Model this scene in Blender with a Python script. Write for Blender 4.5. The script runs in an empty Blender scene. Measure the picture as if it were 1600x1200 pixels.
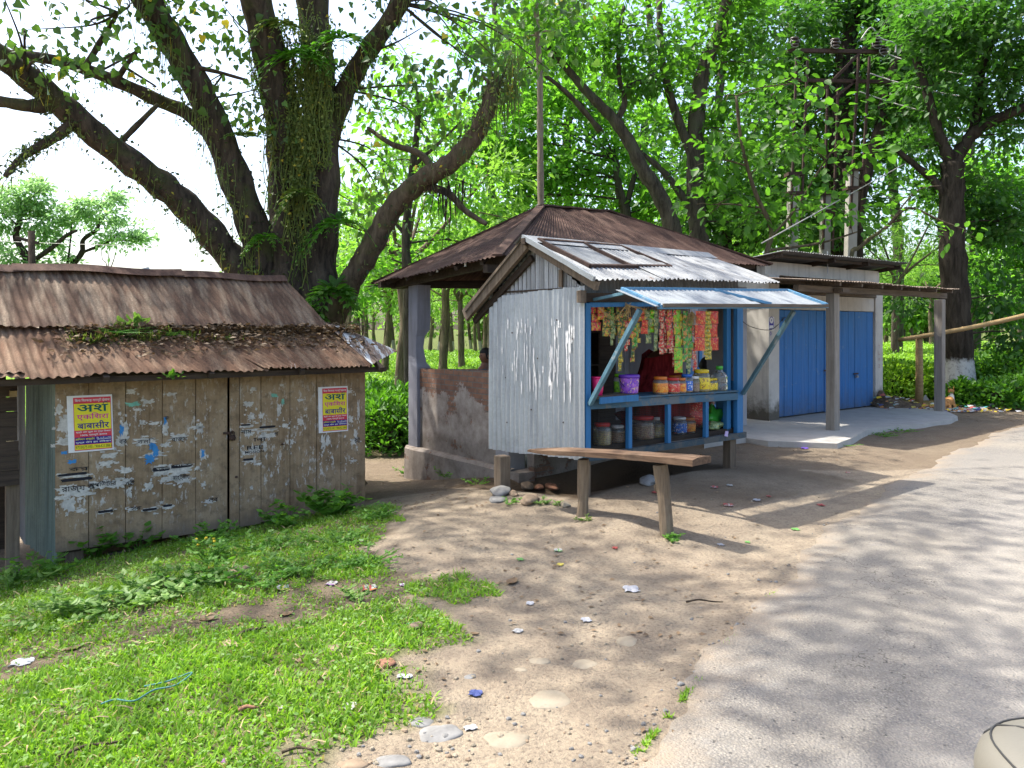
import bpy, math, random
import numpy as np
from math import sin, cos, pi, radians, sqrt
from mathutils import Vector, Matrix
random.seed(7)
RNG = np.random.default_rng(11)
SC = bpy.context.scene
COL = SC.collection
CAMZ, F, HZ = 1.75, 1200.0, 512.0      # eye height, focal length and horizon in photo pixels

# ------------------------------------------------------------------ geometry helpers
def W(px, py, D):
    return Vector(((px - 800) / F * D, D, CAMZ + (HZ - py) / F * D))
def smooth(t):
    t = max(0.0, min(1.0, t)); return t * t * (3 - 2 * t)
ROAD_EDGE = [(-3.2, -8.0), (-1.2, -1.0), (-.35, 1.2), (.49, 3.10), (1.12, 4.22), (1.83, 5.34), (3.40, 7.55), (6.3, 10.9), (10.1, 14.6), (18, 20.5), (40, 33), (120, 75)]
def road_d(x, y):
    """signed distance from the road edge, + on the verge side (left)"""
    best = 1e9; sgn = 1
    for (x0, y0), (x1, y1) in zip(ROAD_EDGE[:-1], ROAD_EDGE[1:]):
        dx, dy = x1 - x0, y1 - y0; L = dx * dx + dy * dy
        t = max(0, min(1, ((x - x0) * dx + (y - y0) * dy) / L))
        qx, qy = x0 + t * dx, y0 + t * dy
        d = math.hypot(x - qx, y - qy)
        if d < best:
            best = d; sgn = 1 if dx * (y - y0) - dy * (x - x0) > 0 else -1
    return best * sgn
def wob(x, y):
    return (.5 * sin(1.3 * x + .7 * y + .4) + .35 * sin(2.9 * y - 1.1 * x + 2) + .25 * sin(4.1 * x + 3.3 * y + 1))
def gz(x, y):
    d = road_d(x, y)
    if d < 0: return .0 - .02 * min(1, -d)
    fade = smooth(1 - (x - 4) / 4) if x > 4 else 1
    z = -.6 * smooth((d - 2.5) / 5.0) * fade
    z += .022 * wob(x, y) * smooth(d / .8)
    z -= .025 * smooth(d / .3)
    a = (x - .74) * .783 + (y - 7.92) * .623 - 1.05; b = -(x - .74) * .623 + (y - 7.92) * .783 - 1.0
    z -= .30 * math.exp(-((a / .95) ** 4 + (b / .75) ** 4))
    z += .05 * math.exp(-(((x - 1.0) / .35) ** 2 + ((y - 6.9) / .3) ** 2))
    z += .10 * math.exp(-(((x - 2.2) / 1.6) ** 2 + ((y - 8.6) / 1.1) ** 2)) * smooth(d / 1.5)
    return z
def ground_hit(px, py):
    D = 4.0
    for _ in range(40):
        x = (px - 800) / F * D
        D = .5 * D + .5 * (CAMZ - gz(x, D)) * F / (py - HZ)
    x = (px - 800) / F * D
    return Vector((x, D, gz(x, D)))

class Frame:
    """local building frame: origin on plan, x along the front, y to the back, z up (world z)"""
    def __init__(s, ox, oy, deg, z0=0.0):
        s.o = Vector((ox, oy, 0)); s.th = radians(deg); s.z0 = z0
        s.u = Vector((cos(s.th), sin(s.th), 0)); s.v = Vector((-sin(s.th), cos(s.th), 0))
    def w(s, x, y, z=0): return s.o + s.u * x + s.v * y + Vector((0, 0, z))
    def loc(s, p):
        d = Vector(p) - s.o; return Vector((d.dot(s.u), d.dot(s.v), p[2]))
    def hit(s, px, py, axis, val):
        """point of the view ray on a local plane: axis 0/1 -> local x/y = val"""
        c = s.loc((0, 0, CAMZ)); e = s.loc(W(px, py, 1.0)); d = e - c
        t = (val - c[axis]) / d[axis]
        return c + d * t
    def hitp(s, px, py, p0, n):
        c = s.loc((0, 0, CAMZ)); d = s.loc(W(px, py, 1.0)) - c; n = Vector(n)
        return c + d * ((Vector(p0) - c).dot(n) / d.dot(n))

class MB:
    def __init__(s): s.v = []; s.f = []; s.m = []; s.cur = 0
    def poly(s, pts):
        b = len(s.v); s.v += [tuple(p) for p in pts]; s.f.append(list(range(b, b + len(pts)))); s.m.append(s.cur); return s
    def mesh(s, vs, fs):
        b = len(s.v); s.v += [tuple(p) for p in vs]
        for f in fs: s.f.append([i + b for i in f]); s.m.append(s.cur)
        return s
    def box(s, x0, y0, z0, x1, y1, z1, jit=0):
        P = [(x0, y0, z0), (x1, y0, z0), (x1, y1, z0), (x0, y1, z0), (x0, y0, z1), (x1, y0, z1), (x1, y1, z1), (x0, y1, z1)]
        if jit: P = [tuple(c + random.uniform(-jit, jit) for c in p) for p in P]
        return s.mesh(P, [(3, 2, 1, 0), (4, 5, 6, 7), (0, 1, 5, 4), (1, 2, 6, 5), (2, 3, 7, 6), (3, 0, 4, 7)])
    def bar(s, a, b, w, h, up=(0, 0, 1), seg=1, jit=0):
        a, b = Vector(a), Vector(b); d = (b - a).normalized(); up = Vector(up)
        if abs(d.dot(up)) > .97: up = Vector((1, 0, 0))
        sd = d.cross(up).normalized(); n = sd.cross(d)
        vs = []; fs = []
        for i in range(seg + 1):
            c = a.lerp(b, i / seg)
            if 0 < i < seg or jit: c = c + sd * random.uniform(-jit, jit) + n * random.uniform(-jit, jit)
            for (p, q) in ((-1, -1), (1, -1), (1, 1), (-1, 1)): vs.append(c + sd * (p * w / 2) + n * (q * h / 2))
        for i in range(seg):
            for k in range(4):
                fs.append((i * 4 + k, i * 4 + (k + 1) % 4, i * 4 + 4 + (k + 1) % 4, i * 4 + 4 + k))
        fs.append((3, 2, 1, 0)); e = seg * 4; fs.append((e, e + 1, e + 2, e + 3))
        return s.mesh(vs, fs)
    def tube(s, pts, rad, n=8, cap=True, rough=0.0):
        pts = [Vector(p) for p in pts]
        if not hasattr(rad, '__len__'): rad = [rad] * len(pts)
        vs = []; fs = []; side = None
        for i, p in enumerate(pts):
            d = (pts[min(i + 1, len(pts) - 1)] - pts[max(i - 1, 0)]).normalized()
            if side is None:
                side = d.cross(Vector((0, 0, 1)) if abs(d.z) < .9 else Vector((1, 0, 0))).normalized()
            side = (side - d * side.dot(d)).normalized(); bi = d.cross(side)
            for k in range(n):
                a = 2 * pi * k / n; r = rad[i] * (1 + (random.uniform(-rough, rough) if rough else 0))
                vs.append(p + (side * cos(a) + bi * sin(a)) * r)
        for i in range(len(pts) - 1):
            for k in range(n):
                fs.append((i * n + k, i * n + (k + 1) % n, (i + 1) * n + (k + 1) % n, (i + 1) * n + k))
        if cap:
            fs.append(tuple(range(n - 1, -1, -1))); e = (len(pts) - 1) * n; fs.append(tuple(range(e, e + n)))
        return s.mesh(vs, fs)
    def lathe(s, c, prof, n=14, axis=None):
        """prof: list of (r, z) from c upward"""
        c = Vector(c); vs = []; fs = []
        for (r, z) in prof:
            for k in range(n):
                a = 2 * pi * k / n; vs.append(c + Vector((r * cos(a), r * sin(a), z)))
        for i in range(len(prof) - 1):
            for k in range(n): fs.append((i * n + k, i * n + (k + 1) % n, (i + 1) * n + (k + 1) % n, (i + 1) * n + k))
        fs.append(tuple(range(n - 1, -1, -1))); e = (len(prof) - 1) * n; fs.append(tuple(range(e, e + n)))
        return s.mesh(vs, fs)
    def corr(s, A, B, C, D, pitch=.076, amp=.009, rows=6, noise=.004, per=6, jag=.0, th=0.0):
        """corrugated sheet: A->B across the waves, A->D along the ridges (D opposite A, C opposite B)"""
        A, B, C, D = map(Vector, (A, B, C, D))
        n = (B - A).cross(D - A)
        if n.length < 1e-9: n = (B - A).cross(C - A)
        n.normalize()
        if n.z < -.2: n = -n
        Wd = max((B - A).length, (C - D).length); cols = max(6, int(Wd / pitch * per))
        vs = []; fs = []
        jg = [random.uniform(-jag, jag) for _ in range(cols // per + 2)]
        for j in range(rows + 1):
            t = j / rows
            for i in range(cols + 1):
                q = i / cols
                p = A.lerp(B, q).lerp(D.lerp(C, q), t)
                if jag and j in (0, rows): p = p + (D - A).normalized() * jg[i // per]
                x = q * Wd
                p = p + n * (amp * sin(2 * pi * x / pitch) + noise * (sin(3.1 * x + 5 * t + A.x) + .6 * sin(7.3 * x - 4 * t + A.y)))
                vs.append(p)
        w = cols + 1
        for j in range(rows):
            for i in range(cols): fs.append((j * w + i, j * w + i + 1, (j + 1) * w + i + 1, (j + 1) * w + i))
        return s.mesh(vs, fs)
    def blob(s, c, r, seed=0, nu=16, nv=10, rough=.12, flat=0):
        c = Vector(c); rx, ry, rz = r; rnd = random.Random(seed); ph = [rnd.uniform(0, 6) for _ in range(8)]
        vs = []; fs = []
        for j in range(nv + 1):
            th = pi * j / nv
            for k in range(nu):
                a = 2 * pi * k / nu
                d = Vector((sin(th) * cos(a), sin(th) * sin(a), cos(th)))
                m = 1 + rough * (sin(2 * d.x + ph[0]) * sin(2.5 * d.y + ph[1]) + .6 * sin(4 * d.z + 3 * d.x + ph[2]) + .4 * sin(6 * d.y - 5 * d.x + ph[3]))
                z = d.z * m
                if flat and z < -flat: z = -flat
                vs.append(c + Vector((d.x * m * rx, d.y * m * ry, z * rz)))
        for j in range(nv):
            for k in range(nu): fs.append((j * nu + k, (j + 1) * nu + k, (j + 1) * nu + (k + 1) % nu, j * nu + (k + 1) % nu))
        return s.mesh(vs, fs)
    def build(s, name, mats, parent=None, smooth_=False, z0=0.0, bevel=0.0):
        me = bpy.data.meshes.new(name)
        vs = s.v if not z0 else [(x, y, z - z0) for (x, y, z) in s.v]
        me.from_pydata(vs, [], s.f)
        if not isinstance(mats, (list, tuple)): mats = [mats]
        for m in mats: me.materials.append(m)
        me.polygons.foreach_set('material_index', s.m)
        if smooth_: me.polygons.foreach_set('use_smooth', [True] * len(me.polygons))
        me.update()
        o = bpy.data.objects.new(name, me); COL.objects.link(o)
        if parent: o.parent = parent
        if bevel:
            b = o.modifiers.new('Bevel', 'BEVEL'); b.width = bevel; b.segments = 2; b.limit_method = 'ANGLE'
        return o

def tag(o, label=None, cat=None, group=None, kind=None):
    if label: o['label'] = label
    if cat: o['category'] = cat
    if group: o['group'] = group
    if kind: o['kind'] = kind
    return o
def thing(name, label, cat, loc=(0, 0, 0), rz=0.0, group=None):
    o = bpy.data.objects.new(name, None); COL.objects.link(o); o.empty_display_size = .2
    o.location = loc; o.rotation_euler = (0, 0, rz)
    return tag(o, label, cat, group)
def copy_tree(o, parent=None):
    c = o.copy(); COL.objects.link(c)
    if parent: c.parent = parent
    for ch in list(o.children): copy_tree(ch, c)
    return c

def np_mesh(name, V, polys_n, loops, mats, parent=None, mi=None, smooth_=False):
    """fast mesh: V (n,3), polys_n = verts per polygon (int), loops flat index array"""
    me = bpy.data.meshes.new(name)
    me.vertices.add(len(V)); me.vertices.foreach_set('co', np.ascontiguousarray(V, dtype=np.float32).ravel())
    nl = len(loops); npol = nl // polys_n
    me.loops.add(nl); me.loops.foreach_set('vertex_index', np.ascontiguousarray(loops, dtype=np.int32))
    me.polygons.add(npol); me.polygons.foreach_set('loop_start', np.arange(0, nl, polys_n, dtype=np.int32))
    if not isinstance(mats, (list, tuple)): mats = [mats]
    for m in mats: me.materials.append(m)
    if mi is not None: me.polygons.foreach_set('material_index', np.ascontiguousarray(mi, dtype=np.int32))
    if smooth_: me.polygons.foreach_set('use_smooth', np.ones(npol, dtype=bool))
    me.update(calc_edges=True)
    o = bpy.data.objects.new(name, me); COL.objects.link(o)
    if parent: o.parent = parent
    return o

LEAF = {
 'diamond': (np.array([(0, 0, 0), (.5, .42, .07), (0, 1, -.06), (-.5, .42, .07)]), np.array([0, 1, 2, 0, 2, 3]), 3),
 'heart': (np.array([(0, 0, 0), (.38, -.05, .05), (.55, .28, .08), (.3, .66, .04), (0, 1.08, -.1), (-.3, .66, .04), (-.55, .28, .08), (-.38, -.05, .05)]),
           np.array([0, 1, 2, 0, 2, 3, 0, 3, 4, 0, 4, 5, 0, 5, 6, 0, 6, 7]), 3),
 'blade': (np.array([(-.5, 0, 0), (.5, 0, 0), (.42, .5, .12), (-.42, .5, .12), (.0, 1, -.05), (0, 1, -.05)]), np.array([0, 1, 2, 3, 3, 2, 4, 5]), 4),
 'oval': (np.array([(0, 0, 0), (.36, .2, .05), (.5, .5, .07), (.3, .82, .0), (0, 1, -.08), (-.3, .82, .0), (-.5, .5, .07), (-.36, .2, .05)]),
           np.array([0, 1, 2, 0, 2, 3, 0, 3, 4, 0, 4, 5, 0, 5, 6, 0, 6, 7]), 3),
}
def unit(a): return a / np.maximum(np.linalg.norm(a, axis=1, keepdims=True), 1e-9)
def leaves(name, P, A, N, L, Wd, kind, mat, parent=None):
    """scatter leaf faces: positions, axis, approx normal, length, width"""
    T, lp, k = LEAF[kind]
    A = unit(A); S = unit(np.cross(A, N)); N = np.cross(S, A)
    n = len(P); L = np.broadcast_to(L, (n,)); Wd = np.broadcast_to(Wd, (n,))
    V = (P[:, None, :] + T[None, :, 1, None] * (A * L[:, None])[:, None, :] + T[None, :, 0, None] * (S * Wd[:, None])[:, None, :]
         + T[None, :, 2, None] * (N * L[:, None])[:, None, :])
    loops = (lp[None, :] + (np.arange(n) * len(T))[:, None]).ravel()
    return np_mesh(name, V.reshape(-1, 3), k, loops, mat, parent)
def crown_pts(blobs, per, sig, rng, clumps):
    """leaf positions in clumps through ellipsoid blobs; blobs (x,y,z,rx,ry,rz)"""
    P = []; O = []
    for (x, y, z, rx, ry, rz) in blobs:
        vol = rx * ry * rz; m = max(4, int(clumps * vol ** (2 / 3)))
        d = unit(rng.normal(size=(m, 3))); r = rng.uniform(.25, 1, size=(m, 1)) ** .6
        c = np.array((x, y, z)) + d * r * np.array((rx, ry, rz))
        k = max(3, int(per * rng.uniform(.7, 1.3)))
        for ci, di in zip(c, d):
            s = sig * rng.uniform(.6, 1.4)
            q = rng.normal(size=(k, 3)) * np.array((s, s, s * .55))
            P.append(ci + q); O.append(np.repeat(di[None], k, 0) * .6 + q / (s * 2))
    return np.concatenate(P), np.concatenate(O)

def spline(pts, n=6):
    """Catmull-Rom through 3-D points"""
    pts = [Vector(p) for p in pts]
    if len(pts) < 3: return [pts[0].lerp(pts[-1], i / n) for i in range(n + 1)]
    out = []
    for i in range(len(pts) - 1):
        p0 = pts[max(i - 1, 0)]; p1 = pts[i]; p2 = pts[i + 1]; p3 = pts[min(i + 2, len(pts) - 1)]
        for k in range(n):
            t = k / n
            out.append(.5 * ((2 * p1) + (p2 - p0) * t + (2 * p0 - 5 * p1 + 4 * p2 - p3) * t * t + (3 * p1 - p0 - 3 * p2 + p3) * t ** 3))
    out.append(pts[-1]); return out
def lin(a, b, n): return [a + (b - a) * i / (n - 1) for i in range(n)]

_txt = {}
def text_geo(s, size=1.0, bold=0.0):
    """flat lettering as (verts, faces), left-bottom at 0,0, plus width/height"""
    key = (s, bold)
    if key not in _txt:
        c = bpy.data.curves.new('lettering', 'FONT'); c.body = s; c.size = 1; c.resolution_u = 2; c.offset = bold
        o = bpy.data.objects.new('lettering', c); COL.objects.link(o); bpy.context.view_layer.update()
        me = bpy.data.meshes.new_from_object(o.evaluated_get(bpy.context.evaluated_depsgraph_get()))
        vs = [(v.co.x, v.co.y) for v in me.vertices]; fs = [tuple(p.vertices) for p in me.polygons]
        bpy.data.objects.remove(o); bpy.data.curves.remove(c); bpy.data.meshes.remove(me)
        x0 = min(v[0] for v in vs); y0 = min(v[1] for v in vs)
        vs = [(a - x0, b - y0) for a, b in vs]
        _txt[key] = (vs, fs, max(v[0] for v in vs), max(v[1] for v in vs))
    return _txt[key]
def put_text(mb, s, org, ex, ey, width=None, height=None, bold=0.0, off=(0, 0, 0)):
    """lettering in the plane org + ex*x + ey*y, stretched to width x height"""
    vs, fs, w, h = text_geo(s, 1, bold); org = Vector(org) + Vector(off)
    sx = width / w if width else (height / h); sy = height / h if height else sx
    mb.mesh([org + Vector(ex) * (a * sx) + Vector(ey) * (b * sy) for a, b in vs], fs)

# ------------------------------------------------------------------ material helpers
class NT:
    def __init__(s, name):
        s.mat = bpy.data.materials.new(name); s.mat.use_nodes = True
        s.t = s.mat.node_tree; s.bsdf = s.t.nodes['Principled BSDF']; s.out = s.t.nodes['Material Output']
        s._co = None
    def node(s, t, **kw):
        n = s.t.nodes.new(t)
        for k, v in kw.items(): setattr(n, k, v)
        return n
    def link(s, a, b): s.t.links.new(a, b)
    def setin(s, sock, v):
        if isinstance(v, bpy.types.NodeSocket): s.link(v, sock)
        elif isinstance(v, (tuple, list)): sock.default_value = tuple(v) + ((1,) if len(v) == 3 and sock.type == 'RGBA' else ())
        else: sock.default_value = v
    @property
    def co(s):
        if not s._co: s._co = s.node('ShaderNodeTexCoord').outputs['Object']
        return s._co
    def mp(s, scale=(1, 1, 1), loc=(0, 0, 0), rot=(0, 0, 0)):
        n = s.node('ShaderNodeMapping'); s.link(s.co, n.inputs[0])
        n.inputs['Scale'].default_value = scale; n.inputs['Location'].default_value = loc; n.inputs['Rotation'].default_value = rot
        return n.outputs[0]
    def noise(s, scale, detail=4, rough=.55, vec=None, dist=0, out='Fac'):
        n = s.node('ShaderNodeTexNoise'); s.link(vec or s.co, n.inputs['Vector'])
        n.inputs['Scale'].default_value = scale; n.inputs['Detail'].default_value = detail
        n.inputs['Roughness'].default_value = rough; n.inputs['Distortion'].default_value = dist
        return n.outputs[out]
    def vor(s, scale, vec=None, feature='F1', out='Distance', rnd=1):
        n = s.node('ShaderNodeTexVoronoi', feature=feature); s.link(vec or s.co, n.inputs['Vector'])
        n.inputs['Scale'].default_value = scale; n.inputs['Randomness'].default_value = rnd; return n.outputs[out]
    def ramp(s, fac, stops, interp='LINEAR'):
        n = s.node('ShaderNodeValToRGB'); n.color_ramp.interpolation = interp; s.link(fac, n.inputs[0])
        e = n.color_ramp.elements
        while len(e) < len(stops): e.new(.5)
        for el, (p, c) in zip(e, stops):
            el.position = p; el.color = (c, c, c, 1) if not isinstance(c, (tuple, list)) else tuple(c) + (1,)
        return n.outputs[0]
    def mix(s, fac, a, b, blend='MIX'):
        n = s.node('ShaderNodeMix', data_type='RGBA', blend_type=blend)
        s.setin(n.inputs['Factor'], fac); s.setin(n.inputs['A'], a); s.setin(n.inputs['B'], b); return n.outputs['Result']
    def math(s, op, a, b=0.0):
        n = s.node('ShaderNodeMath', operation=op); s.setin(n.inputs[0], a); s.setin(n.inputs[1], b); return n.outputs[0]
    def sep(s, vec=None):
        n = s.node('ShaderNodeSeparateXYZ'); s.link(vec or s.co, n.inputs[0]); return n.outputs
    def bump(s, h, strength=.4, dist=.01):
        n = s.node('ShaderNodeBump'); n.inputs['Strength'].default_value = strength; n.inputs['Distance'].default_value = dist
        s.link(h, n.inputs['Height']); s.link(n.outputs[0], s.bsdf.inputs['Normal']); return n
    def fin(s, col=None, rough=.8, metal=0.0, spec=.3):
        if col is not None: s.setin(s.bsdf.inputs['Base Color'], col)
        s.setin(s.bsdf.inputs['Roughness'], rough); s.setin(s.bsdf.inputs['Metallic'], metal)
        s.setin(s.bsdf.inputs['Specular IOR Level'], spec); return s.mat

def plain(name, col, rough=.7, var=.25, scale=14, spec=.3, metal=0.0, bump=.15):
    m = NT(name); n = m.noise(scale, 5, .6)
    c = m.mix(m.ramp(n, [(.3, 0), (.75, 1)]), tuple(x * (1 - var) for x in col), tuple(min(1, x * (1 + var)) for x in col))
    if bump: m.bump(m.noise(scale * 6, 3), bump, .003)
    return m.fin(c, rough, metal, spec)
def leaf_mat(name, dark, light, trans, tw=.45, clump=1.2, yellow=None, rough=.5):
    m = NT(name)
    g = m.node('ShaderNodeNewGeometry'); rnd = g.outputs['Random Per Island']
    c = m.mix(rnd, dark, light)
    big = m.ramp(m.noise(clump, 3), [(.3, .68), (.7, 1.2)])
    c = m.mix(1.0, c, big, 'MULTIPLY')
    dull = m.ramp(m.noise(clump * 2.7, 4, .7), [(.5, 0), (.7, .55)])
    c = m.mix(dull, c, tuple(.55 * x + .45 * sum(dark) / 3 for x in light))
    tr = m.mix(rnd, tuple(x * .75 for x in trans), trans)
    if yellow:
        pk = m.ramp(rnd, [(.955, 0), (.965, 1)], 'CONSTANT'); c = m.mix(pk, c, yellow); tr = m.mix(pk, tr, yellow)
    m.fin(c, rough, 0, .35)
    t = m.node('ShaderNodeBsdfTranslucent'); m.setin(t.inputs[0], tr)
    mx = m.node('ShaderNodeMixShader'); mx.inputs[0].default_value = tw
    m.link(m.bsdf.outputs[0], mx.inputs[1]); m.link(t.outputs[0], mx.inputs[2]); m.link(mx.outputs[0], m.out.inputs[0])
    return m.mat

M = {}
def tin_rust(name, base, dark, light, streak=.5, bare=None, bare_amt=.62):
    m = NT(name)
    st = m.noise(1.0, 6, .65, m.mp((9, 1.2, 1.2)))                 # streaks down the sheet
    blot = m.noise(2.2, 6, .7)
    fine = m.noise(60, 4, .7)
    c = m.mix(m.ramp(blot, [(.32, 0), (.68, 1)]), dark, base)
    c = m.mix(m.ramp(st, [(.45, 0), (.72, streak)]), c, light)
    c = m.mix(m.ramp(fine, [(.35, .55), (.7, 0)]), c, tuple(x * .5 for x in dark))
    sp = m.ramp(m.vor(55), [(.03, 1), (.06, 0)])
    c = m.mix(m.math('MULTIPLY', sp, m.ramp(m.noise(5), [(.5, 0), (.6, .8)])), c, (.5, .46, .4))
    r = .85; mt = 0.0
    if bare:
        bm = m.ramp(m.noise(1.0, 5, .7, m.mp((7, .9, .9), (3, 1, 0))), [(bare_amt, 0), (bare_amt + .05, 1)])
        c = m.mix(bm, c, bare)
    m.bump(m.math('ADD', m.math('MULTIPLY', blot, .4), m.math('MULTIPLY', fine, .3)), .35, .006)
    return m.fin(c, r, mt, .2)
def galv(name, col, dirt, rust_amt=.0, rough=.42, metal=.75, dirtlo=.45, up='z', torn=False):
    m = NT(name)
    sc_ = (14, 14, .8) if up == 'z' else (14, .8, .8)
    st = m.noise(1.0, 6, .65, m.mp(sc_))
    sp = m.vor(40, out='Color'); spg = m.sep(sp)[0]
    c = m.mix(m.math('MULTIPLY', spg, .35), col, tuple(x * .72 for x in col))
    c = m.mix(m.ramp(st, [(dirtlo, .0), (.8, .85)]), c, dirt)
    c = m.mix(m.ramp(m.noise(3, 6, .7), [(.55, 0), (.75, .5)]), c, dirt)
    rm = None
    if rust_amt:
        rm = m.ramp(m.noise(1.6, 7, .72, m.mp((5, 1, 1) if up != 'z' else (3, 3, 1))), [(1 - rust_amt, 0), (1.02 - rust_amt + .05, 1)])
        c = m.mix(rm, c, (.11, .055, .03))
    mt = metal; rg = m.ramp(st, [(.3, rough), (.8, rough + .25)])
    m.bump(m.noise(30, 4), .12, .004)
    return m.fin(c, rg, mt, .4)
def wood(name, base, dark, light, axis='z', scale=1.0, wear=.3):
    m = NT(name)
    s3 = {'z': (26, 26, 1.6), 'x': (1.6, 26, 26), 'y': (26, 1.6, 26)}[axis]
    g = m.noise(1.0 * scale, 7, .68, m.mp(s3), .4)
    b = m.noise(3.0, 5, .6)
    c = m.mix(m.ramp(g, [(.32, 0), (.7, 1)]), dark, base)
    c = m.mix(m.ramp(b, [(.5, 0), (.8, wear)]), c, light)
    c = m.mix(m.ramp(m.noise(90, 3), [(.62, 0), (.75, .35)]), c, tuple(x * .5 for x in dark))
    m.bump(g, .5, .006)
    return m.fin(c, .82, 0, .2)

M['rust'] = tin_rust('rusted_tin', (.20, .12, .08), (.06, .036, .027), (.42, .33, .24), .9)
M['rust_low'] = tin_rust('rusted_tin_eave', (.26, .145, .088), (.10, .056, .037), (.42, .30, .2), .7, (.55, .55, .52), .66)
M['rust_side'] = tin_rust('rusted_tin_pale', (.3, .24, .2), (.2, .12, .08), (.42, .4, .38), .6, (.52, .53, .53), .5)
M['rust_shelter'] = tin_rust('rusted_tin_dark', (.12, .066, .05), (.05, .03, .024), (.22, .14, .105), .55)
M['galv_wall'] = galv('galvanised_wall', (.45, .475, .49), (.24, .25, .255), 0, .42, .5, .46)
M['galv_gable'] = galv('galvanised_gable', (.40, .41, .42), (.17, .165, .16), .12, .55, .45, .4)
M['galv_roof'] = galv('galvanised_roof', (.27, .28, .29), (.16, .155, .15), .38, .6, .15, .42, 'y')
M['galv_dark'] = galv('weathered_tin', (.22, .23, .24), (.1, .1, .1), .12, .6, .3, .4, 'y')
M['galv_green'] = galv('greenish_tin', (.16, .21, .19), (.07, .085, .075), .05, .55, .3, .42)
M['galv_awning'] = galv('awning_tin', (.26, .28, .295), (.16, .165, .17), .05, .55, .2, .55, 'y')
M['porch_tin'] = tin_rust('porch_tin', (.25, .2, .16), (.12, .085, .065), (.42, .38, .33), .6)
M['timber'] = wood('old_timber', (.17, .135, .10), (.07, .052, .04), (.26, .22, .18), 'x')
M['timber_z'] = wood('old_timber_post', (.20, .155, .11), (.085, .062, .045), (.30, .25, .19), 'z')
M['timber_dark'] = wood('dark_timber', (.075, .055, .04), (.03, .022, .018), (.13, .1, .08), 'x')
M['bench'] = wood('bench_wood', (.18, .115, .072), (.07, .042, .028), (.30, .22, .15), 'x', 1.0, .5)
M['bench_leg'] = wood('bench_leg_wood', (.22, .17, .115), (.10, .072, .048), (.32, .27, .2), 'z', 1.0, .5)
M['bamboo'] = wood('bamboo', (.34, .25, .12), (.2, .13, .06), (.45, .36, .2), 'x')

def plank_mat():
    m = NT('weathered_planks')
    g = m.noise(1.0, 7, .7, m.mp((22, 22, 1.3)), .5)
    b = m.noise(2.4, 6, .65); z = m.sep()[2]
    c = m.mix(m.ramp(g, [(.3, 0), (.72, 1)]), (.14, .088, .048), (.31, .215, .125))
    c = m.mix(m.ramp(b, [(.38, 0), (.62, .75)]), c, (.37, .275, .175))
    c = m.mix(m.ramp(m.noise(11, 7, .75), [(.5, 0), (.66, .6)]), c, (.10, .075, .052))
    damp = m.ramp(m.math('ADD', z, m.math('MULTIPLY', m.noise(5, 6, .7), .35)), [(.30, .75), (.46, 0)])
    c = m.mix(damp, c, (.15, .122, .095))
    # left-over paste and paper fibres, thickest at hand height
    zz = m.ramp(m.math('MULTIPLY', z, .5), [(.0, 0), (.14, .15), (.30, .9), (.55, 1.0), (.74, .55), (.88, .2)])
    f1 = m.ramp(m.noise(1, 8, .72, m.mp((26, 26, 10))), [(.555, 0), (.615, 1)])
    f2 = m.ramp(m.noise(1.7, 4, .6), [(.42, 0), (.55, 1)])
    pm = m.math('MULTIPLY', m.math('MULTIPLY', f1, f2), zz)
    c = m.mix(pm, c, (.55, .53, .49))
    f3 = m.ramp(m.vor(48), [(.05, .8), (.1, 0)])
    c = m.mix(m.math('MULTIPLY', m.math('MULTIPLY', f3, zz), m.ramp(m.noise(7), [(.5, 0), (.58, 1)])), c, (.6, .57, .52))
    m.bump(g, .5, .006)
    return m.fin(c, .85, 0, .2)
M['planks'] = plank_mat()
def paint(name, col, worn, amt=.6, axis='z', dirt=None):
    m = NT(name)
    s3 = {'z': (20, 20, 1.5), 'x': (1.5, 20, 20)}[axis]
    g = m.noise(1, 6, .65, m.mp(s3)); b = m.noise(4, 6, .7)
    c = m.mix(m.ramp(g, [(.35, 0), (.75, 1)]), tuple(x * .7 for x in col), col)
    c = m.mix(m.ramp(b, [(amt, 0), (amt + .07, .8)]), c, worn)
    if dirt:
        z = m.sep()[2]
        d = m.ramp(m.math('ADD', z, m.math('MULTIPLY', m.noise(6, 6, .75), .8)), [(.40, .85), (.62, .4), (.95, 0)])
        c = m.mix(d, c, dirt); c = m.mix(m.ramp(m.noise(1, 7, .75, m.mp((9, 9, .8))), [(.5, 0), (.72, .5)]), c, tuple(.5 * x + .09 for x in col)); c = m.mix(m.ramp(m.noise(45, 3), [(.66, 0), (.72, .6)]), c, worn)
    m.bump(g, .3, .004)
    return m.fin(c, .6, 0, .35)
M['blue'] = paint('blue_paint', (.035, .19, .42), (.16, .2, .24), .66)
M['blue_dim'] = paint('blue_paint_worn', (.05, .14, .22), (.14, .15, .15), .52, 'x')
M['beam_dim'] = paint('dark_beam_paint', (.035, .07, .095), (.09, .09, .085), .5, 'x')
M['blue_strut'] = paint('blue_grey_paint', (.10, .21, .27), (.25, .29, .30), .55)
M['blue_awn'] = paint('pale_blue_paint', (.10, .25, .40), (.28, .32, .34), .6, 'x')
M['blue_door'] = paint('door_blue_paint', (.03, .175, .47), (.12, .22, .36), .60, 'z', (.06, .075, .10))
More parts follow.
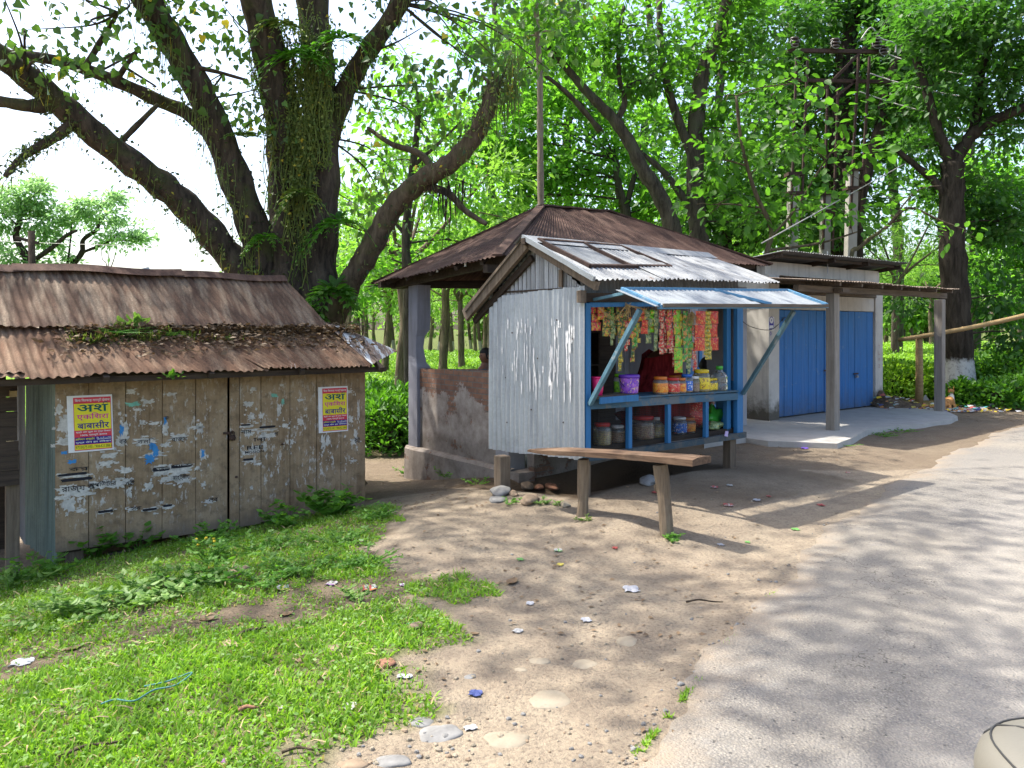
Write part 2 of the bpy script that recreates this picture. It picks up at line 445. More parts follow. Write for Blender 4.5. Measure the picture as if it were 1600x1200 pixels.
def plaster(name, col, dirt, lo=.25, hi=1.0, patch=None):
    m = NT(name); z = m.sep()[2]
    c = m.mix(m.ramp(m.noise(3, 6, .65), [(.35, 0), (.75, .7)]), col, tuple(x * .72 for x in col))
    st = m.noise(1, 6, .7, m.mp((7, 7, .7)))
    c = m.mix(m.ramp(st, [(.52, 0), (.75, .45)]), c, dirt)
    d = m.ramp(m.math('ADD', z, m.math('MULTIPLY', m.noise(4, 7, .75), .9)), [(lo + .3, .92), (hi + .2, 0)])
    c = m.mix(d, c, dirt)
    if patch: c = m.mix(m.ramp(m.noise(2.2, 7, .7), [(.58, 0), (.61, 1)]), c, patch)
    m.bump(m.noise(25, 6, .7), .3, .01)
    return m.fin(c, .9, 0, .15)
M['plaster'] = plaster('whitewashed_plaster', (.56, .53, .48), (.085, .072, .052), .32, .72)
M['plaster_grey'] = plaster('grey_plaster', (.34, .34, .36), (.1, .095, .09), -.1, .6)
M['pillar'] = plaster('pillar_plaster', (.30, .30, .34), (.09, .085, .09), .15, .75)
M['concrete'] = plaster('concrete', (.40, .38, .345), (.24, .22, .2), -2, -1)
M['pole_conc'] = plaster('pole_concrete', (.36, .34, .31), (.15, .14, .12), -2, -1)
M['post'] = wood('cement_post', (.30, .27, .235), (.17, .15, .125), (.42, .39, .35), 'z', .6)
def brick_mat():
    m = NT('plastered_brick')
    br = m.node('ShaderNodeTexBrick'); v = m.node('ShaderNodeCombineXYZ'); sp = m.sep()
    m.link(sp[1], v.inputs[0]); m.link(sp[2], v.inputs[1]); m.link(v.outputs[0], br.inputs['Vector'])
    br.inputs['Scale'].default_value = 1.0; br.inputs['Brick Width'].default_value = .23; br.inputs['Row Height'].default_value = .075
    br.inputs['Mortar Size'].default_value = .008
    br.inputs['Color1'].default_value = (.36, .19, .12, 1); br.inputs['Color2'].default_value = (.26, .14, .10, 1); br.inputs['Mortar'].default_value = (.2, .18, .16, 1)
    b = m.mix(m.ramp(m.noise(9, 5, .7), [(.4, 0), (.7, .7)]), br.outputs['Color'], (.12, .09, .075))
    z = sp[2]
    pl = m.mix(m.ramp(m.noise(5, 7, .7), [(.35, 0), (.68, 1)]), (.47, .41, .365), (.24, .195, .165))
    hi = m.ramp(m.math('MULTIPLY', z, .5), [(.0, .10), (.26, .13), (.31, .06), (.52, .13), (.62, .26), (.7, .34)])
    top = m.ramp(m.math('ADD', m.noise(2.6, 8, .72), hi), [(.69, 0), (.72, 1)])
    low = m.ramp(m.math('ADD', z, m.math('MULTIPLY', m.noise(3, 6, .7), .35)), [(.62, .9), (.78, 0)])
    c = m.mix(top, pl, b); c = m.mix(m.math('MULTIPLY', low, .45), c, (.085, .075, .06))
    m.bump(m.math('ADD', m.math('MULTIPLY', m.noise(30, 5), .3), m.math('MULTIPLY', br.outputs['Fac'], m.math('MULTIPLY', top, -.5))), .5, .012)
    return m.fin(c, .92, 0, .1)
M['brick'] = brick_mat()
def bark(name, a, b, moss=None, white=None, sc_=1.0):
    m = NT(name)
    g = m.noise(1, 8, .72, m.mp((9 * sc_, 9 * sc_, 1.8 * sc_)), .6)
    c = m.mix(m.ramp(g, [(.36, 0), (.66, 1)]), a, b)
    if moss: c = m.mix(m.ramp(m.noise(2.2, 6, .7), [(.5, 0), (.66, .75)]), c, moss)
    if white:
        z = m.sep()[2]
        w = m.ramp(m.math('MULTIPLY', m.math('ADD', m.math('DIVIDE', z, white), m.math('MULTIPLY', m.noise(9, 5, .7), .25)), .5), [(.525, .9), (.57, 0)])
        c = m.mix(m.math('MULTIPLY', w, m.ramp(m.noise(14, 5, .7), [(.3, .35), (.5, 1)])), c, (.5, .5, .48))
    m.bump(g, .9, .04)
    return m.fin(c, .93, 0, .1)
M['bark_big'] = bark('fig_bark', (.022, .018, .015), (.10, .08, .06), (.075, .085, .03))
M['bark_limb'] = bark('limb_bark', (.04, .03, .021), (.15, .118, .08), (.085, .09, .035))
M['bark'] = bark('shade_tree_bark', (.03, .026, .02), (.105, .09, .068), (.075, .08, .05))
M['bark_dark'] = bark('dark_bark', (.018, .014, .011), (.065, .05, .038))
M['bark_white'] = bark('whitewashed_trunk', (.016, .013, .01), (.06, .05, .038), None, 1.15)
M['bark_field'] = bark('field_tree_bark', (.06, .045, .035), (.2, .15, .11), (.12, .11, .06), .5)
M['bark_pale'] = bark('pale_slim_bark', (.12, .1, .075), (.3, .25, .19), (.2, .2, .15))

M['lf_fig'] = leaf_mat('fig_leaves', (.030, .075, .020), (.065, .135, .03), (.16, .34, .035), .38, 1.0, (.5, .42, .03))
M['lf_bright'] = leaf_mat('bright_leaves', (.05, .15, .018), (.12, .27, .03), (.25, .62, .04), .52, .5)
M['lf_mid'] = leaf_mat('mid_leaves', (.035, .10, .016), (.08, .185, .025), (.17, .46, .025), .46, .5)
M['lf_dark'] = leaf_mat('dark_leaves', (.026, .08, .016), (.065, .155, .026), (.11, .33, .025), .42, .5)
M['lf_pale'] = leaf_mat('pale_far_leaves', (.15, .27, .10), (.28, .42, .16), (.40, .68, .24), .55, .4)
M['lf_field'] = leaf_mat('field_tree_leaves', (.08, .18, .03), (.16, .29, .045), (.30, .60, .06), .5, .4)
M['lf_tea'] = leaf_mat('tea_leaves', (.035, .12, .015), (.10, .25, .025), (.16, .44, .02), .35, .8)
M['lf_teatop'] = leaf_mat('tea_top_leaves', (.14, .30, .02), (.26, .45, .03), (.34, .62, .03), .4, .12)
M['lf_weed'] = leaf_mat('weed_leaves', (.055, .16, .02), (.14, .31, .035), (.22, .54, .03), .4, 2.0)
M['lf_weedpale'] = leaf_mat('pale_weed_leaves', (.12, .24, .05), (.22, .36, .08), (.26, .5, .06), .35, 2.0)
M['lf_grass'] = leaf_mat('grass_blades', (.10, .235, .014), (.27, .46, .035), (.34, .64, .035), .4, .9, (.42, .36, .12))
M['lf_vine'] = leaf_mat('vine_green', (.07, .12, .025), (.21, .26, .055), (.28, .42, .06), .3, 1.5, (.45, .38, .04))
M['lf_fern'] = leaf_mat('fern_green', (.03, .12, .012), (.09, .24, .02), (.16, .5, .02), .45, 2)
M['lf_dry'] = leaf_mat('dry_leaves', (.11, .07, .04), (.27, .18, .1), (.2, .12, .05), .15, 2)
M['straw'] = plain('straw', (.5, .36, .16), .8, .4, 60)

def ground_mat():
    m = NT('dirt_ground')
    at = m.node('ShaderNodeAttribute', attribute_name='cover'); cov = m.sep(at.outputs['Vector'])
    big = m.noise(.55, 5, .6); mid = m.noise(3.2, 7, .68); fine = m.noise(42, 5, .7)
    c = m.mix(m.ramp(big, [(.32, 0), (.68, 1)]), (.25, .20, .145), (.345, .287, .208))
    c = m.mix(m.ramp(mid, [(.42, 0), (.68, .75)]), c, (.185, .148, .112))
    c = m.mix(m.ramp(mid, [(.22, .6), (.4, 0)]), c, (.33, .28, .215))
    c = m.mix(m.ramp(fine, [(.34, .7), (.5, 0)]), c, (.13, .10, .08))
    c = m.mix(m.ramp(fine, [(.62, 0), (.74, .55)]), c, (.37, .32, .25))
    # grit and pebbles
    v = m.node('ShaderNodeTexVoronoi'); m.link(m.co, v.inputs['Vector']); v.inputs['Scale'].default_value = 55
    peb = m.math('MULTIPLY', m.ramp(v.outputs['Distance'], [(.16, 1), (.26, 0)]), m.ramp(m.noise(1.3, 4, .6), [(.47, 0), (.62, 1)]))
    pc = m.mix(m.sep(v.outputs['Color'])[0], (.12, .105, .09), (.36, .32, .27))
    gp = m.math('MULTIPLY', peb, m.ramp(m.sep(v.outputs['Color'])[1], [(.45, 0), (.5, 1)]))
    c = m.mix(gp, c, pc)
    # darker humus with leaf crumbs where shade plants grow, painted shade under the shop, greener soil under grass
    c = m.mix(m.math('MULTIPLY', cov[0], m.ramp(m.noise(7, 5, .7), [(.3, .55), (.7, .95)])), c, (.085, .105, .028))
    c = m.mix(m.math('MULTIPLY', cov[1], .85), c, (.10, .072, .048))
    h = m.math('ADD', m.math('MULTIPLY', fine, .6), m.math('ADD', m.math('MULTIPLY', gp, .9), m.math('ADD', m.math('MULTIPLY', mid, 1.6), m.math('MULTIPLY', m.noise(11, 6, .7), .9))))
    m.bump(h, .95, .03)
    return m.fin(c, .95, 0, .1)
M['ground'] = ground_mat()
def asphalt():
    m = NT('worn_asphalt')
    ag = m.node('ShaderNodeTexVoronoi'); m.link(m.co, ag.inputs['Vector']); ag.inputs['Scale'].default_value = 85
    fine = m.noise(130, 3, .7); big = m.noise(.5, 6, .65); mid = m.noise(4, 7, .7)
    tone = m.mix(m.sep(ag.outputs['Color'])[0], (.14, .128, .112), (.31, .282, .24))
    c = m.mix(m.ramp(ag.outputs['Distance'], [(.25, 0), (.55, .75)]), tone, (.15, .143, .135))
    c = m.mix(m.ramp(big, [(.38, 0), (.66, .65)]), c, (.285, .252, .200))
    c = m.mix(m.ramp(mid, [(.54, 0), (.72, .55)]), c, (.21, .2, .19))
    c = m.mix(m.ramp(fine, [(.64, 0), (.7, .7)]), c, (.06, .058, .055))
    ch = m.node('ShaderNodeTexVoronoi'); m.link(m.mp((26, 26, 26)), ch.inputs['Vector']); ch.inputs['Scale'].default_value = 1
    chip = m.math('MULTIPLY', m.ramp(ch.outputs['Distance'], [(.12, 1), (.2, 0)]), m.ramp(m.sep(ch.outputs['Color'])[0], [(.72, 0), (.75, 1)]))
    c = m.mix(m.math('MULTIPLY', chip, .8), c, (.075, .072, .07))
    at = m.node('ShaderNodeAttribute', attribute_name='lane'); o = m.sep(at.outputs['Vector'])[0]
    cr = m.node('ShaderNodeTexVoronoi', feature='DISTANCE_TO_EDGE'); m.link(m.noise(1.1, 5, .6, out='Color'), cr.inputs['Vector']); cr.inputs['Scale'].default_value = 5.5
    crack = m.math('MULTIPLY', m.ramp(cr.outputs['Distance'], [(.004, 1), (.012, 0)]), m.ramp(m.noise(.6, 3), [(.5, 0), (.6, .8)]))
    c = m.mix(crack, c, (.06, .055, .05))
    patch = m.ramp(m.noise(.35, 2, .4, m.mp((1, 1, 1), (4, 2, 0))), [(.56, 0), (.575, .5)])
    c = m.mix(patch, c, (.19, .18, .165))
    wl = m.math('ADD', m.ramp(o, [(.16, 0), (.24, 1), (.34, 0)]), m.ramp(o, [(.5, 0), (.58, 1), (.68, 0)])); c = m.mix(m.math('MULTIPLY', wl, .35), c, (.36, .33, .285))
    dust = m.ramp(m.math('ADD', o, m.math('MULTIPLY', m.noise(2.6, 7, .75), .22)), [(.10, .85), (.125, .45), (.17, 0)])
    c = m.mix(dust, c, (.26, .21, .155))
    m.bump(m.math('ADD', m.math('MULTIPLY', ag.outputs['Distance'], -.7), m.math('ADD', m.math('MULTIPLY', fine, .4), m.math('MULTIPLY', chip, -.8))), .8, .012)
    return m.fin(c, .88, 0, .2)
M['asphalt'] = asphalt()
def stone_mat():
    m = NT('river_stone')
    c = m.mix(m.ramp(m.noise(6, 6, .7), [(.35, 0), (.7, 1)]), (.22, .185, .135), (.31, .268, .2))
    c = m.mix(m.ramp(m.noise(40, 4), [(.6, 0), (.75, .6)]), c, (.2, .17, .13))
    m.bump(m.noise(30, 6), .3, .01); return m.fin(c, .85, 0, .2)
M['stone'] = stone_mat()
M['stone_grey'] = plain('grey_stone', (.2, .195, .185), .85, .35, 12)
M['stone_tan'] = plain('tan_stone', (.25, .185, .125), .9, .35, 12)
M['brickbit'] = plain('broken_brick', (.24, .12, .075), .9, .35, 20)
M['paper'] = plain('paper_white', (.74, .73, .72), .75, .06, 30, .2)
M['oldpaper'] = plain('old_paper', (.50, .475, .43), .85, .35, 25, .1)
M['ink'] = plain('black_ink', (.025, .025, .03), .8, .2, 20, .1)
M['p_red'] = plain('poster_red', (.62, .055, .075), .7, .1, 10, .2)
M['p_yel'] = plain('poster_yellow', (.74, .66, .04), .7, .06, 10, .2)
M['p_pink'] = plain('poster_pink', (.62, .05, .27), .7, .06, 10, .2)
M['p_teal'] = plain('poster_teal', (.01, .10, .10), .7, .06, 10, .2)
M['p_navy'] = plain('poster_navy', (.03, .015, .20), .7, .06, 10, .2)
M['p_blue'] = plain('torn_blue', (.05, .22, .48), .7, .15, 20, .2)
M['p_mint'] = plain('torn_mint', (.18, .42, .32), .7, .2, 20, .2)
M['rust_bar'] = plain('rusty_steel', (.055, .032, .024), .8, .5, 18)
M['steel'] = plain('dull_steel', (.35, .35, .36), .5, .2, 18, .4, .6)
M['wire'] = plain('grey_wire', (.34, .33, .31), .6, .1, 20, .3, .3)
M['darkwire'] = plain('black_cable', (.03, .03, .03), .6, .1, 20)
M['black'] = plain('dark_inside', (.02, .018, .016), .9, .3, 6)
# ================================================================== GROUND, ROAD, GRASS
def poly_world(pp): return [tuple(ground_hit(*p)[:2]) for p in pp]
def inside(poly, x, y):
    c = False; j = len(poly) - 1
    for i in range(len(poly)):
        xi, yi = poly[i]; xj, yj = poly[j]
        if (yi > y) != (yj > y) and x < (xj - xi) * (y - yi) / (yj - yi) + xi: c = not c
        j = i
    return c
WEED_BAND = poly_world([(-420, 1010), (-160, 930), (60, 885), (150, 868), (300, 842), (420, 818), (560, 786), (614, 795), (606, 835), (560, 855), (604, 872), (592, 895), (520, 908), (430, 932), (360, 958), (250, 978), (140, 1003), (60, 1033), (-160, 1085), (-420, 1150)])
LAWN = poly_world([(-500, 1170), (-260, 1110), (90, 1042), (220, 1012), (330, 997), (480, 957), (560, 947), (640, 930), (700, 965), (705, 995), (640, 1015), (692, 1040), (682, 1065), (612, 1085), (688, 1085), (650, 1120), (600, 1130), (560, 1165), (480, 1190), (440, 1300), (-500, 1300)])
TUFT = poly_world([(625, 928), (660, 914), (735, 903), (754, 915), (735, 937), (690, 945)])
LAWN_IN = poly_world([(-480, 1200), (-160, 1130), (200, 1050), (480, 985), (620, 960), (640, 1005), (560, 1090), (440, 1170), (380, 1280), (-480, 1280)])
STRIP = poly_world([(-160, 1060), (60, 1020), (250, 965), (420, 925), (590, 885), (660, 905), (600, 950), (480, 970), (200, 1030), (-160, 1150)])
def grass_cover(x, y):
    """0..1 how thick the grass stands"""
    jx = x + .10 * sin(7 * y + 3 * x) + .05 * sin(19 * x + 11 * y); jy = y + .10 * sin(6.3 * x - 2 * y) + .05 * sin(17 * y - 13 * x)
    n = .5 + .5 * sin(5.1 * x + 2.3 * y + 1.2 * sin(3.7 * y)) * sin(4.3 * y - 2.2 * x + sin(5 * x))
    if inside(LAWN_IN, jx, jy): return min(1.0, .75 + .5 * n)
    if inside(LAWN, jx, jy): return min(1.0, .25 + 1.0 * n)
    if inside(TUFT, jx, jy): return .8
    if inside(WEED_BAND, jx, jy): return .40 + .55 * n
    if inside(STRIP, jx, jy): return max(0, .12 + .55 * (n - .35))
    return 0.0
def axis(lo, f0, f1, hi, step):
    a = list(np.arange(f0, f1 + 1e-6, step)); s = step; v = f1
    while v < hi: s *= 1.35; v += s; a.append(v)
    s = step; v = f0; pre = []
    while v > lo: s *= 1.35; v -= s; pre.append(v)
    return pre[::-1] + a
SHF = Frame(.74, 7.92, 38.5)
def build_ground():
    xs = axis(-500, -7.5, 12, 500, .11); ys = axis(-60, .9, 18, 600, .11)
    V = np.zeros((len(ys), len(xs), 3)); C = np.zeros((len(ys), len(xs), 3))
    for j, y in enumerate(ys):
        for i, x in enumerate(xs):
            z = gz(x, y); g = 0; h = 0
            if -9 < x < 2 and 2 < y < 12: g = grass_cover(x, y)
            if y > 9.5:
                dd = (y - 13.4) - .25 * (x + 2) * (1 if x > 3 else 0)
                g = max(g, smooth(dd / 1.2)); h = .6
            if road_d(x, y) > 25 or y > 26: g = 2; h = 0
            if inside(WEED_BAND, x, y) or inside(STRIP, x, y): h = .75
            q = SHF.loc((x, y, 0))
            if -.1 < q.x < 2.7 and .0 < q.y < 2.4: h = 1.15  # darkness beneath the raised shop, painted into the soil colour
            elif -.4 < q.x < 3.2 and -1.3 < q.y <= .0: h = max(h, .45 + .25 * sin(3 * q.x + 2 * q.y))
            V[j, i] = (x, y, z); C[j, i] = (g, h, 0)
    nx = len(xs); ny = len(ys)
    a = np.arange(nx * ny).reshape(ny, nx)
    q = np.stack([a[:-1, :-1], a[:-1, 1:], a[1:, 1:], a[1:, :-1]], -1).reshape(-1)
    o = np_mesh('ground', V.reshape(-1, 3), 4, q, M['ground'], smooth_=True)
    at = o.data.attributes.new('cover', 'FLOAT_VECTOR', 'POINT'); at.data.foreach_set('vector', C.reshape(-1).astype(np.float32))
    tag(o, kind='structure')
build_ground()

def build_road():
    pts = spline([(x, y, 0) for x, y in ROAD_EDGE], 44)
    arc = 0; V = []; n = 14; off = [0, .04, .12, .3, .6, 1, 1.5, 2.1, 2.8, 3.5, 4.2, 4.9, 5.3, 5.5]
    for i, p in enumerate(pts):
        d = (pts[min(i + 1, len(pts) - 1)] - pts[max(i - 1, 0)]).normalized(); r = Vector((d.y, -d.x, 0))
        arc += (p - pts[max(i - 1, 0)]).length
        e = .045 * sin(2.3 * arc) + .03 * sin(5.7 * arc + 1) + .016 * sin(14.3 * arc + 2) + .009 * sin(31 * arc)
        for k, o in enumerate(off):
            q = p + r * (o + (e if k < 3 else 0))
            z = .004 + .028 * smooth(o / .35) + .02 * sin(pi * o / 5.5)
            if k == 0: z = -.03
            V.append((q.x, q.y, z))
    a = np.arange(len(V)).reshape(-1, n)
    q = np.stack([a[:-1, :-1], a[1:, :-1], a[1:, 1:], a[:-1, 1:]], -1).reshape(-1)
    o = np_mesh('road', np.array(V), 4, q, M['asphalt'], smooth_=True)
    L_ = np.zeros((len(V), 3), dtype=np.float32); L_[:, 0] = np.tile(np.array(off) / 5.5, len(pts)); at = o.data.attributes.new('lane', 'FLOAT_VECTOR', 'POINT'); at.data.foreach_set('vector', L_.ravel()); tag(o, kind='structure')
build_road()

def build_grass():
    P = []; K = []
    rng = np.random.default_rng(5)
    for (x0, x1, y0, y1, n) in ((-8.2, .2, 2.6, 9.2, 320000),):
        X = rng.uniform(x0, x1, n); Y = rng.uniform(y0, y1, n)
        keep = np.abs((X + .05) / Y) < 1.05
        for x, y in zip(X[keep], Y[keep]):
            c = grass_cover(x, y)
            if c and rng.random() < c ** 1.6 * (1.0 if y < 6 else .7): P.append((x, y, gz(x, y) - .004)); K.append(c)
    P = np.array(P); n = len(P); K = np.array(K)
    a = rng.uniform(0, 2 * pi, n); tilt = rng.uniform(.35, 1.3, n)
    A = np.stack([np.cos(a) * np.sin(tilt), np.sin(a) * np.sin(tilt), np.cos(tilt)], -1)
    N = np.stack([np.cos(a), np.sin(a), np.full(n, .4)], -1) + rng.normal(size=(n, 3)) * .3
    L = rng.uniform(.028, .068, n) * (.6 + .5 * K); Wd = rng.uniform(.006, .014, n)
    o = leaves('grass', P, A, -N, L, Wd, 'blade', M['lf_grass']); tag(o, kind='stuff')
    print('grass', n)
build_grass()
def ground_herbs():
    rng = np.random.default_rng(15); P = []
    for x, y in zip(rng.uniform(-6, .2, 60000), rng.uniform(2.6, 9, 60000)):
        if abs((x + .05) / y) < 1.05:
            c = grass_cover(x, y); k = .5 + .5 * sin(2.1 * x + 1.3 * y) * sin(1.7 * y - 2.6 * x + 1)
            if c and rng.random() < .16 + .75 * k * k * c: P.append((x, y, gz(x, y) + rng.uniform(.005, .05)))
    P = np.array(P); n = len(P); a = rng.uniform(0, 6.3, n); L = rng.uniform(.012, .036, n)
    A = np.stack([np.cos(a), np.sin(a), rng.uniform(-.1, .35, n)], -1); N = np.tile((0, 0, 1.), (n, 1)) + rng.normal(size=(n, 3)) * .3; d = rng.random(n) < .10
    tag(leaves('lawn_herbs', P[~d], A[~d], N[~d], L[~d], L[~d] * .62, 'diamond', M['lf_weedpale']), kind='stuff')
    tag(leaves('dry_grass', P[d], A[d], N[d], L[d] * 2.6, L[d] * .22, 'blade', M['straw_dull']), kind='stuff')
M['straw_dull'] = plain('dry_stems', (.30, .235, .125), .9, .35, 30)
ground_herbs()

def plant(name, label, cat, x, y, n, r, h, size, mat, kind='oval', group=None, stems=True, asp=.62, z=None):
    """leafy herb: stems + leaves, base at x,y"""
    z = gz(x, y) if z is None else z
    t = thing(name, label, cat, (x, y, z), 0, group)
    rng = np.random.default_rng(int(abs(x * 997 + y * 131)) + n)
    ns = max(3, n // 9); P = []; A = []; st = MB()
    for i in range(ns):
        a = rng.uniform(0, 2 * pi); rr = r * sqrt(rng.uniform(.02, 1)); hh = h * rng.uniform(.6, 1.05) * (1 - .35 * rr / r)
        b = Vector((0, 0, -.02)); e = Vector((cos(a) * rr, sin(a) * rr, hh))
        st.tube([b, b.lerp(e, .5) + Vector((0, 0, hh * .1)), e], [.004, .003, .002], 4)
        for k in range(n // ns):
            tt = rng.uniform(.35, 1.0); p = b.lerp(e, tt); q = rng.uniform(0, 2 * pi)
            P.append(p); A.append((cos(q), sin(q), rng.uniform(-.1, .45)))
    P = np.array(P); A = np.array(A); m = len(P)
    N = np.tile((0, 0, 1.0), (m, 1)) + rng.normal(size=(m, 3)) * .3
    S = size * rng.uniform(.6, 1.2, m)
    leaves('foliage', P, A, -N, S, S * asp, kind, mat, t)
    st.build('stem', M['lf_weed'], t)
    return t

# ================================================================== WOODEN KIOSK (left)
def build_kiosk():
    f = Frame(-4.3, 7.27, 37, -.5)
    r = thing('wooden_kiosk', 'weathered plank kiosk with shut doors, two bright posters and a rusty tin roof', 'kiosk', (f.o.x, f.o.y, f.z0), f.th)
    z0 = f.z0
    def hz(px, py, y=0): return f.hit(px, py, 1, y)
    # planks: pixel seams of the two door leaves
    seams = [(86, 138), (138, 196), (196, 253), (253, 305), (305, 355)]
    seams2 = [(373, 407), (407, 452), (452, 494), (494, 532), (532, 570)]
    def leaf_panel(ss, tops, bots):
        mb = MB(); xs = []
        for (a, b) in ss:
            xa = hz(a, 700).x + .003; xb = hz(b, 700).x - .003
            u = (a - 86) / (570 - 86)
            zt = tops[0] + (tops[1] - tops[0]) * u + .0; zb = bots[0] + (bots[1] - bots[0]) * u + random.uniform(-.012, .012)
            d = random.uniform(-.006, .006)
            mb.box(xa, -.014 + d, zb, xb, .014 + d, zt, .003); xs.append((xa, xb, zb, zt))
        return mb.build('door_panel', M['planks'], r, z0=z0, bevel=.003)
    dl = leaf_panel(seams, (1.235, 1.235), (-.37, -.40)); dr = leaf_panel(seams2, (1.235, 1.235), (-.39, -.38))
    xa = hz(357, 700).x + .004; xb = hz(372, 700).x
    MB().box(xa, -.034, -.41, xb, -.0145, 1.23).build('door_batten', M['planks'], dr, z0=z0, bevel=.003)
    # hasp and padlock
    mb = MB(); c = hz(360, 680, -.05)
    mb.lathe((c.x + .02, -.052, c.z - .06), [(.0, 0), (.03, .005), (.036, .03), (.03, .055), (0, .06)], 12)
    mb.tube([(c.x + .0, -.05, c.z - .005), (c.x + .0, -.05, c.z + .03), (c.x + .02, -.05, c.z + .045), (c.x + .04, -.05, c.z + .03), (c.x + .04, -.05, c.z - .005)], .006, 6)
    mb.box(c.x - .07, -.046, c.z + .012, c.x + .03, -.036, c.z + .036)
    mb.build('padlock', M['rust_bar'], r, z0=z0)
    for (px, py) in ((441, 694), (369, 745)):
        q = hz(px, py, -.03); MB().lathe((q.x, -.035, q.z - .012), [(0, 0), (.014, .004), (.016, .012), (.012, .02), (0, .024)], 8).build('latch', M['rust_bar'], r, z0=z0)
    # frame, beams, hidden walls
    mb = MB(); mb.box(-.06, -.03, 1.24, 3.26, .05, 1.36); mb.build('lintel', M['timber_dark'], r, z0=z0, bevel=.004)
    mb = MB(); mb.box(-.75, -.32, 1.235, 3.30, -.26, 1.292); mb.build('eave_beam', M['timber_dark'], r, z0=z0)
    for x in (-.6, .35, 1.3, 2.25, 3.2):
        MB().bar((x, -.40, 1.262), (x, .30, 1.64), .05, .06).build('rafter', M['timber_dark'], r, z0=z0)
    mb = MB(); mb.bar((.45, .10, -.52), (3.22, .07, -.46), .08, .07); mb.build('sill_beam', M['timber'], r, z0=z0)
    for (x, w) in ((.06, .16), (1.18, .06), (1.5, .06), (1.95, .07), (3.08, .1)):
        MB().box(x, .02, -.72, x + w, .10, -.36 if w < .1 else -.40, .004).build('support_post', M['timber_z'], r, z0=z0)
    mb = MB()
    mb.box(3.17, .02, -.40, 3.19, 1.95, 1.6); mb.box(.0, 1.95, -.45, 3.19, 1.98, 1.65); mb.box(.0, .02, -.40, 3.17, 1.95, -.375)
    mb.build('plank_wall', M['timber_dark'], r, z0=z0)
    # green tin on the left flank, splayed at the foot
    mb = MB(); mb.corr((-.19, .78, -.43), (-.012, -.02, -.50), (-.012, -.02, 1.24), (-.19, .80, 1.24), .05, .010, 8, .004, 6, .015)
    mb.build('side_sheet', M['galv_green'], r, True, z0)
    mb = MB(); mb.corr((-.20, 2.0, -.45), (-.20, .80, -.45), (-.20, .80, 1.3), (-.20, 2.0, 1.3), .076, .01, 4)
    mb.build('side_sheet', M['galv_dark'], r, True, z0)
    # roof ------------------------------------------------------
    L = -1.7
    br = f.hit(512, 517, 1, .35)          # hip point where the two tiers meet
    ridge = f.hit(441, 434, 1, 1.0)
    bz = 1.74; rz_ = ridge.z; eL = f.hit(0, 590, 1, -.4).z; ef = f.hit(584, 574, 1, -.4); ec = Vector((3.70, .14, 1.45))
    jx = 2.0
    # upper front tier in two lapped sheets
    m1 = f.hit(262, 424, 1, 1.0).x; m2 = f.hit(328, 524, 1, .30).x
    mb = MB(); mb.corr((L, .27, bz + .03), (m2, .27, bz + .025), (m1, 1.0, rz_), (L, 1.0, rz_), .078, .0095, 9, .009, 6, .012)
    mb.build('upper_roof_sheet', M['rust'], r, True, z0)
    mb = MB(); mb.corr((m2 - .03, .29, bz + .045), (br.x, .33, bz + .03), (ridge.x, 1.0, rz_ + .015), (m1 - .03, 1.0, rz_ + .015), .070, .008, 9, .006, 6, .01)
    mb.build('upper_roof_sheet', M['rust'], r, True, z0)
    # lower front tier
    a1 = f.hit(140, 600, 1, -.4).x; b1 = f.hit(100, 520, 1, .36).x
    a2 = f.hit(420, 580, 1, -.4).x; b2 = f.hit(300, 520, 1, .36).x
    def ez(x): return eL + (ef.z - eL) * (x - L) / (ef.x - L)
    for k, (x0, x1, t0, t1) in enumerate(((L, a1, L, b1), (a1 - .05, a2, b1 - .05, b2), (a2 - .05, ef.x, b2 - .05, br.x + .02))):
        mb = MB(); o = .010 * k
        mb.corr((x0, -.42 + .02 * (k % 2), ez(x0) + o), (x1, -.41, ez(x1) + o), (t1, .38, bz + .012 + o), (t0, .38, bz + .012 + o), .078, .0105, 8, .007, 6, .014)
        mb.build('lower_roof_sheet', M['rust_low'], r, True, z0)
    mb = MB(); mb.corr((ef.x - .02, -.40, ef.z + .035), (ec.x, ec.y, ec.z + .02), (br.x + .12, .40, bz + .045), (br.x - .03, .33, bz + .05), .085, .009, 8, .003, 6, .0)
    mb.build('hip_roof_sheet', M['rust_side'], r, True, z0)
    # upper hip and backs
    mb = MB(); mb.corr((br.x + .01, .34, bz + .03), (br.x + .02, 1.75, bz), (ridge.x, 1.02, rz_), (ridge.x, 1.0, rz_), .08, .009, 6); mb.build('hip_roof_sheet', M['rust'], r, True, z0)
    mb = MB(); mb.corr((L, 1.9, bz - .1), (br.x, 1.8, bz), (ridge.x, 1.0, rz_), (L, 1.0, rz_), .08, .009, 5)
    mb.corr((L, 2.5, 1.3), (3.3, 2.5, 1.3), (br.x, 1.8, bz), (L, 1.86, bz - .1), .08, .009, 4)
    mb.corr((ec.x, ec.y, ec.z), (ec.x, 2.3, 1.3), (br.x, 1.8, bz), (br.x + .1, .42, bz + .03), .08, .009, 4)
    mb.build('back_roof_sheet', M['rust'], r, True, z0)
    # ridge capping: bent strips
    mb = MB()
    for (x0, x1, dz) in ((L, -.2, .015), (-.3, 1.35, .03), (1.25, ridge.x + .03, .012)):
        n = 10
        for i in range(n):
            xa = x0 + (x1 - x0) * i / n; xb = x0 + (x1 - x0) * (i + 1) / n
            za = rz_ + dz + .012 * sin(5 * xa); zb = rz_ + dz + .012 * sin(5 * xb)
            mb.poly([(xa, .87, za - .06), (xb, .87, zb - .06), (xb, 1.0, zb + .02), (xa, 1.0, za + .02)])
            mb.poly([(xa, 1.0, za + .02), (xb, 1.0, zb + .02), (xb, 1.13, zb - .06), (xa, 1.13, za - .06)])
    mb.build('ridge_cap', M['rust_shelter'], r, False, z0)
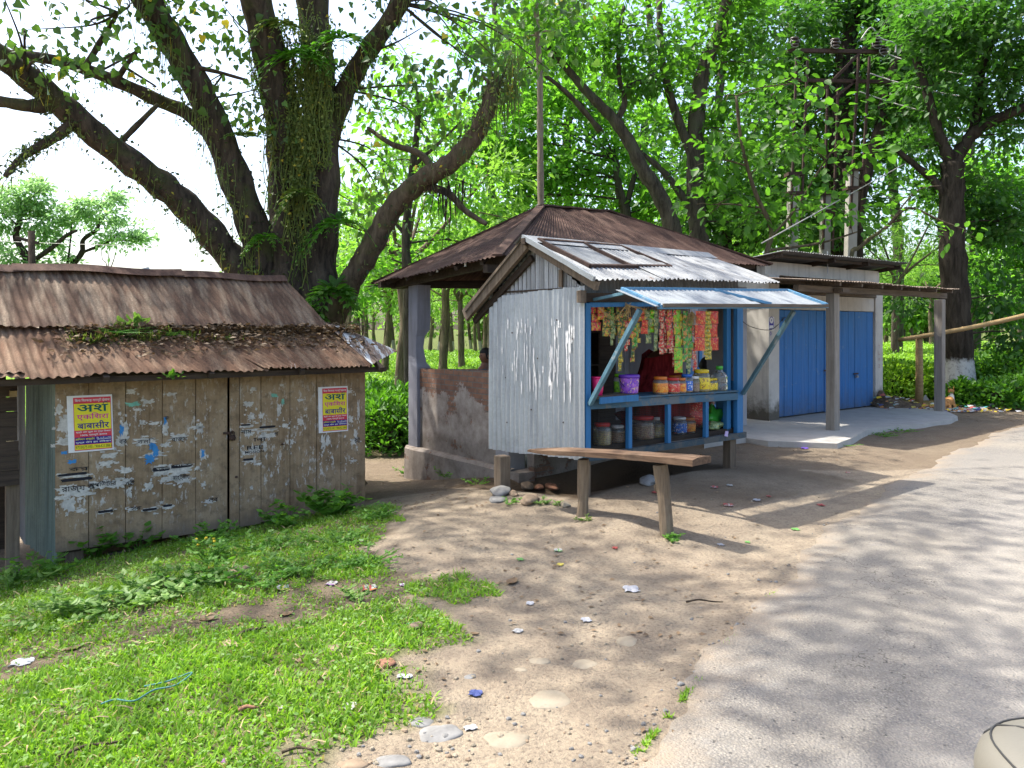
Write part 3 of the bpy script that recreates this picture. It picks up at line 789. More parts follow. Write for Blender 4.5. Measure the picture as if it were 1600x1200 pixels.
    q = f.hit(180, 426, 1, 1.02); q2 = f.hit(232, 417, 1, 1.05); q3 = f.hit(243, 428, 1, 1.02)
    MB().mesh([q + Vector((0, .02, -.03)), q3 + Vector((0, .02, -.03)), q2, q + Vector((0, .05, -.03)), q3 + Vector((0, .05, -.03)), q2 + Vector((0, .03, 0))], [(0, 1, 2), (5, 4, 3), (0, 2, 5, 3), (1, 4, 5, 2)]).build('loose_tin_flap', M['rust_side'], r, z0=z0)
    # posters
    def poster(pxs, label):
        tl, tr, brr, bl = [f.hit(px, py, 1, -.022) for px, py in pxs]
        ex = tr - tl; ey = tl - bl
        t = Vector((0, -.0012, 0))
        mb = MB(); mb.cur = 0
        n = 6
        for i in range(n):      # paper sheet, slightly cockled, with its own thickness
            for j in range(n):
                def P(a, b, o=0): return bl + ex * a + ey * b + Vector((0, -.0025 * abs(sin(3 * a + 5 * b)) * (1 if 0 < a < 1 else .3) - o, 0))
                mb.poly([P(i / n, j / n), P((i + 1) / n, j / n), P((i + 1) / n, (j + 1) / n), P(i / n, (j + 1) / n)])
        def rect(m, a0, b0, a1, b1, o):
            mb.cur = m; d = Vector((0, -.0045 - o, 0))
            mb.poly([bl + ex * a0 + ey * b0 + d, bl + ex * a1 + ey * b0 + d, bl + ex * a1 + ey * b1 + d, bl + ex * a0 + ey * b1 + d])
        x0, x1 = .135, .965
        rect(1, x0, .03, x1, .965, .0004)                                  # red margin
        rect(2, x0 + .012, .385, x1 - .012, .855, .0008); rect(4, x0 + .012, .135, x1 - .012, .26, .0008); rect(2, x0 + .012, .045, x1 - .012, .125, .0008)
        def txt(m, s, a0, b0, a1, b1, bold):
            mb.cur = m
            put_text(mb, s, bl + ex * a0 + ey * b0, ex.normalized(), ey.normalized(), (a1 - a0) * ex.length, (b1 - b0) * ey.length, bold, (0, -.0062, 0))
        txt(5, 'िबना िचरफाड़ गारन्टी ईलाज', .17, .875, .94, .945, .012)
        txt(3, 'अश', .21, .705, .90, .835, .016)
        # the little hook (reph) over the last letter
        hk = [(.80, .835), (.815, .86), (.85, .868), (.885, .852), (.90, .865), (.86, .882), (.81, .876), (.785, .845)]
        mb.cur = 3; mb.poly([bl + ex * a + ey * b + Vector((0, -.0057, 0)) for a, b in hk])
        txt(6, 'एकिशरा', .20, .555, .91, .69, .016); txt(4, 'बाबासीर', .21, .405, .91, .545, .016)
        txt(5, 'स्त्री और पुरुष का गुप्त िवकार', .17, .33, .94, .372, .012); txt(5, '100% गारन्टी ईलाज', .27, .272, .86, .318, .015)
        txt(2, 'हािनमान आयुर्वेद', .16, .20, .58, .252, .015); txt(5, 'िद. ९ से ५ तक', .62, .225, .95, .25, .01); txt(5, 'फालाकाटा', .62, .20, .95, .222, .01)
        txt(5, 'गुप्त रोग हर रिववार', .16, .145, .95, .19, .015); txt(7, '9733075100 / 9064213863', .155, .06, .955, .112, .0)
        o = mb.build('poster', [M['paper'], M['p_red'], M['p_yel'], M['p_teal'], M['p_navy'], M['paper'], M['p_pink'], M['ink']], r, z0=z0)
        o['label'] = label
    poster([(104, 619), (175, 616), (178, 701), (107, 708)], 'larger bright poster on the left door leaf')
    poster([(497, 605), (543, 603), (543, 673), (498, 677)], 'smaller bright poster on the right door leaf')
    # torn paper scraps with printed remains
    rnd = random.Random(3)
    mb = MB()
    def scrap(px, py, w, h, mat=0, rag=.55, lay=0):
        c = f.hit(px, py, 1, -.0205 - .0008 * lay); n = 26; pts = []
        sx = w / 1200 * 8; sy = h / 1200 * 8
        for k in range(n):
            a = 2 * pi * k / n
            ca, sa = cos(a), sin(a); m = max(abs(ca), abs(sa)); q = (1 / m) * .8 + .2
            rr = (1 - rag * rnd.random()) * q
            pts.append(c + Vector((ca * rr * sx / 2, 0, sa * rr * sy / 2)))
        mb.cur = mat; mb.poly(pts)
        if mat == 0 and w * h > 60:
            for q in range(5):      # loose rags and fibres round the main scrap
                scrap(px + rnd.uniform(-.75, .75) * w, py + rnd.uniform(-.8, .8) * h, w * rnd.uniform(.12, .4), min(7, h * rnd.uniform(.15, .5)), 0, .6, .08 + .06 * q)
    S = [(100, 664, 22, 30), (98, 690, 26, 14), (112, 743, 42, 9), (118, 768, 58, 18), (108, 788, 18, 26), (160, 757, 36, 14), (184, 756, 20, 16), (170, 712, 28, 10), (165, 724, 24, 10), (195, 670, 16, 30), (190, 688, 18, 22),
         (228, 690, 40, 14), (240, 710, 34, 10), (252, 737, 30, 12), (282, 735, 44, 20), (272, 748, 44, 10), (285, 750, 26, 14), (250, 730, 26, 8), (196, 735, 20, 10), (200, 752, 18, 14), (202, 768, 8, 18), (232, 760, 14, 18), (278, 684, 30, 14), (258, 668, 10, 20),
         (312, 670, 12, 22), (317, 710, 12, 22), (310, 668, 24, 8), (318, 757, 10, 8), (126, 797, 18, 6), (165, 799, 26, 7), (206, 796, 18, 7), (235, 796, 26, 8), (262, 792, 22, 12), (326, 783, 18, 10), (92, 640, 12, 20), (205, 612, 16, 8), (232, 628, 20, 8), (215, 640, 16, 6), (268, 616, 18, 6), (222, 660, 10, 8), (240, 662, 20, 6),
         (392, 652, 14, 12), (408, 650, 12, 12), (385, 665, 26, 8), (392, 672, 40, 5), (420, 672, 34, 4), (388, 678, 18, 10), (411, 682, 20, 8), (425, 680, 20, 9), (398, 702, 28, 14), (414, 698, 9, 20), (384, 708, 14, 10), (390, 720, 26, 8), (402, 725, 16, 5), (436, 640, 10, 26), (446, 665, 14, 10), (388, 632, 20, 12), (456, 690, 8, 10), (470, 660, 14, 14), (505, 690, 10, 30), (512, 688, 10, 26), (556, 680, 8, 26), (560, 640, 7, 40), (548, 655, 12, 14), (553, 690, 18, 16), (552, 720, 18, 6), (470, 625, 14, 6), (395, 608, 10, 8), (440, 602, 8, 6), (447, 756, 5, 6), (393, 762, 6, 8), (545, 612, 16, 8)]
    for s in S: scrap(*s)
    for s in [(243, 704, 12, 26), (236, 697, 7, 14), (234, 718, 20, 18), (258, 657, 5, 16), (112, 722, 14, 8), (100, 707, 14, 6), (317, 708, 7, 16), (190, 672, 8, 22)]: scrap(*s, 1, .62, 1)
    for s in [(208, 632, 24, 9), (429, 618, 14, 8), (442, 628, 8, 12)]: scrap(*s, 2, .6, 1)
    for s in [(114, 741, 40, 4), (120, 749, 44, 5), (252, 733, 26, 7), (284, 728, 34, 6), (384, 664, 16, 3), (418, 667, 30, 4), (388, 718, 18, 4), (165, 799, 22, 4), (234, 796, 22, 4), (262, 790, 14, 4)]: scrap(*s, 3, .15, 1)
    def word(s, px, py, w, h, mat=3, bold=.01):
        c = f.hit(px, py, 1, -.0228); mb.cur = mat
        put_text(mb, s, c, Vector((1, 0, -.02)), Vector((0, 0, 1)), w / 1200 * 8.2, h / 1200 * 8.2, bold)
    for w in [('রাজ্য ক', 96, 772, 42, 10), ('ম্পিউটার', 140, 764, 34, 10), ('শ্রী', 196, 762, 12, 11), ('কলি', 215, 694, 22, 8), ('রাজ্য', 268, 692, 22, 8), ('রাষ্ট্রীয়', 270, 752, 24, 10), ('কর', 108, 737, 24, 5), ('বার', 186, 694, 10, 7), ('নাম', 377, 678, 16, 6), ('ানা', 396, 690, 20, 6), ('গ', 428, 681, 7, 6), ('REE', 386, 703, 26, 6), ('MISSION', 383, 709, 30, 4), ('জন', 258, 656, 5, 5), ('সক', 205, 798, 14, 5), ('লব', 326, 785, 14, 6), ('৯৫', 554, 692, 10, 10)]: word(*w)
    word('শিক্ষা', 272, 730, 30, 4, 0, .01); word('প্রাথমিক', 244, 735, 22, 4, 0, .01)
    tag(mb.build('torn_paper', [M['oldpaper'], M['p_blue'], M['p_mint'], M['ink']], r, z0=z0), kind='stuff')
    return f
HUT = build_kiosk()

def build_side_stall():
    f = HUT
    # board lean-to at the left edge of the picture
    r = thing('board_stall', 'dark board stall on a square post at the left edge, beside the plank kiosk', 'stall', (f.w(-.9, .1).x, f.w(-.9, .1).y, -.55), f.th)
    o = f.loc(r.location); 
    def L(x, y, z): return (x - o.x, y - o.y, z + .55)
    mb = MB(); zb = f.hit(28, 757, 1, .05).z; zt = f.hit(28, 596, 1, .05).z; x1 = f.hit(28, 700, 1, .05).x
    n = 7
    for i in range(n):
        za = zb + (zt - zb) * i / n; zc = zb + (zt - zb) * (i + 1) / n - .004
        a = L(x1 - 1.6, .04, za); b = L(x1 + random.uniform(-.01, .01), .06, zc); mb.box(a[0], a[1], a[2], b[0], b[1], b[2], .002)
    mb.build('board_wall', M['timber_dark'], r)
    mb = MB(); x2 = f.hit(9, 800, 1, .08).x; x3 = f.hit(31, 800, 1, .08).x
    a = L(x2, .08, -.85); b = L(x3, .20, zb + .3); mb.box(*a, *b); mb.build('post', M['timber_z'], r, bevel=.004)
    a = L(x1 - 1.5, .08, -.85); b = L(x1 - 1.36, .2, zb + .3); MB().box(*a, *b).build('post', M['timber_z'], r)
    a = L(f.hit(15, 620, 1, -.02).x, -.06, f.hit(15, 620, 1, -.02).z); MB().box(a[0], a[1], a[2], a[0] + .055, a[1] + .10, a[2] + .055).build('rail_end', M['bamboo'], r)
    mb = MB(); mb.corr(L(x1 - 1.8, -.38, 1.36), L(x1 + .02, -.38, 1.36), L(x1 + .02, 1.6, 1.62), L(x1 - 1.8, 1.6, 1.62), .08, .009, 4); mb.build('roof_sheet', M['rust'], r, True)
    mb = MB(); a = L(x1 - 1.6, 1.5, -.8); b = L(x1, 1.54, 1.5); mb.box(*a, *b); mb.build('back_wall', M['timber_dark'], r)
build_side_stall()

# ================================================================== BENCH
def build_bench():
    p1 = ground_hit(910, 806); p2 = ground_hit(1044, 838)
    d = (p2 - p1); d.z = 0; L = d.length; d.normalize()
    ang = math.atan2(d.y, d.x)
    f = Frame(p1.x, p1.y, math.degrees(ang))
    r = thing('plank_bench', 'rough plank bench on two log legs in front of the tin shop', 'bench', (p1.x, p1.y, p1.z), ang)
    z0 = p1.z
    a = f.hit(832, 703, 1, 0); b = f.hit(1097, 720, 1, 0); m = f.hit(960, 710, 1, 0)
    n = 22; vs = []; fs = []; rnd = random.Random(5)
    for i in range(n + 1):
        t = i / n; x = a.x + (b.x - a.x) * t; z = a.z + (b.z - a.z) * t + .012 * sin(pi * t)
        w = .125 + .015 * sin(7 * t) + (-.05 * (1 - t / .12) if t < .12 else 0); th = .019 + .010 * t + .004 * rnd.random() - (.012 * (1 - t / .15) if t < .15 else 0)
        e = rnd.uniform(-.006, .006)
        for (y, zz) in ((-w + e, -th), (w, -th), (w, th * .8), (.03, th), (-w * .4, th + .004), (-w + e, th * .7)): vs.append((x, y, z + zz - z0))
    k = 6
    for i in range(n):
        for j in range(k): fs.append((i * k + j, i * k + (j + 1) % k, (i + 1) * k + (j + 1) % k, (i + 1) * k + j))
    fs.append(tuple(range(k - 1, -1, -1))); fs.append(tuple(range(n * k, n * k + k)))
    MB().mesh(vs, fs).build('seat_plank', M['bench'], r)
    def leg(x, zt, zb, r0, r1, lean, knob):
        mb = MB(); pts = []; rad = []
        for i in range(9):
            t = i / 8; pts.append((x + lean * t, .01 * sin(4 * t), zt + (zb - zt) * t - z0)); rad.append((r0 + (r1 - r0) * t) * (1 + .06 * sin(9 * t + x)))
        mb.tube(pts, rad, 10, True, .07)
        if knob: mb.blob((x + lean * .3 - r0, 0, zt + (zb - zt) * .3 - z0), (.02, .03, .04), 3, 8, 6)
        mb.build('log_leg', M['bench_leg'], r)
    t1 = f.hit(912, 714, 1, 0); t2 = f.hit(1032, 722, 1, 0)
    leg(t1.x, t1.z - .02, gz(p1.x, p1.y) - .08, .052, .052, (f.loc(p1).x - t1.x), 0)
    leg(t2.x, t2.z - .02, gz(p2.x, p2.y) - .08, .062, .058, (f.loc(p2).x - t2.x), 1)
build_bench()
# ================================================================== TIN SHOP
SH = Frame(.74, 7.92, 38.5, 0)
def build_shop():
    f = SH
    zr = gz(f.o.x, f.o.y)
    r = thing('tin_shop', 'raised tin sweet shop with blue timber front, open counter and propped-up flap', 'shop', (f.o.x, f.o.y, zr), f.th)
    z0 = zr
    X1 = f.hit(1158, 690, 1, 0).x; Dp = 1.55
    zb = f.hit(918, 706, 1, 0).z; zfl = zb + .03
    zc = f.hit(916, 628, 1, 0).z; zt = f.hit(916, 478, 1, 0).z
    def B(name, m, x0, y0, za, x1, y1, zz, bev=.004, parent=r): return MB().box(x0, y0, za, x1, y1, zz).build(name, m, parent, z0=z0, bevel=bev)
    # floor and lip
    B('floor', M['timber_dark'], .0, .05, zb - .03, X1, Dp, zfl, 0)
    mb = MB(); mb.bar((-.02, -.03, zb - .055), (X1 + .04, -.03, zb - .055), .05, .07, seg=8, jit=.003); mb.build('floor_beam', M['beam_dim'], r, z0=z0)
    # left wall sheets: lower bright sheet, upper gable sheet set back a little
    yb = f.hit(764, 600, 0, -.02).y
    zl0 = f.hit(906, 718, 0, -.02).z; zl1 = f.hit(766, 702, 0, -.02).z
    zu0 = f.hit(906, 447, 0, -.02).z; zu1 = f.hit(766, 464, 0, -.02).z
    mb = MB(); mb.corr((-.02, yb, zl1), (-.02, -.03, zl0), (-.02, -.03, zu0), (-.02, yb, zu1), .082, .014, 10, .003, 8, .01)
    wall = mb.build('tin_wall', M['galv_wall'], r, True, z0)
    pk = Vector((-.0, .78, f.hit(810, 380, 0, 0).z))
    # gable: trapezoid strip sheets following the slope
    mb = MB(); n = 22
    def ztop(y): return pk.z - .03 - (abs(y - .78)) * .70
    for i in range(n):
        ya = -.03 + (yb + .03) * i / n; yc = -.03 + (yb + .03) * (i + 1) / n
        A = (.015, yc, min(zu0, zu1) - .05); Bq = (.015, ya, min(zu0, zu1) - .05); Cq = (.015, ya, max(ztop(ya), zu0 - .02)); Dq = (.015, yc, max(ztop(yc), zu0 - .02))
        mb.corr(A, Bq, Cq, Dq, .082, .012, 3, .0, 6)
    mb.build('gable_sheet', M['galv_gable'], r, True, z0)
    B('gable_post', M['timber_z'], -.035, .30, zu0 - .0, -.012, .355, ztop(.33) + .0)
    # torn white paper strips on the tin wall
    mb = MB(); rnd = random.Random(9)
    rid = []
    for k in range(90):
        px = rnd.uniform(782, 900); py = rnd.uniform(500, 612)
        if rnd.random() < .6: px = rnd.choice([808, 815, 824, 829, 835, 858, 862, 867, 872, 886, 891]) + rnd.uniform(-1.5, 1.5)
        c = f.hit(px, py, 0, -.035); h = rnd.uniform(.05, .30) * (1 if py > 520 else .5); w = rnd.uniform(.008, .024)
        ph = round(c.y / .066) * .066 + .0165 * rnd.choice((-1, 1)) if False else c.y
        nn = 7; a = []; b = []
        for j in range(nn):
            t = j / (nn - 1); ww = w * (1 - .5 * rnd.random()) * (.3 if j in (0, nn - 1) else 1)
            a.append((c.x - .003, ph - ww / 2, c.z - h / 2 + h * t)); b.append((c.x - .003, ph + ww / 2 * rnd.uniform(.6, 1.2), c.z - h / 2 + h * t))
        mb.poly(b + a[::-1])
    tag(mb.build('torn_paper', M['paper'], r, z0=z0), kind='stuff')
    for (px, py) in ((800, 520), (840, 560), (790, 590), (870, 500), (895, 530), (830, 640), (880, 660), (792, 660)):
        q = f.hit(px, py, 0, -.03); MB().blob(q, (.006, .010, .010), 1, 8, 5, 0).build('nail_head', M['rust_bar'], r, z0=z0)
    # verge and rafters
    eF = f.hit(930, 437, 1, -.33); eF.x = min(eF.x, -.10)
    ridge_z = f.hit(806, 375, 0, -.14).z; xr = f.hit(1106, 399, 1, .78).x; xe = f.hit(1218, 440, 1, -.33).x
    zeL = f.hit(930, 437, 1, -.33).z; zeR = f.hit(1216, 441, 1, -.33).z; zrR = f.hit(1106, 399, 1, .78).z
    eb = f.hit(724, 468, 0, -.16)
    zeb = ridge_z - .80
    def rz_(x): return ridge_z + (zrR - ridge_z) * max(0, x) / xr
    mb = MB(); mb.bar((-.10, -.30, zeL - .06), (-.10, .78, ridge_z - .05), .05, .09); mb.build('barge_board', M['timber_z'], r, z0=z0)
    mb = MB(); mb.bar((-.12, .78, ridge_z - .04), (-.12, 1.95, zeb - .03), .05, .15); mb.build('barge_board', M['timber_z'], r, z0=z0)
    mb = MB(); mb.bar((-.02, .80, ridge_z - .2), (-.02, 1.9, zeb - .10), .04, .07); mb.build('rafter', M['timber_dark'], r, z0=z0)
    mb = MB(); mb.bar((-.2, .75, ridge_z - .035), (xr + .05, .75, zrR - .05), .07, .07); mb.build('ridge_beam', M['timber_dark'], r, z0=z0)
    # front roof slope in three sheets, back slope
    nsh = 3
    for k in range(nsh):
        a0, a1 = k / nsh, (k + 1) / nsh; o = .012 * (k % 2)
        xa = -.16 + (xe + .16) * a0 - (.04 if k else 0); xb = -.16 + (xe + .16) * a1
        ta = -.16 + (xr + .16) * a0 - (.04 if k else 0); tb = -.16 + (xr + .16) * a1
        za = zeL + (zeR - zeL) * a0; zz = zeL + (zeR - zeL) * a1
        mb = MB(); mb.corr((xa, -.33, za + o), (xb, -.33, zz + o), (tb, .80, rz_(tb) + o), (ta, .80, rz_(ta) + o), .074, .0105, 8, .006, 8, .012)
        mb.build('roof_sheet', M['galv_roof'], r, True, z0)
    mb = MB(); mb.corr((-.17, 1.9, zeb), (xr, 1.9, zeb), (xr, .78, zrR + .012), (-.17, .78, ridge_z + .012), .074, .0105, 5, .006, 6); mb.build('back_roof_sheet', M['galv_dark'], r, True, z0)
    mb = MB()
    for i in range(12):
        x0 = -.19 + (xr + .2) * i / 12; x1 = -.19 + (xr + .2) * (i + 1) / 12; w = .005 * sin(9 * i)
        mb.poly([(x0, .62, rz_(x0) - .07 + .02), (x1, .62, rz_(x1) - .07 + .02), (x1, .78, rz_(x1) + .04), (x0, .78, rz_(x0) + .04)])
        mb.poly([(x0, .78, rz_(x0) + .04), (x1, .78, rz_(x1) + .04), (x1, .93, rz_(x1) - .05), (x0, .93, rz_(x0) - .05)])
    mb.build('ridge_cap', M['galv_roof'], r, z0=z0)
    # pale folded flashing down the left verge
    mb = MB(); mb.bar((-.175, -.33, zeL + .005), (-.175, .78, ridge_z + .02), .03, .05, seg=6, jit=.003); mb.build('verge_flashing', M['galv_awning'], r, z0=z0)
    # front: posts, rails, lintel
    w = .058
    B('corner_post', M['blue'], .0, -.035, zb - .06, w + .012, .03, zt + .03)
    xR0 = f.hit(1149, 600, 1, 0).x; B('corner_post', M['blue'], xR0, -.03, zb - .06, X1, .03, zt + .06)
    B('inner_post', M['blue'], xR0 - .10, .05, zb, xR0 - .02, .11, zt + .05)
    mb = MB(); mb.bar((w, -.012, zc - .035), (xR0, -.012, f.hit(1150, 615, 1, 0).z - .03), .055, .085, seg=6, jit=.002); mb.build('counter_rail', M['blue_dim'], r, z0=z0)
    zt2 = f.hit(1150, 478, 1, 0).z
    mb = MB(); mb.bar((w, -.005, zt + .012), (X1, -.005, zt2 + .03), .05, .05, seg=5, jit=.002); mb.build('top_rail', M['blue'], r, z0=z0)
    mb = MB(); mb.bar((-.08, -.02, zt + .085), (X1 + .1, -.02, zt2 + .10), .08, .09, seg=8, jit=.004); mb.build('lintel', M['timber_dark'], r, z0=z0)
    mb = MB(); mb.lathe((-.08, -.05, zt + .03), [(0, 0), (.05, .0), (.052, .12), (0, .13)], 10); mb.build('beam_end', M['timber'], r, z0=z0)
    for px in (982, 1043, 1102):
        x = f.hit(px, 660, 1, 0).x; B('front_stud', M['blue'], x - .028, -.03, zb - .03, x + .028, .02, zc - .06)
    mb = MB(); mb.corr((.0, .03, zt + .10), (X1, .03, zt2 + .12), (X1, .06, zeR + .06), (.0, .06, zeL + .08), .06, .008, 3, .002, 6); mb.build('front_upper_sheet', M['galv_dark'], r, True, z0)
    # counter boards
    zcR = f.hit(1150, 613, 1, 0).z
    mb = MB(); mb.mesh([(w, -.05, zc + .01), (xR0, -.05, zcR + .01), (xR0, .34, zcR + .01), (w, .34, zc + .01), (w, -.05, zc + .03), (xR0, -.05, zcR + .03), (xR0, .34, zcR + .03), (w, .34, zc + .03)], [(3, 2, 1, 0), (4, 5, 6, 7), (0, 1, 5, 4), (1, 2, 6, 5), (2, 3, 7, 6), (3, 0, 4, 7)])
    mb.build('counter', M['blue_dim'], r, z0=z0)
    x0 = f.hit(930, 628, 1, -.1).x; x1 = f.hit(992, 622, 1, -.1).x
    MB().box(x0, -.13, zc + .032, x1, .12, zc + .055).build('counter_shelf', M['timber'], r, z0=z0); MB().box(x0 + .02, -.155, zc - .015, x1, -.132, zc + .052).build('shelf_edge', M['blue'], r, z0=z0, bevel=.003)
    # wire mesh behind the lower openings
    mb = MB(); s = .020
    x = w
    while x < f.hit(1102, 660, 1, 0).x:
        mb.box(x - .0012, .025, zb, x + .0012, .0275, zc - .07); x += s
    z = zb
    while z < zc - .07:
        mb.box(w, .0280, z - .0012, f.hit(1102, 660, 1, 0).x, .0305, z + .0012); z += s
    mb.build('wire_mesh', M['darkwire'], r, z0=z0)
    # interior shell
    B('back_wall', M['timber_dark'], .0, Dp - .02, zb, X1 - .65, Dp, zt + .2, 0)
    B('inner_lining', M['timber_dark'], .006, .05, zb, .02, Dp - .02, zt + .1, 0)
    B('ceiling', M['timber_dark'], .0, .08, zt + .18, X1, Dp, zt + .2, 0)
    # right wall: blue dado, grey boards, blue window with pale light through, framed picture
    wr = X1 - .03
    B('side_wall', M['blue'], wr, .05, zb, wr + .02, .36, zb + .62, 0); B('side_wall', M['plaster_grey'], wr, .05, zb + .62, wr + .02, .5, zt + .2, 0)
    yb0 = f.hit(1140, 540, 0, wr).y; 
    # rear doorway on the right of the back: blue frame
    xa = f.hit(1090, 600, 1, 1.2).x; xb = f.hit(1138, 600, 1, 1.2).x; zh = f.hit(1120, 538, 1, 1.2).z
    for (xx0, xx1) in ((xa, xa + .07), (xb - .07, xb)): B('rear_door_jamb', M['blue'], xx0, 1.17, zb, xx1, 1.23, zh)
    B('rear_door_head', M['blue'], xa, 1.165, zh - .002, xb, 1.235, zh + .07); B('rear_door_rail', M['blue'], xa + .07, 1.18, zb + .26, xb - .07, 1.22, zb + .32)
    B('rear_wall', M['plaster_grey'], xb, 1.19, zb, X1 + .5, 1.22, zt + .15, 0); B('rear_wall', M['timber_dark'], xa, 1.19, zh + .075, xb, 1.22, zt + .15, 0)
    B('rear_dado', M['blue'], xb + .005, 1.165, zb, X1 + .4, 1.185, zb + .72, 0)
    # stilts
    p = f.loc(ground_hit(786, 768)); q = f.hit(786, 712, 1, p.y)
    MB().box(q.x - .075, p.y - .05, gz(*f.w(q.x, p.y)[:2]) - .15, q.x + .065, p.y + .07, zl1 + .03, .004).build('stilt', M['timber_z'], r, z0=z0, bevel=.005)
    q = f.hit(1140, 712, 1, .06); MB().box(q.x - .07, .0, gz(*f.w(q.x, .06)[:2]) - .15, q.x + .05, .11, zb - .10, .004).build('stilt', M['timber_z'], r, z0=z0, bevel=.005)
    q = f.hit(928, 740, 1, .06); MB().box(.0, .0, gz(*f.w(.05, .06)[:2]) - .15, .10, .10, zb - .10, .004).build('stilt', M['timber_z'], r, z0=z0, bevel=.005)
    MB().box(X1 - .15, 1.35, gz(*f.w(2.6, 1.4)[:2]) - .15, X1 - .04, 1.46, zb - .03).build('stilt', M['timber_z'], r, z0=z0)
    # awning flap
    def A(px, py, y): return f.hit(px, py, 1, y)
    il = A(972, 455, -.58); ir = A(1230, 457, -.60); fl = A(1030, 479, -1.02); fr = A(1292, 478, -1.10)
    mb = MB(); mb.corr(fl + Vector((.01, .02, .012)), fr + Vector((-.01, .02, .012)), ir + Vector((-.01, -.02, .012)), il + Vector((.01, -.02, .012)), .07, .007, 6, .002, 6, .0); fp = mb.build('flap_sheet', M['galv_awning'], r, True, z0)
    def bar(name, a, b, ww, h, m, parent=r, seg=1, jit=0): return MB().bar(a, b, ww, h, seg=seg, jit=jit).build(name, m, parent, z0=z0, bevel=.003)
    up = Vector((0, 0, .012))
    bar('flap_frame', fl - up * .3, fr - up * .3, .045, .04, M['blue_awn'], fp, 4, .002); bar('flap_frame', il + up * 2, ir + up * 2, .04, .035, M['blue_awn'], fp, 4, .002)
    bar('flap_frame', il + up * 2, fl + up, .045, .035, M['blue_awn'], fp); bar('flap_frame', ir + up * 2, fr + up, .05, .04, M['blue_awn'], fp)
    mi = il.lerp(ir, .50); mf = fl.lerp(fr, .62); bar('flap_frame', mi + up * 2, mf + up * 2, .06, .03, M['blue_awn'], fp)
    bar('flap_batten', fl + Vector((.02, -.03, .01)), fr + Vector((-.02, -.03, .0)), .02, .035, M['timber'], fp, 8, .004); bar('flap_edge_sheet', il + Vector((-.06, 0, .01)), fl + Vector((-.03, -.01, .0)), .07, .008, M['galv_awning'], fp)
    bar('flap_arm', (.10, .0, zt + .06), il + Vector((.03, 0, -.02)), .03, .03, M['blue_strut']); bar('flap_arm', (X1 - .06, 0, zt2 + .07), ir + Vector((-.05, 0, -.02)), .03, .03, M['blue_strut'])
    bar('prop_strut', (.03, -.06, zc - .02), f.hit(1000, 484, 1, -.80), .045, .045, M['blue_strut']); bar('prop_strut', (X1 - .04, -.05, zcR - .02), f.hit(1240, 486, 1, -.85), .045, .045, M['blue_strut'])
    # string knot at the lintel
    mb = MB(); c = f.hit(980, 478, 1, -.05); rnd = random.Random(2)
    for k in range(14): mb.tube([c, c + Vector((rnd.uniform(-.05, .06), rnd.uniform(-.02, .01), rnd.uniform(-.02, .04))), c + Vector((rnd.uniform(-.06, .06), rnd.uniform(-.02, .01), rnd.uniform(-.14, .01)))], .003, 4)
    for k in range(4): mb.tube(spline([f.hit(935, 478 + k, 1, -.02), f.hit(960, 496 + 2 * k, 1, -.03), c, f.hit(1010, 490 - 2 * k, 1, -.03)], 5), .002, 4)
    mb.build('binding_string', M['straw'], r, z0=z0)
    return dict(zb=zb, zc=zc, zcR=zcR, zt=zt, zt2=zt2, X1=X1, z0=z0, root=r, ridge=(ridge_z, zrR, xr), eave=(zeL, zeR, xe))
SI = build_shop()

def roof_frame():
    """rusty window grille frame lying on the front roof slope"""
    f = SH; zr, zrR, xr = SI['ridge']; zeL, zeR, xe = SI['eave']
    p0 = Vector((.3, -.33, zeL + .03)); n = Vector((-(zrR - zr) / xr * .5, -(zr - zeL), 1.13))
    P = [f.hitp(px, py, p0, n) for px, py in ((841, 375), (969, 385), (1048, 417), (922, 416))]
    c = f.w(*P[0]); r = thing('window_frame', 'rusty two-pane window frame lying flat on the shiny tin roof', 'window frame', c, f.th)
    o = P[0]; P = [p - o for p in P]
    m0 = P[0].lerp(P[1], .52); m1 = P[3].lerp(P[2], .48); nn = n.normalized()
    for a, b in ((P[0], P[1]), (P[1], P[2]), (P[2], P[3]), (P[3], P[0]), (m0, m1)):
        MB().bar(a, b, .04, .045, up=nn).build('frame_bar', M['rust_bar'], r)
    mb = MB(); q = nn * -.012
    g = MB(); g.mesh([P[0] + q, m0 + q, m1 + q, P[3] + q, P[0] + q - nn * .005, m0 + q - nn * .005, m1 + q - nn * .005, P[3] + q - nn * .005], [(0, 1, 2, 3), (7, 6, 5, 4)]); g.build('pane', M['galv_dark'], r)
    g = MB(); g.mesh([m0 + q, P[1] + q, P[2] + q, m1 + q, m0 + q - nn * .005, P[1] + q - nn * .005, P[2] + q - nn * .005, m1 + q - nn * .005], [(0, 1, 2, 3), (7, 6, 5, 4)]); g.build('pane', M['galv_dark'], r)
roof_frame()

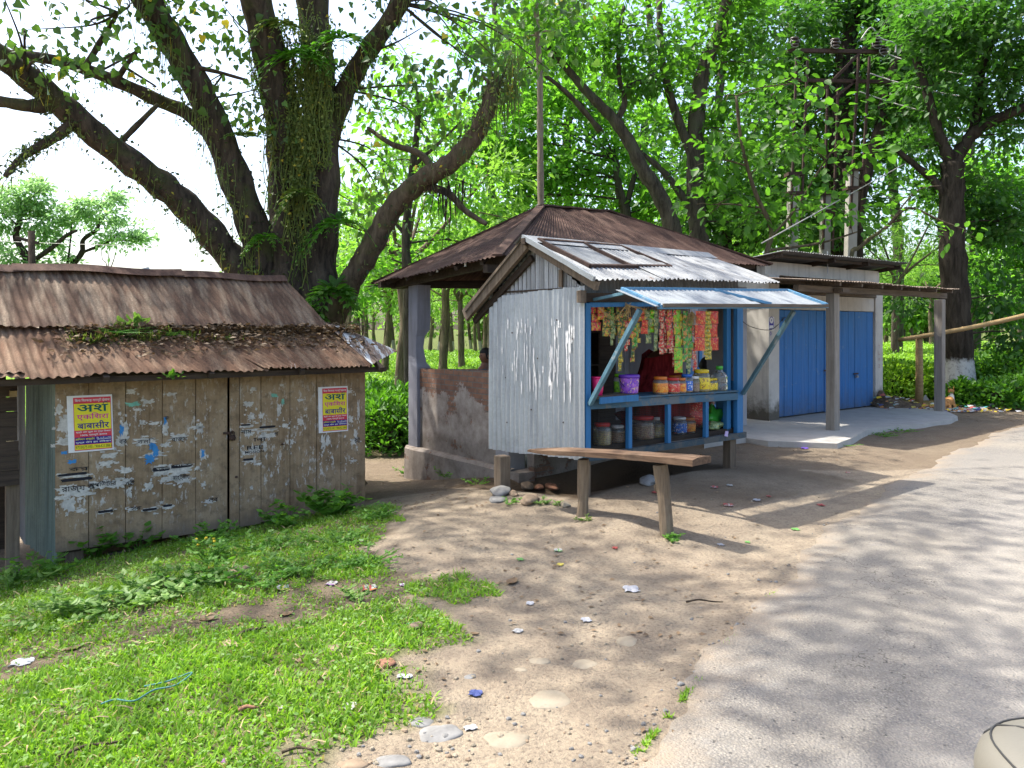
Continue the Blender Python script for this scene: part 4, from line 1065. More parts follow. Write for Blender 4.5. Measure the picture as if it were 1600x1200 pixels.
# ------------------------------------------------------------------ goods in the shop
def print_mat(name, base, blobc, acc, scale=26, ink=(.02, .02, .03)):
    """printed wrapper: base colour with irregular coloured artwork"""
    base, blobc, acc = [tuple(min(.85, 1.3 * x) for x in q) for q in (base, blobc, acc)]
    m = NT(name)
    a = m.noise(scale, 3, .6); b = m.noise(scale * 1.7, 3, .6, m.mp((1, 1, 1), (7, 3, 5))); k = m.noise(scale * 3.4, 2, .5, m.mp((1, 1, 1), (2, 9, 1)))
    c = m.mix(m.ramp(a, [(.50, 0), (.55, 1)]), base, blobc)
    c = m.mix(m.ramp(b, [(.57, 0), (.61, 1)]), c, acc)
    c = m.mix(m.ramp(k, [(.62, 0), (.66, .85)]), c, ink)
    m.bump(m.noise(60, 2), .3, .004)
    return m.fin(c, .35, 0, .5)
PW = {
 'red': print_mat('wrapper_red', (.50, .03, .025), (.62, .10, .05), (.62, .36, .08)), 'redpink': print_mat('wrapper_red_pink', (.55, .04, .08), (.60, .30, .06), (.10, .26, .06)),
 'green': print_mat('wrapper_green', (.13, .42, .02), (.5, .30, .03), (.25, .60, .04), 22), 'greenor': print_mat('wrapper_green_orange', (.05, .26, .04), (.50, .24, .07), (.12, .40, .06)),
 'dkgreen': print_mat('wrapper_dark_green', (.05, .11, .04), (.42, .34, .05), (.45, .09, .05)), 'paleg': print_mat('wrapper_pale_green', (.20, .27, .12), (.06, .12, .05), (.45, .42, .16), 34),
 'yellow': print_mat('wrapper_yellow', (.55, .40, .04), (.20, .24, .07), (.60, .50, .12), 30), 'cream': print_mat('wrapper_red_cream', (.55, .05, .04), (.55, .42, .28), (.16, .05, .04), 34),
 'redyel': print_mat('wrapper_red_yellow', (.5, .09, .05), (.62, .42, .03), (.18, .3, .05), 20),
}
def strip(px, y0, y1, wpx, npk, mat, label, depth=.10, group='packet strips hanging in the shop opening', sway=0):
    f = SH
    t = f.hit(px, y0, 1, depth); b = f.hit(px, y1, 1, depth); w = wpx / F * f.w(*t).y * 1.0; w = (f.hit(px + wpx / 2, y0, 1, depth).x - f.hit(px - wpx / 2, y0, 1, depth).x)
    z1 = SI['zt'] + .02
    root = thing('packet_strip', label, 'packet strip', f.w(t.x, t.y, z1), f.th + random.uniform(-.15, .15), group)
    hh = (t.z - b.z) / npk; mb = MB(); top = t.z - z1
    for k in range(npk):
        za = top - hh * k; zb_ = za - hh * .96; xo = sway * (k + .5); tw = random.uniform(-.02, .02); yy = random.uniform(-.012, .012)
        n = 4; vs = []; fs = []
        for side in (-1, 1):
            for j in range(n + 1):
                for i in range(n + 1):
                    u = i / n; v = j / n
                    puff = .016 * sin(pi * u) ** .6 * sin(pi * v) ** .6 * min(1, w / .05)
                    vs.append((xo + (u - .5) * w * (1 - .06 * sin(pi * v)) , yy + side * (puff + .0006) + tw * (u - .5), zb_ + (za - zb_) * v))
        m = n + 1
        for sd in (0, 1):
            o = sd * m * m
            for j in range(n):
                for i in range(n):
                    q = (o + j * m + i, o + j * m + i + 1, o + (j + 1) * m + i + 1, o + (j + 1) * m + i); fs.append(q if sd == 0 else q[::-1])
        mb.mesh(vs, fs)
    mb.build('packets', PW[mat], root)
    s = MB(); s.tube([(0, 0, .03), (0, 0, top + .004)] if top < .02 else [(0, 0, .06), (0, 0, top)], .002, 4); s.build('string', M['straw'], root)
    return root
def jar_mat(name, col, rough=.25, spec=.5, trans=0.0):
    m = NT(name); m.fin(col, rough, 0, spec)
    if trans: m.bsdf.inputs['Transmission Weight'].default_value = trans
    return m.mat
JM = {k: jar_mat('plastic_' + k, c) for k, c in dict(purple=(.14, .04, .42), pink=(.75, .03, .16), orange=(.62, .17, .02), red=(.52, .03, .03), yellow=(.68, .50, .02), lime=(.16, .42, .02), blue=(.02, .12, .48), green=(.06, .42, .05), white=(.7, .7, .68), brown=(.18, .06, .03), dark=(.02, .025, .02)).items()}
JM['clear'] = jar_mat('clear_plastic', (.82, .86, .85), .12, .5, .88); JM['clear_old'] = jar_mat('dusty_clear_plastic', (.55, .53, .48), .3, .4, .55)
JM['candy'] = print_mat('loose_sweets', (.42, .22, .08), (.30, .10, .03), (.55, .42, .16), 55); JM['namkeen'] = print_mat('loose_snack', (.5, .36, .05), (.32, .18, .04), (.55, .48, .1), 60)
JM['lab_or'] = print_mat('orange_label', (.62, .20, .02), (.66, .32, .05), (.5, .06, .03), 20); JM['lab_purple'] = print_mat('purple_label', (.16, .05, .42), (.30, .10, .5), (.62, .45, .3), 18, (.5, .1, .2))
JM['lab_blue'] = print_mat('blue_label', (.02, .12, .48), (.03, .16, .55), (.65, .68, .7), 24); JM['lab_yel'] = print_mat('yellow_label', (.68, .52, .03), (.66, .48, .03), (.25, .1, .04), 26); JM['lab_red'] = print_mat('red_label', (.5, .03, .03), (.55, .08, .05), (.62, .4, .25), 22); JM['lab_green'] = print_mat('green_label', (.10, .32, .02), (.2, .42, .03), (.05, .1, .03), 26)
def jar(px, ybase, ytop, wpx, depth, lid, body, fill, lab, label, name='jar', shape='jar', group=None, zfix=None, parts='full'):
    f = SH; b = f.hit(px, ybase, 1, depth); t = f.hit(px, ytop, 1, depth); rr = (f.hit(px + wpx / 2, ybase, 1, depth).x - f.hit(px - wpx / 2, ybase, 1, depth).x) / 2 * .93
    if zfix is not None:
        h0 = t.z - b.z; b.z = zfix; t.z = zfix + h0
    h = t.z - b.z
    root = thing(name, label, {'jar': 'jar', 'bottle': 'bottle', 'bucket': 'bucket', 'cup': 'cup'}[shape], f.w(b.x, b.y, b.z), f.th + random.uniform(-.5, .5), group)
    if shape == 'cup':
        MB().lathe((0, 0, 0), [(rr * .72, 0), (rr * .8, h * .3), (rr, h), (rr * .96, h), (rr * .7, .02)], 16).build('cup_body', JM[body], root, True)
        MB().lathe((0, 0, h - .012), [(rr * 1.0, 0), (rr * 1.06, .002), (rr * 1.06, .012), (rr * .99, .014)], 16).build('rim', JM[body], root, True); return root
    if shape == 'bucket':
        MB().lathe((0, 0, 0), [(rr * .84, 0), (rr * .87, h * .05), (rr * .97, h * .80), (rr * .97, h * .82)], 20).build('bucket_body', JM[lab], root, True)
        MB().lathe((0, 0, h * .82), [(rr * 1.03, 0), (rr * 1.03, h * .12), (rr * .96, h * .18), (0, h * .18)], 20).build('lid', JM[lid], root, True)
        MB().tube([(rr * cos(a), -abs(sin(a)) * .03 - rr * .5 * sin(a), h * .72 - rr * .9 * sin(a)) for a in lin(0, pi, 11)], .004, 6).build('handle', JM['dark'], root, True); return root
    if shape == 'bottle': prof = [(rr * .9, 0), (rr, .01), (rr, h * .28), (rr * .93, h * .32), (rr, h * .38), (rr * .94, h * .5), (rr, h * .58), (rr * .8, h * .72), (rr * .38, h * .86), (rr * .36, h * .92)]
    else: prof = [(rr * .86, 0), (rr * .97, .008), (rr, h * .08), (rr, h * .68), (rr * .94, h * .77), (rr * .78, h * .83), (rr * .78, h * .85)]
    MB().lathe((0, 0, 0), prof, 18).build('jar_body', JM[body], root, True)
    if fill: MB().lathe((0, 0, .006), [(rr * .9, 0), (rr * .92, h * .1), (rr * .92, h * .5), (rr * .5, h * .56), (0, h * .57)], 14).build('contents', JM[fill], root, True)
    if lab: MB().lathe((0, 0, h * .12), [(rr * 1.004, 0), (rr * 1.018, .002), (rr * 1.018, h * .5), (rr * 1.004, h * .5 + .002)], 18).build('label_band', JM[lab], root, True)
    lw = .42 if shape == 'bottle' else .88
    MB().lathe((0, 0, h * (.9 if shape == 'bottle' else .83)), [(rr * lw, 0), (rr * lw, h * .13), (rr * lw * .92, h * .155), (0, h * .16)], 18).build('lid', JM[lid], root, True)
    return root
def stock_shop():
    f = SH
    for a in [
        (931, 477, 517, 15, 3, 'redpink', 'short red and pink packet strip nearest the left blue post'), (947, 484, 526, 14, 3, 'dkgreen', 'dark green and yellow packet strip beside the red one at left'),
        (957, 500, 540, 7, 4, 'paleg', 'narrow dull green strip hanging low behind the left packets'), (972, 486, 538, 15, 4, 'dkgreen', 'broad dark packet strip just left of the knotted string'),
        (969, 538, 580, 6, 6, 'yellow', 'long thin yellow strip reaching down to the green-lidded jar'), (979, 502, 549, 6, 5, 'cream', 'thin red strip hanging right behind the left prop strut'),
        (991, 500, 543, 9, 5, 'greenor', 'narrow green and orange strip just right of the left prop strut'), (1002, 482, 503, 18, 2, 'redyel', 'short yellow and red packets high beside the left prop strut'),
        (1013, 484, 537, 13, 4, 'paleg', 'slanting green and orange strip above the maroon shawl'), (1025, 484, 549, 9, 5, 'paleg', 'pale green strip with black print left of the red sachets'),
        (1034, 484, 554, 7, 7, 'cream', 'first red and cream sachet strip beside the pale green one'), (1041, 484, 552, 6, 7, 'cream', 'second red and cream sachet strip from the pale green one'), (1048, 484, 552, 6, 7, 'cream', 'third red and cream sachet strip from the pale green one'),
        (1053.5, 484, 574, 5, 9, 'cream', 'long thin sachet strip tight against the bright green strip'), (1059, 484, 583, 13, 5, 'green', 'longest bright lime green packet strip in the middle'),
        (1071, 486, 566, 9, 6, 'greenor', 'green and orange strip right beside the lime green strip'), (1078, 496, 560, 9, 5, 'greenor', 'green and orange strip under the straw tuft'),
        (1085, 508, 580, 7, 8, 'cream', 'long red sachet strip left of the big red packets'), (1094, 486, 549, 14, 3, 'red', 'broad red packet strip left of the yellow chain'),
        (1106, 486, 562, 9, 11, 'yellow', 'yellow chain of tiny sachets between two broad red strips'), (1115, 486, 548, 12, 3, 'red', 'broad red packet strip right of the yellow chain'),
        (938, 478, 500, 12, 2, 'redyel', 'red and yellow packets high behind the left blue post'), (954, 478, 512, 10, 3, 'greenor', 'green strip with orange print, third from the left blue post'), (964, 478, 525, 8, 4, 'dkgreen', 'dark strip hanging from the sagging string at left'), (985, 496, 528, 8, 3, 'redyel', 'red and yellow strip behind the knotted string'), (996, 505, 536, 7, 4, 'yellow', 'short yellow strip above the maroon shawl'), (1007, 500, 522, 10, 2, 'red', 'pair of red packets high above the maroon shawl'),
        (1019, 484, 520, 9, 4, 'green', 'short lime strip left of the pale green strip'), (1044.5, 486, 545, 6, 6, 'redpink', 'red strip squeezed between the red and cream sachets'), (1066, 490, 540, 8, 4, 'yellow', 'yellow strip half behind the lime green one'), (1100, 488, 530, 8, 4, 'redpink', 'red strip half hidden behind the yellow chain'), (1075, 560, 585, 7, 3, 'paleg', 'small dull green strip low above the blue jar'), (989, 540, 566, 6, 4, 'dkgreen', 'dark strip hanging low left of the maroon shawl')]:
        strip(*a, depth=.06 + random.uniform(0, .05))
    # straw tuft hanging with the packets
    c = f.hit(1081, 490, 1, .03); t = thing('straw_tuft', 'tuft of dry straw tied up among the hanging packets', 'straw', f.w(c.x, c.y, SI['zt'] + .03), f.th)
    mb = MB(); rnd = random.Random(4); z = c.z - SI['zt'] - .03
    for k in range(90):
        a = rnd.uniform(0, 6.3); rr = rnd.uniform(.02, .09); mb.tube([(0, 0, z + .03), (rr * .6 * cos(a), rr * .3 * sin(a), z - rnd.uniform(0, .03)), (rr * cos(a) * 1.3, rr * .5 * sin(a), z - rnd.uniform(.03, .15))], .0018, 3)
    mb.tube([(0, 0, .0), (0, 0, z + .03)], .003, 5); mb.build('straw_bundle', M['straw'], t)
    zc = SI['zc'] + .03; zs = SI['zc'] + .055
    def zat(px): return SI['zc'] + .03 + (SI['zcR'] - SI['zc']) * (f.hit(px, 620, 1, .05).x / SI['X1'])
    g = 'jars on the shop counter'
    jar(934, 613, 584, 16, .03, None, 'pink', None, None, 'bright pink plastic tumbler at the left end of the counter', 'plastic_cup', 'cup', None, zs)
    jar(969, 613, 580, 15, .16, 'lime', 'clear_old', 'candy', 'lab_green', 'tall jar with lime green lid behind the purple tub', 'sweet_jar', 'jar', g, zc)
    jar(983, 619, 590, 24, .03, 'purple', 'purple', None, 'lab_purple', 'purple lidded tub with a dark handle on the counter', 'plastic_tub', 'bucket', None, zs)
    jar(1032, 620, 592, 17, .03, 'orange', 'clear', 'candy', 'lab_or', 'orange labelled jar, leftmost of the counter row right of the maroon shawl', 'sweet_jar', 'jar', g, zat(1032))
    jar(1050, 619, 594, 18, .04, 'red', 'clear', 'candy', 'lab_red', 'red jar with red lid second in the counter row', 'sweet_jar', 'jar', g, zat(1050))
    jar(1058, 607, 582, 20, .24, 'orange', 'clear', None, None, 'wide clear jar standing behind the red one under the lime strip', 'sweet_jar', 'jar', g, zat(1058))
    jar(1063, 619, 595, 13, .03, 'orange', 'clear', 'candy', 'lab_or', 'slim jar with orange label between the red and the blue jar', 'sweet_jar', 'jar', g, zat(1063))
    jar(1073, 617, 588, 13, .04, 'blue', 'clear', 'candy', 'lab_blue', 'blue labelled jar in the middle of the counter row', 'sweet_jar', 'jar', g, zat(1073))
    jar(1084, 616, 591, 13, .05, 'white', 'clear', 'candy', None, 'plain jar of brown sweets right of the blue jar', 'sweet_jar', 'jar', g, zat(1084))
    jar(1096, 615, 580, 18, .05, 'yellow', 'clear', 'namkeen', 'lab_yel', 'tall jar with yellow lid and yellow label on the counter', 'sweet_jar', 'jar', g, zat(1096))
    jar(1107, 614, 594, 10, .04, 'yellow', 'clear', 'namkeen', 'lab_yel', 'small yellow jar under the dark head, next to the tall yellow-lidded one', 'sweet_jar', 'jar', g, zat(1107))
    jar(1114, 614, 594, 10, .05, 'yellow', 'clear', 'namkeen', 'lab_yel', 'small yellow jar beside the clear bottle', 'sweet_jar', 'jar', g, zat(1114))
    jar(1124, 613, 577, 17, .06, 'green', 'clear', None, 'lab_green' if 0 else None, 'clear ribbed bottle at the right end of the counter', 'water_bottle', 'bottle', None, zat(1124))
    zf = SI['zb'] + .03; g2 = 'jars on the shop floor behind the mesh'
    jar(941, 702, 667, 22, .12, 'red', 'clear', 'namkeen', None, 'large jar with faded pink lid low behind the leftmost mesh', 'storage_jar', 'jar', g2, zf)
    jar(950, 688, 672, 9, .22, 'yellow', 'clear', 'candy', 'lab_red', 'tiny pink labelled jar between the two jars behind the leftmost mesh', 'storage_jar', 'jar', g2, zf)
    jar(965, 700, 673, 17, .14, 'white', 'clear', 'candy', None, 'dark jar with silver lid low beside the first blue stud', 'storage_jar', 'jar', g2, zf)
    jar(1005, 696, 660, 27, .16, 'red', 'clear', 'candy', None, 'widest storage jar with flat pink lid behind the second mesh', 'storage_jar', 'jar', g2, zf)
    jar(1026, 693, 664, 18, .14, 'white', 'clear', 'namkeen', None, 'bottle with white cap beside the widest jar', 'storage_bottle', 'bottle', g2, zf)
    jar(1062, 683, 656, 16, .14, 'white', 'clear', None, 'lab_blue', 'blue labelled jar on the floor behind the third mesh', 'storage_jar', 'jar', g2, zf)
    jar(1076, 681, 657, 15, .14, 'orange', 'clear', None, 'lab_or', 'orange lidded jar on the floor beside the blue labelled one', 'storage_jar', 'jar', g2, zf)
    # bags
    def bag(px, py, w, h, d, mat, label, name='plastic_bag'):
        b = f.hit(px, py, 1, d); k = f.hit(px + w / 2, py, 1, d).x - f.hit(px - w / 2, py, 1, d).x; hh = f.hit(px, py - h, 1, d).z - b.z
        t = MB().blob((0, 0, hh * .5), (k / 2, k * .32, hh * .52), int(px), 16, 10, .35).build(name, mat, None, True)
        t.location = f.w(b.x, b.y, SI['zb'] + .03); t.rotation_euler = (0, 0, f.th); return tag(t, label, 'bag')
    bag(1090, 682, 34, 46, .42, JM['lab_red'], 'bulging red sack on the shop floor behind the third mesh'); bag(1116, 671, 20, 30, .3, JM['green'], 'bright green plastic bag at the right of the shop floor'); bag(1113, 679, 26, 11, .16, PW['paleg'], 'crumpled white and green wrapper heap under the green bag')
    bag(1000, 650, 60, 30, .6, M['maroon'], 'dark red sack deep behind the second mesh')
    b = f.hit(1086, 640, 1, .5); MB()
    # rear shelf with dim goods
    t = thing('back_shelf', 'dim wooden shelf along the back of the shop behind the packets', 'shelf', f.w(.4, 1.40, SI['zb'] + .03), f.th)
    for k in range(3): MB().box(-.35, -.14, .35 + .42 * k, 1.1, .10, .375 + .42 * k).build('shelf_board', M['timber_dark'], t)
    for x in (-.35, 1.07): MB().box(x, -.14, 0, x + .03, .10, 1.4).build('shelf_upright', M['timber_dark'], t)
    # framed picture on the right
    t = thing('picture_frame', 'dark framed picture high on the right inside the shop', 'picture', f.w(f.hit(1129, 520, 1, 1.1).x, 1.12, f.hit(1129, 527, 1, 1.1).z), f.th)
    x0, x1 = [f.hit(p, 510, 1, 1.1).x - f.hit(1129, 520, 1, 1.1).x for p in (1120, 1144)]; h = f.hit(1129, 488, 1, 1.1).z - f.hit(1129, 527, 1, 1.1).z
    for a in ((x0, 0, x0 + .03, h), (x1 - .03, 0, x1, h), (x0 + .03, 0, x1 - .03, .035), (x0 + .03, h - .035, x1 - .03, h)): MB().box(a[0], -.02, a[1], a[2], .02, a[3]).build('frame_side', M['bench'], t)
    MB().box(x0 + .028, .0, .03, x1 - .028, .012, h - .03).build('picture', M['ink'], t)
    # poster sheet and a pale sheet added to lighten the rear doorway
    o = MB().box(0, 0, 0, .2, .012, .16).build('leaflet', PW['paleg'], None); o.location = f.w(f.hit(1112, 565, 1, 1.15).x, 1.15, f.hit(1112, 572, 1, 1.15).z); o.rotation_euler = (0, 0, f.th); tag(o, 'printed sheet hung in the rear blue doorway behind the dark head', 'leaflet')
    o = MB(); n = 20; vs = []; fs = []; xa = f.hit(1096, 600, 1, 1.14).x; xb = f.hit(1132, 600, 1, 1.14).x
    for i in range(n + 1):
        x = (xb - xa) * i / n - (xb - xa) / 2; vs += [(x, .012 * sin(i * 1.9), 0), (x, .012 * sin(i * 1.9 + .4), SI['zt'] - SI['zb'] - .55)]
    for i in range(n): fs.append((2 * i, 2 * i + 2, 2 * i + 3, 2 * i + 1))
    o = o.mesh(vs, fs).build('doorway_backdrop', plain('pale_backdrop', (.62, .64, .70), .9, .15, 12), None, True); o.location = f.w((xa + xb) / 2, 1.245, SI['zb'] + .1); o.rotation_euler = (0, 0, f.th); tag(o, 'pale curtain added to lighten the rear blue doorway of the shop', 'backdrop')
    # lilac paper on the floor beam
    c = f.hit(1135, 678, 1, -.072); o = MB().box(-.032, -.001, -.03, .032, .001, .035, .004).build('lilac_paper', NTplain('lilac_paper_mat', (.55, .45, .72)), None); o.location = f.w(c.x, c.y, c.z); o.rotation_euler = (.1, .15, f.th); tag(o, 'small lilac paper stuck on the front beam of the shop', 'paper')
def NTplain(n, c): return plain(n, c, .7, .1, 20)
m_ = NT('maroon_cloth'); M['maroon'] = m_.fin(m_.mix(m_.ramp(m_.noise(1, 5, .6, m_.mp((30, 30, 1))), [(.35, 0), (.7, 1)]), (.10, .008, .010), (.30, .03, .032)), .9, 0, .1)
stock_shop()

# ================================================================== PEOPLE
def skin_mat(name, c): 
    m = NT(name); m.fin(m.mix(m.noise(8, 4), tuple(x * .85 for x in c), c), .5, 0, .35); return m.mat
M['skin'] = skin_mat('brown_skin', (.21, .10, .06)); M['hair'] = plain('black_hair', (.014, .011, .010), .6, .4, 60); M['shirt_grey'] = plain('grey_shirt', (.10, .11, .13), .9, .2, 30); M['shirt_blue'] = plain('child_shirt', (.05, .04, .12), .9, .2, 30); M['shirt_red'] = plain('trouser_cloth', (.06, .055, .06), .9, .2, 30)
def add_skin(name, verts, edges, radii, mat, parent, sub=2, root=0):
    me = bpy.data.meshes.new(name); me.from_pydata(verts, edges, []); me.materials.append(mat)
    o = bpy.data.objects.new(name, me); COL.objects.link(o); o.parent = parent
    sk = o.modifiers.new('Skin', 'SKIN'); sk.use_smooth_shade = True
    for i, d in enumerate(me.skin_vertices[0].data): d.radius = (radii[i], radii[i] * .9) if not isinstance(radii[i], tuple) else radii[i]; d.use_root = (i == root)
    sb = o.modifiers.new('Subdivision', 'SUBSURF'); sb.levels = sub; sb.render_levels = sub
    return o
def head_mesh(c, s, face, mats, parent, cap=False):
    """head with nose, brow, chin, eyes, mouth and ears, facing +x before rotation by face (radians); c = centre, s = half height"""
    R = Matrix.Rotation(face, 3, 'Z'); vs = []; fs = []; nu, nv = 28, 20
    for j in range(nv + 1):
        th = pi * j / nv
        for k in range(nu):
            a = 2 * pi * k / nu; d = Vector((sin(th) * cos(a), sin(th) * sin(a), cos(th)))
            x = d.x * .80; y = d.y * .66; z = d.z
            if d.z < 0: y *= 1 - .28 * (-d.z); x = x * (1 - .12 * -d.z) + (.10 * -d.z if d.x > 0 else .06 * d.z)
            if d.x > .5:
                x += .16 * math.exp(-((d.y / .16) ** 2 + ((d.z + .12) / .16) ** 2)); x -= .05 * math.exp(-(((abs(d.y) - .32) / .16) ** 2 + ((d.z - .05) / .10) ** 2)); x += .05 * math.exp(-((d.y / .22) ** 2 + ((d.z + .45) / .08) ** 2))
            vs.append(c + R @ Vector((x, y, z)) * s)
    for j in range(nv):
        for k in range(nu): fs.append((j * nu + k, (j + 1) * nu + k, (j + 1) * nu + (k + 1) % nu, j * nu + (k + 1) % nu))
    mb = MB(); mb.mesh(vs, fs)
    for sd in (-1, 1): mb.blob(c + R @ Vector((-.05, sd * .66, -.02)) * s, (.17 * s, .10 * s, .25 * s), 3, 10, 8, .1)
    mb.build('head', mats[0], parent, True)
    h = MB(); hv = []; hf = []                                  # hair cap over the crown and nape
    for j in range(11):
        th = pi * .60 * j / 10
        for k in range(nu):
            a = 2 * pi * k / nu; d = Vector((sin(th) * cos(a), sin(th) * sin(a), cos(th)))
            lim = .35 if cos(a) > .4 else -.5
            if d.z < lim: d.z = lim; q = sqrt(max(0, 1 - lim * lim)); d.x = q * cos(a); d.y = q * sin(a)
            hv.append(c + R @ Vector((d.x * .86 * 1.02, d.y * .72 * 1.02, d.z * 1.06)) * s)
    for j in range(10):
        for k in range(nu): hf.append((j * nu + k, (j + 1) * nu + k, (j + 1) * nu + (k + 1) % nu, j * nu + (k + 1) % nu))
    h.mesh(hv, hf); h.build('hair', mats[1], parent, True)
    e = MB()
    for sd in (-1, 1): e.blob(c + R @ Vector((.70, sd * .24, .05)) * s, (.06 * s, .09 * s, .05 * s), 1, 8, 6, 0)
    e.build('eyes', mats[1], parent, True)
def arm_hand(mb_parent, sh, el, wr, k, mat):
    """five-fingered hand at the end of the forearm"""
    d = (wr - el).normalized(); sd = d.cross(Vector((0, 0, 1))).normalized() if abs(d.z) < .9 else Vector((1, 0, 0)); n = sd.cross(d)
    m = MB(); pts = [wr, wr + d * .045 * k, wr + d * .09 * k]
    m.tube(pts, [.022 * k, .034 * k, .030 * k], 10)
    for i, (o, L) in enumerate(((-.030, .062), (-.010, .075), (.010, .072), (.028, .055))):
        b = wr + d * .085 * k + sd * o * k; m.tube([b, b + d * L * .4 * k - n * .006 * k, b + d * L * .75 * k - n * .02 * k, b + d * L * k * .95 - n * .035 * k], [.0095 * k, .009 * k, .008 * k, .006 * k], 7)
    b = wr + d * .03 * k - sd * .026 * k; m.tube([b, b + d * .03 * k - sd * .022 * k, b + d * .06 * k - sd * .026 * k - n * .01 * k], [.011 * k, .010 * k, .007 * k], 7)
    return m.build('hand', mat, mb_parent, True)
def seated_person():
    f = SH_P
    hd = f.hit(757, 556, 0, .80); base = f.w(hd.x, hd.y, -.05)
    fl = gz(base.x, base.y) + .16
    t = thing('person', 'person in a grey shirt sitting behind the low brick wall, only head and shoulder showing', 'person', (base.x, base.y, fl), f.th)
    hz_ = hd.z - fl                     # head centre above floor
    s = .115; fwd = Vector((.35, -.94, 0)).normalized(); lt = Vector((-fwd.y, fwd.x, 0))
    hip = Vector((0, 0, .50)); sh = Vector((0, 0, hz_ - .23)); nk = Vector((0, 0, hz_ - .14))
    V = [hip, Vector((0, 0, .50 + (sh.z - .5) * .5)) + fwd * -.02, sh, nk, nk + Vector((0, 0, .09)) + fwd * .01]
    E = [(0, 1), (1, 2), (2, 3), (3, 4)]; Rr = [(.17, .13), (.155, .115), (.15, .10), .06, .052]
    for sd in (-1, 1):
        b = len(V); a = sh + lt * sd * .18 - Vector((0, 0, .01)); el = a + Vector((0, 0, -.27)) + lt * sd * .04 + fwd * .05; wr = el + fwd * .2 + Vector((0, 0, -.06))
        V += [a, el, wr]; E += [(2, b), (b, b + 1), (b + 1, b + 2)]; Rr += [.062, .046, .032]
        b = len(V); k = hip + fwd * .42 + lt * sd * .12; an = k + Vector((0, 0, -.40)) - fwd * .02; toe = an + fwd * .16 + Vector((0, 0, -.05)); an.z = .08; toe.z = .04
        V += [hip + lt * sd * .10, k, an, toe]; E += [(0, b), (b, b + 1), (b + 1, b + 2), (b + 2, b + 3)]; Rr += [.10, .068, .042, .035]
        arm_hand(t, a, el, wr, 1.0, M['skin'])
    add_skin('body', V, E, Rr, M['skin'], t, 2)
    # shirt follows the trunk and upper arms
    V2 = [hip + Vector((0, 0, .02)), V[1], sh, nk - Vector((0, 0, .03))]; E2 = [(0, 1), (1, 2), (2, 3)]; R2 = [(.185, .145), (.17, .13), (.165, .115), .07]
    for sd in (-1, 1):
        a = sh + lt * sd * .18 - Vector((0, 0, .01)); el = a + Vector((0, 0, -.17)) + lt * sd * .025 + fwd * .03; b = len(V2); V2 += [a, el]; E2 += [(2, b), (b, b + 1)]; R2 += [.076, .068]
    add_skin('shirt', V2, E2, R2, M['shirt_grey'], t, 2)
    head_mesh(Vector((0, 0, hz_)) + fwd * .02, s, pi - .2, (M['skin'], M['hair']), t)
    b = thing('seat_bench', 'plain brick bench inside the shelter under the seated person', 'bench', (base.x, base.y, fl - .02), f.th)
    MB().box(-.16, -.5, .36, .24, .5, .42).build('seat_slab', M['concrete'], b); MB().box(-.10, -.45, 0, .18, -.25, .36).build('brick_leg', M['brick'], b); MB().box(-.10, .25, 0, .18, .45, .36).build('brick_leg', M['brick'], b)
def shawl_person():
    f = SH; fl = SI['zb'] + .03; y = .55
    tp = f.hit(1036, 552, 1, y); t = thing('person', 'person wrapped in a maroon shawl behind the counter, head hidden by the hanging packets', 'person', f.w(tp.x, y, fl), f.th)
    zs = tp.z - fl; fwd = Vector((.8, .6, 0)); lt = Vector((-.6, .8, 0)); hip = Vector((-.02, 0, .40)); sh = Vector((0, 0, zs - .05)); nk = Vector((.02, 0, zs + .04)); hc = Vector((.05, .02, zs + .16))
    V = [hip, hip.lerp(sh, .5), sh, nk, nk + Vector((.02, 0, .08))]; E = [(0, 1), (1, 2), (2, 3), (3, 4)]; R = [(.16, .13), (.15, .12), (.14, .10), .055, .05]
    for sd in (-1, 1):
        a = sh + lt * sd * .16; el = a + Vector((0, 0, -.26)) + lt * sd * .04 + fwd * .06; wr = el + fwd * .2 + Vector((0, 0, -.03)); b = len(V); V += [a, el, wr]; E += [(2, b), (b, b + 1), (b + 1, b + 2)]; R += [.06, .045, .03]; arm_hand(t, a, el, wr, .92, M['skin'])
        b = len(V); k = hip + fwd * .36 + lt * sd * .14; k.z = .34; an = k - fwd * .08; an.z = .06; V += [hip + lt * sd * .09, k, an, an + fwd * .15]; E += [(0, b), (b, b + 1), (b + 1, b + 2), (b + 2, b + 3)]; R += [.09, .065, .04, .034]
    add_skin('body', V, E, R, M['skin'], t, 2); head_mesh(hc, .115, .64, (M['skin'], M['hair']), t)
    o = f.hit(1036, 560, 1, y); xl = f.hit(990, 640, 1, y).x - o.x; xr_ = f.hit(1062, 640, 1, y).x - o.x; vs = []; fs = []; n = 72; rws = 16   # shawl: closed drape from the neck, folds widening to the hem
    for j in range(rws + 1):
        v = j / rws; wide = .56 + .44 * smooth(v * 1.15)
        for i in range(n):
            a = 2 * pi * i / n; fold = 1 + (.02 + .05 * v) * sin(9 * a + 2 * v) + .025 * v * sin(21 * a)
            cx = (xr_ if cos(a) > 0 else -xl) * abs(cos(a)); vs.append((cx * wide * fold * (1 if cos(a) > 0 else -1) - .03 * v, (.22 * wide + .10) * sin(a) * fold, zs + .05 - (zs - .10) * v - .10 * abs(cos(a)) * (1 - v)))
    for j in range(rws):
        for i in range(n): fs.append((j * n + i, (j + 1) * n + i, (j + 1) * n + (i + 1) % n, j * n + (i + 1) % n))
    MB().mesh(vs, fs).build('shawl', M['maroon'], t, True)
    s = thing('low_stool', 'plain stool under the person in the maroon shawl', 'stool', f.w(tp.x - .02, y, fl), f.th); MB().box(-.15, -.13, .24, .15, .13, .28).build('seat', M['timber'], s)
    for x in (-.13, .10):
        for q in (-.11, .08): MB().box(x, q, 0, x + .03, q + .03, .24).build('leg', M['timber'], s)
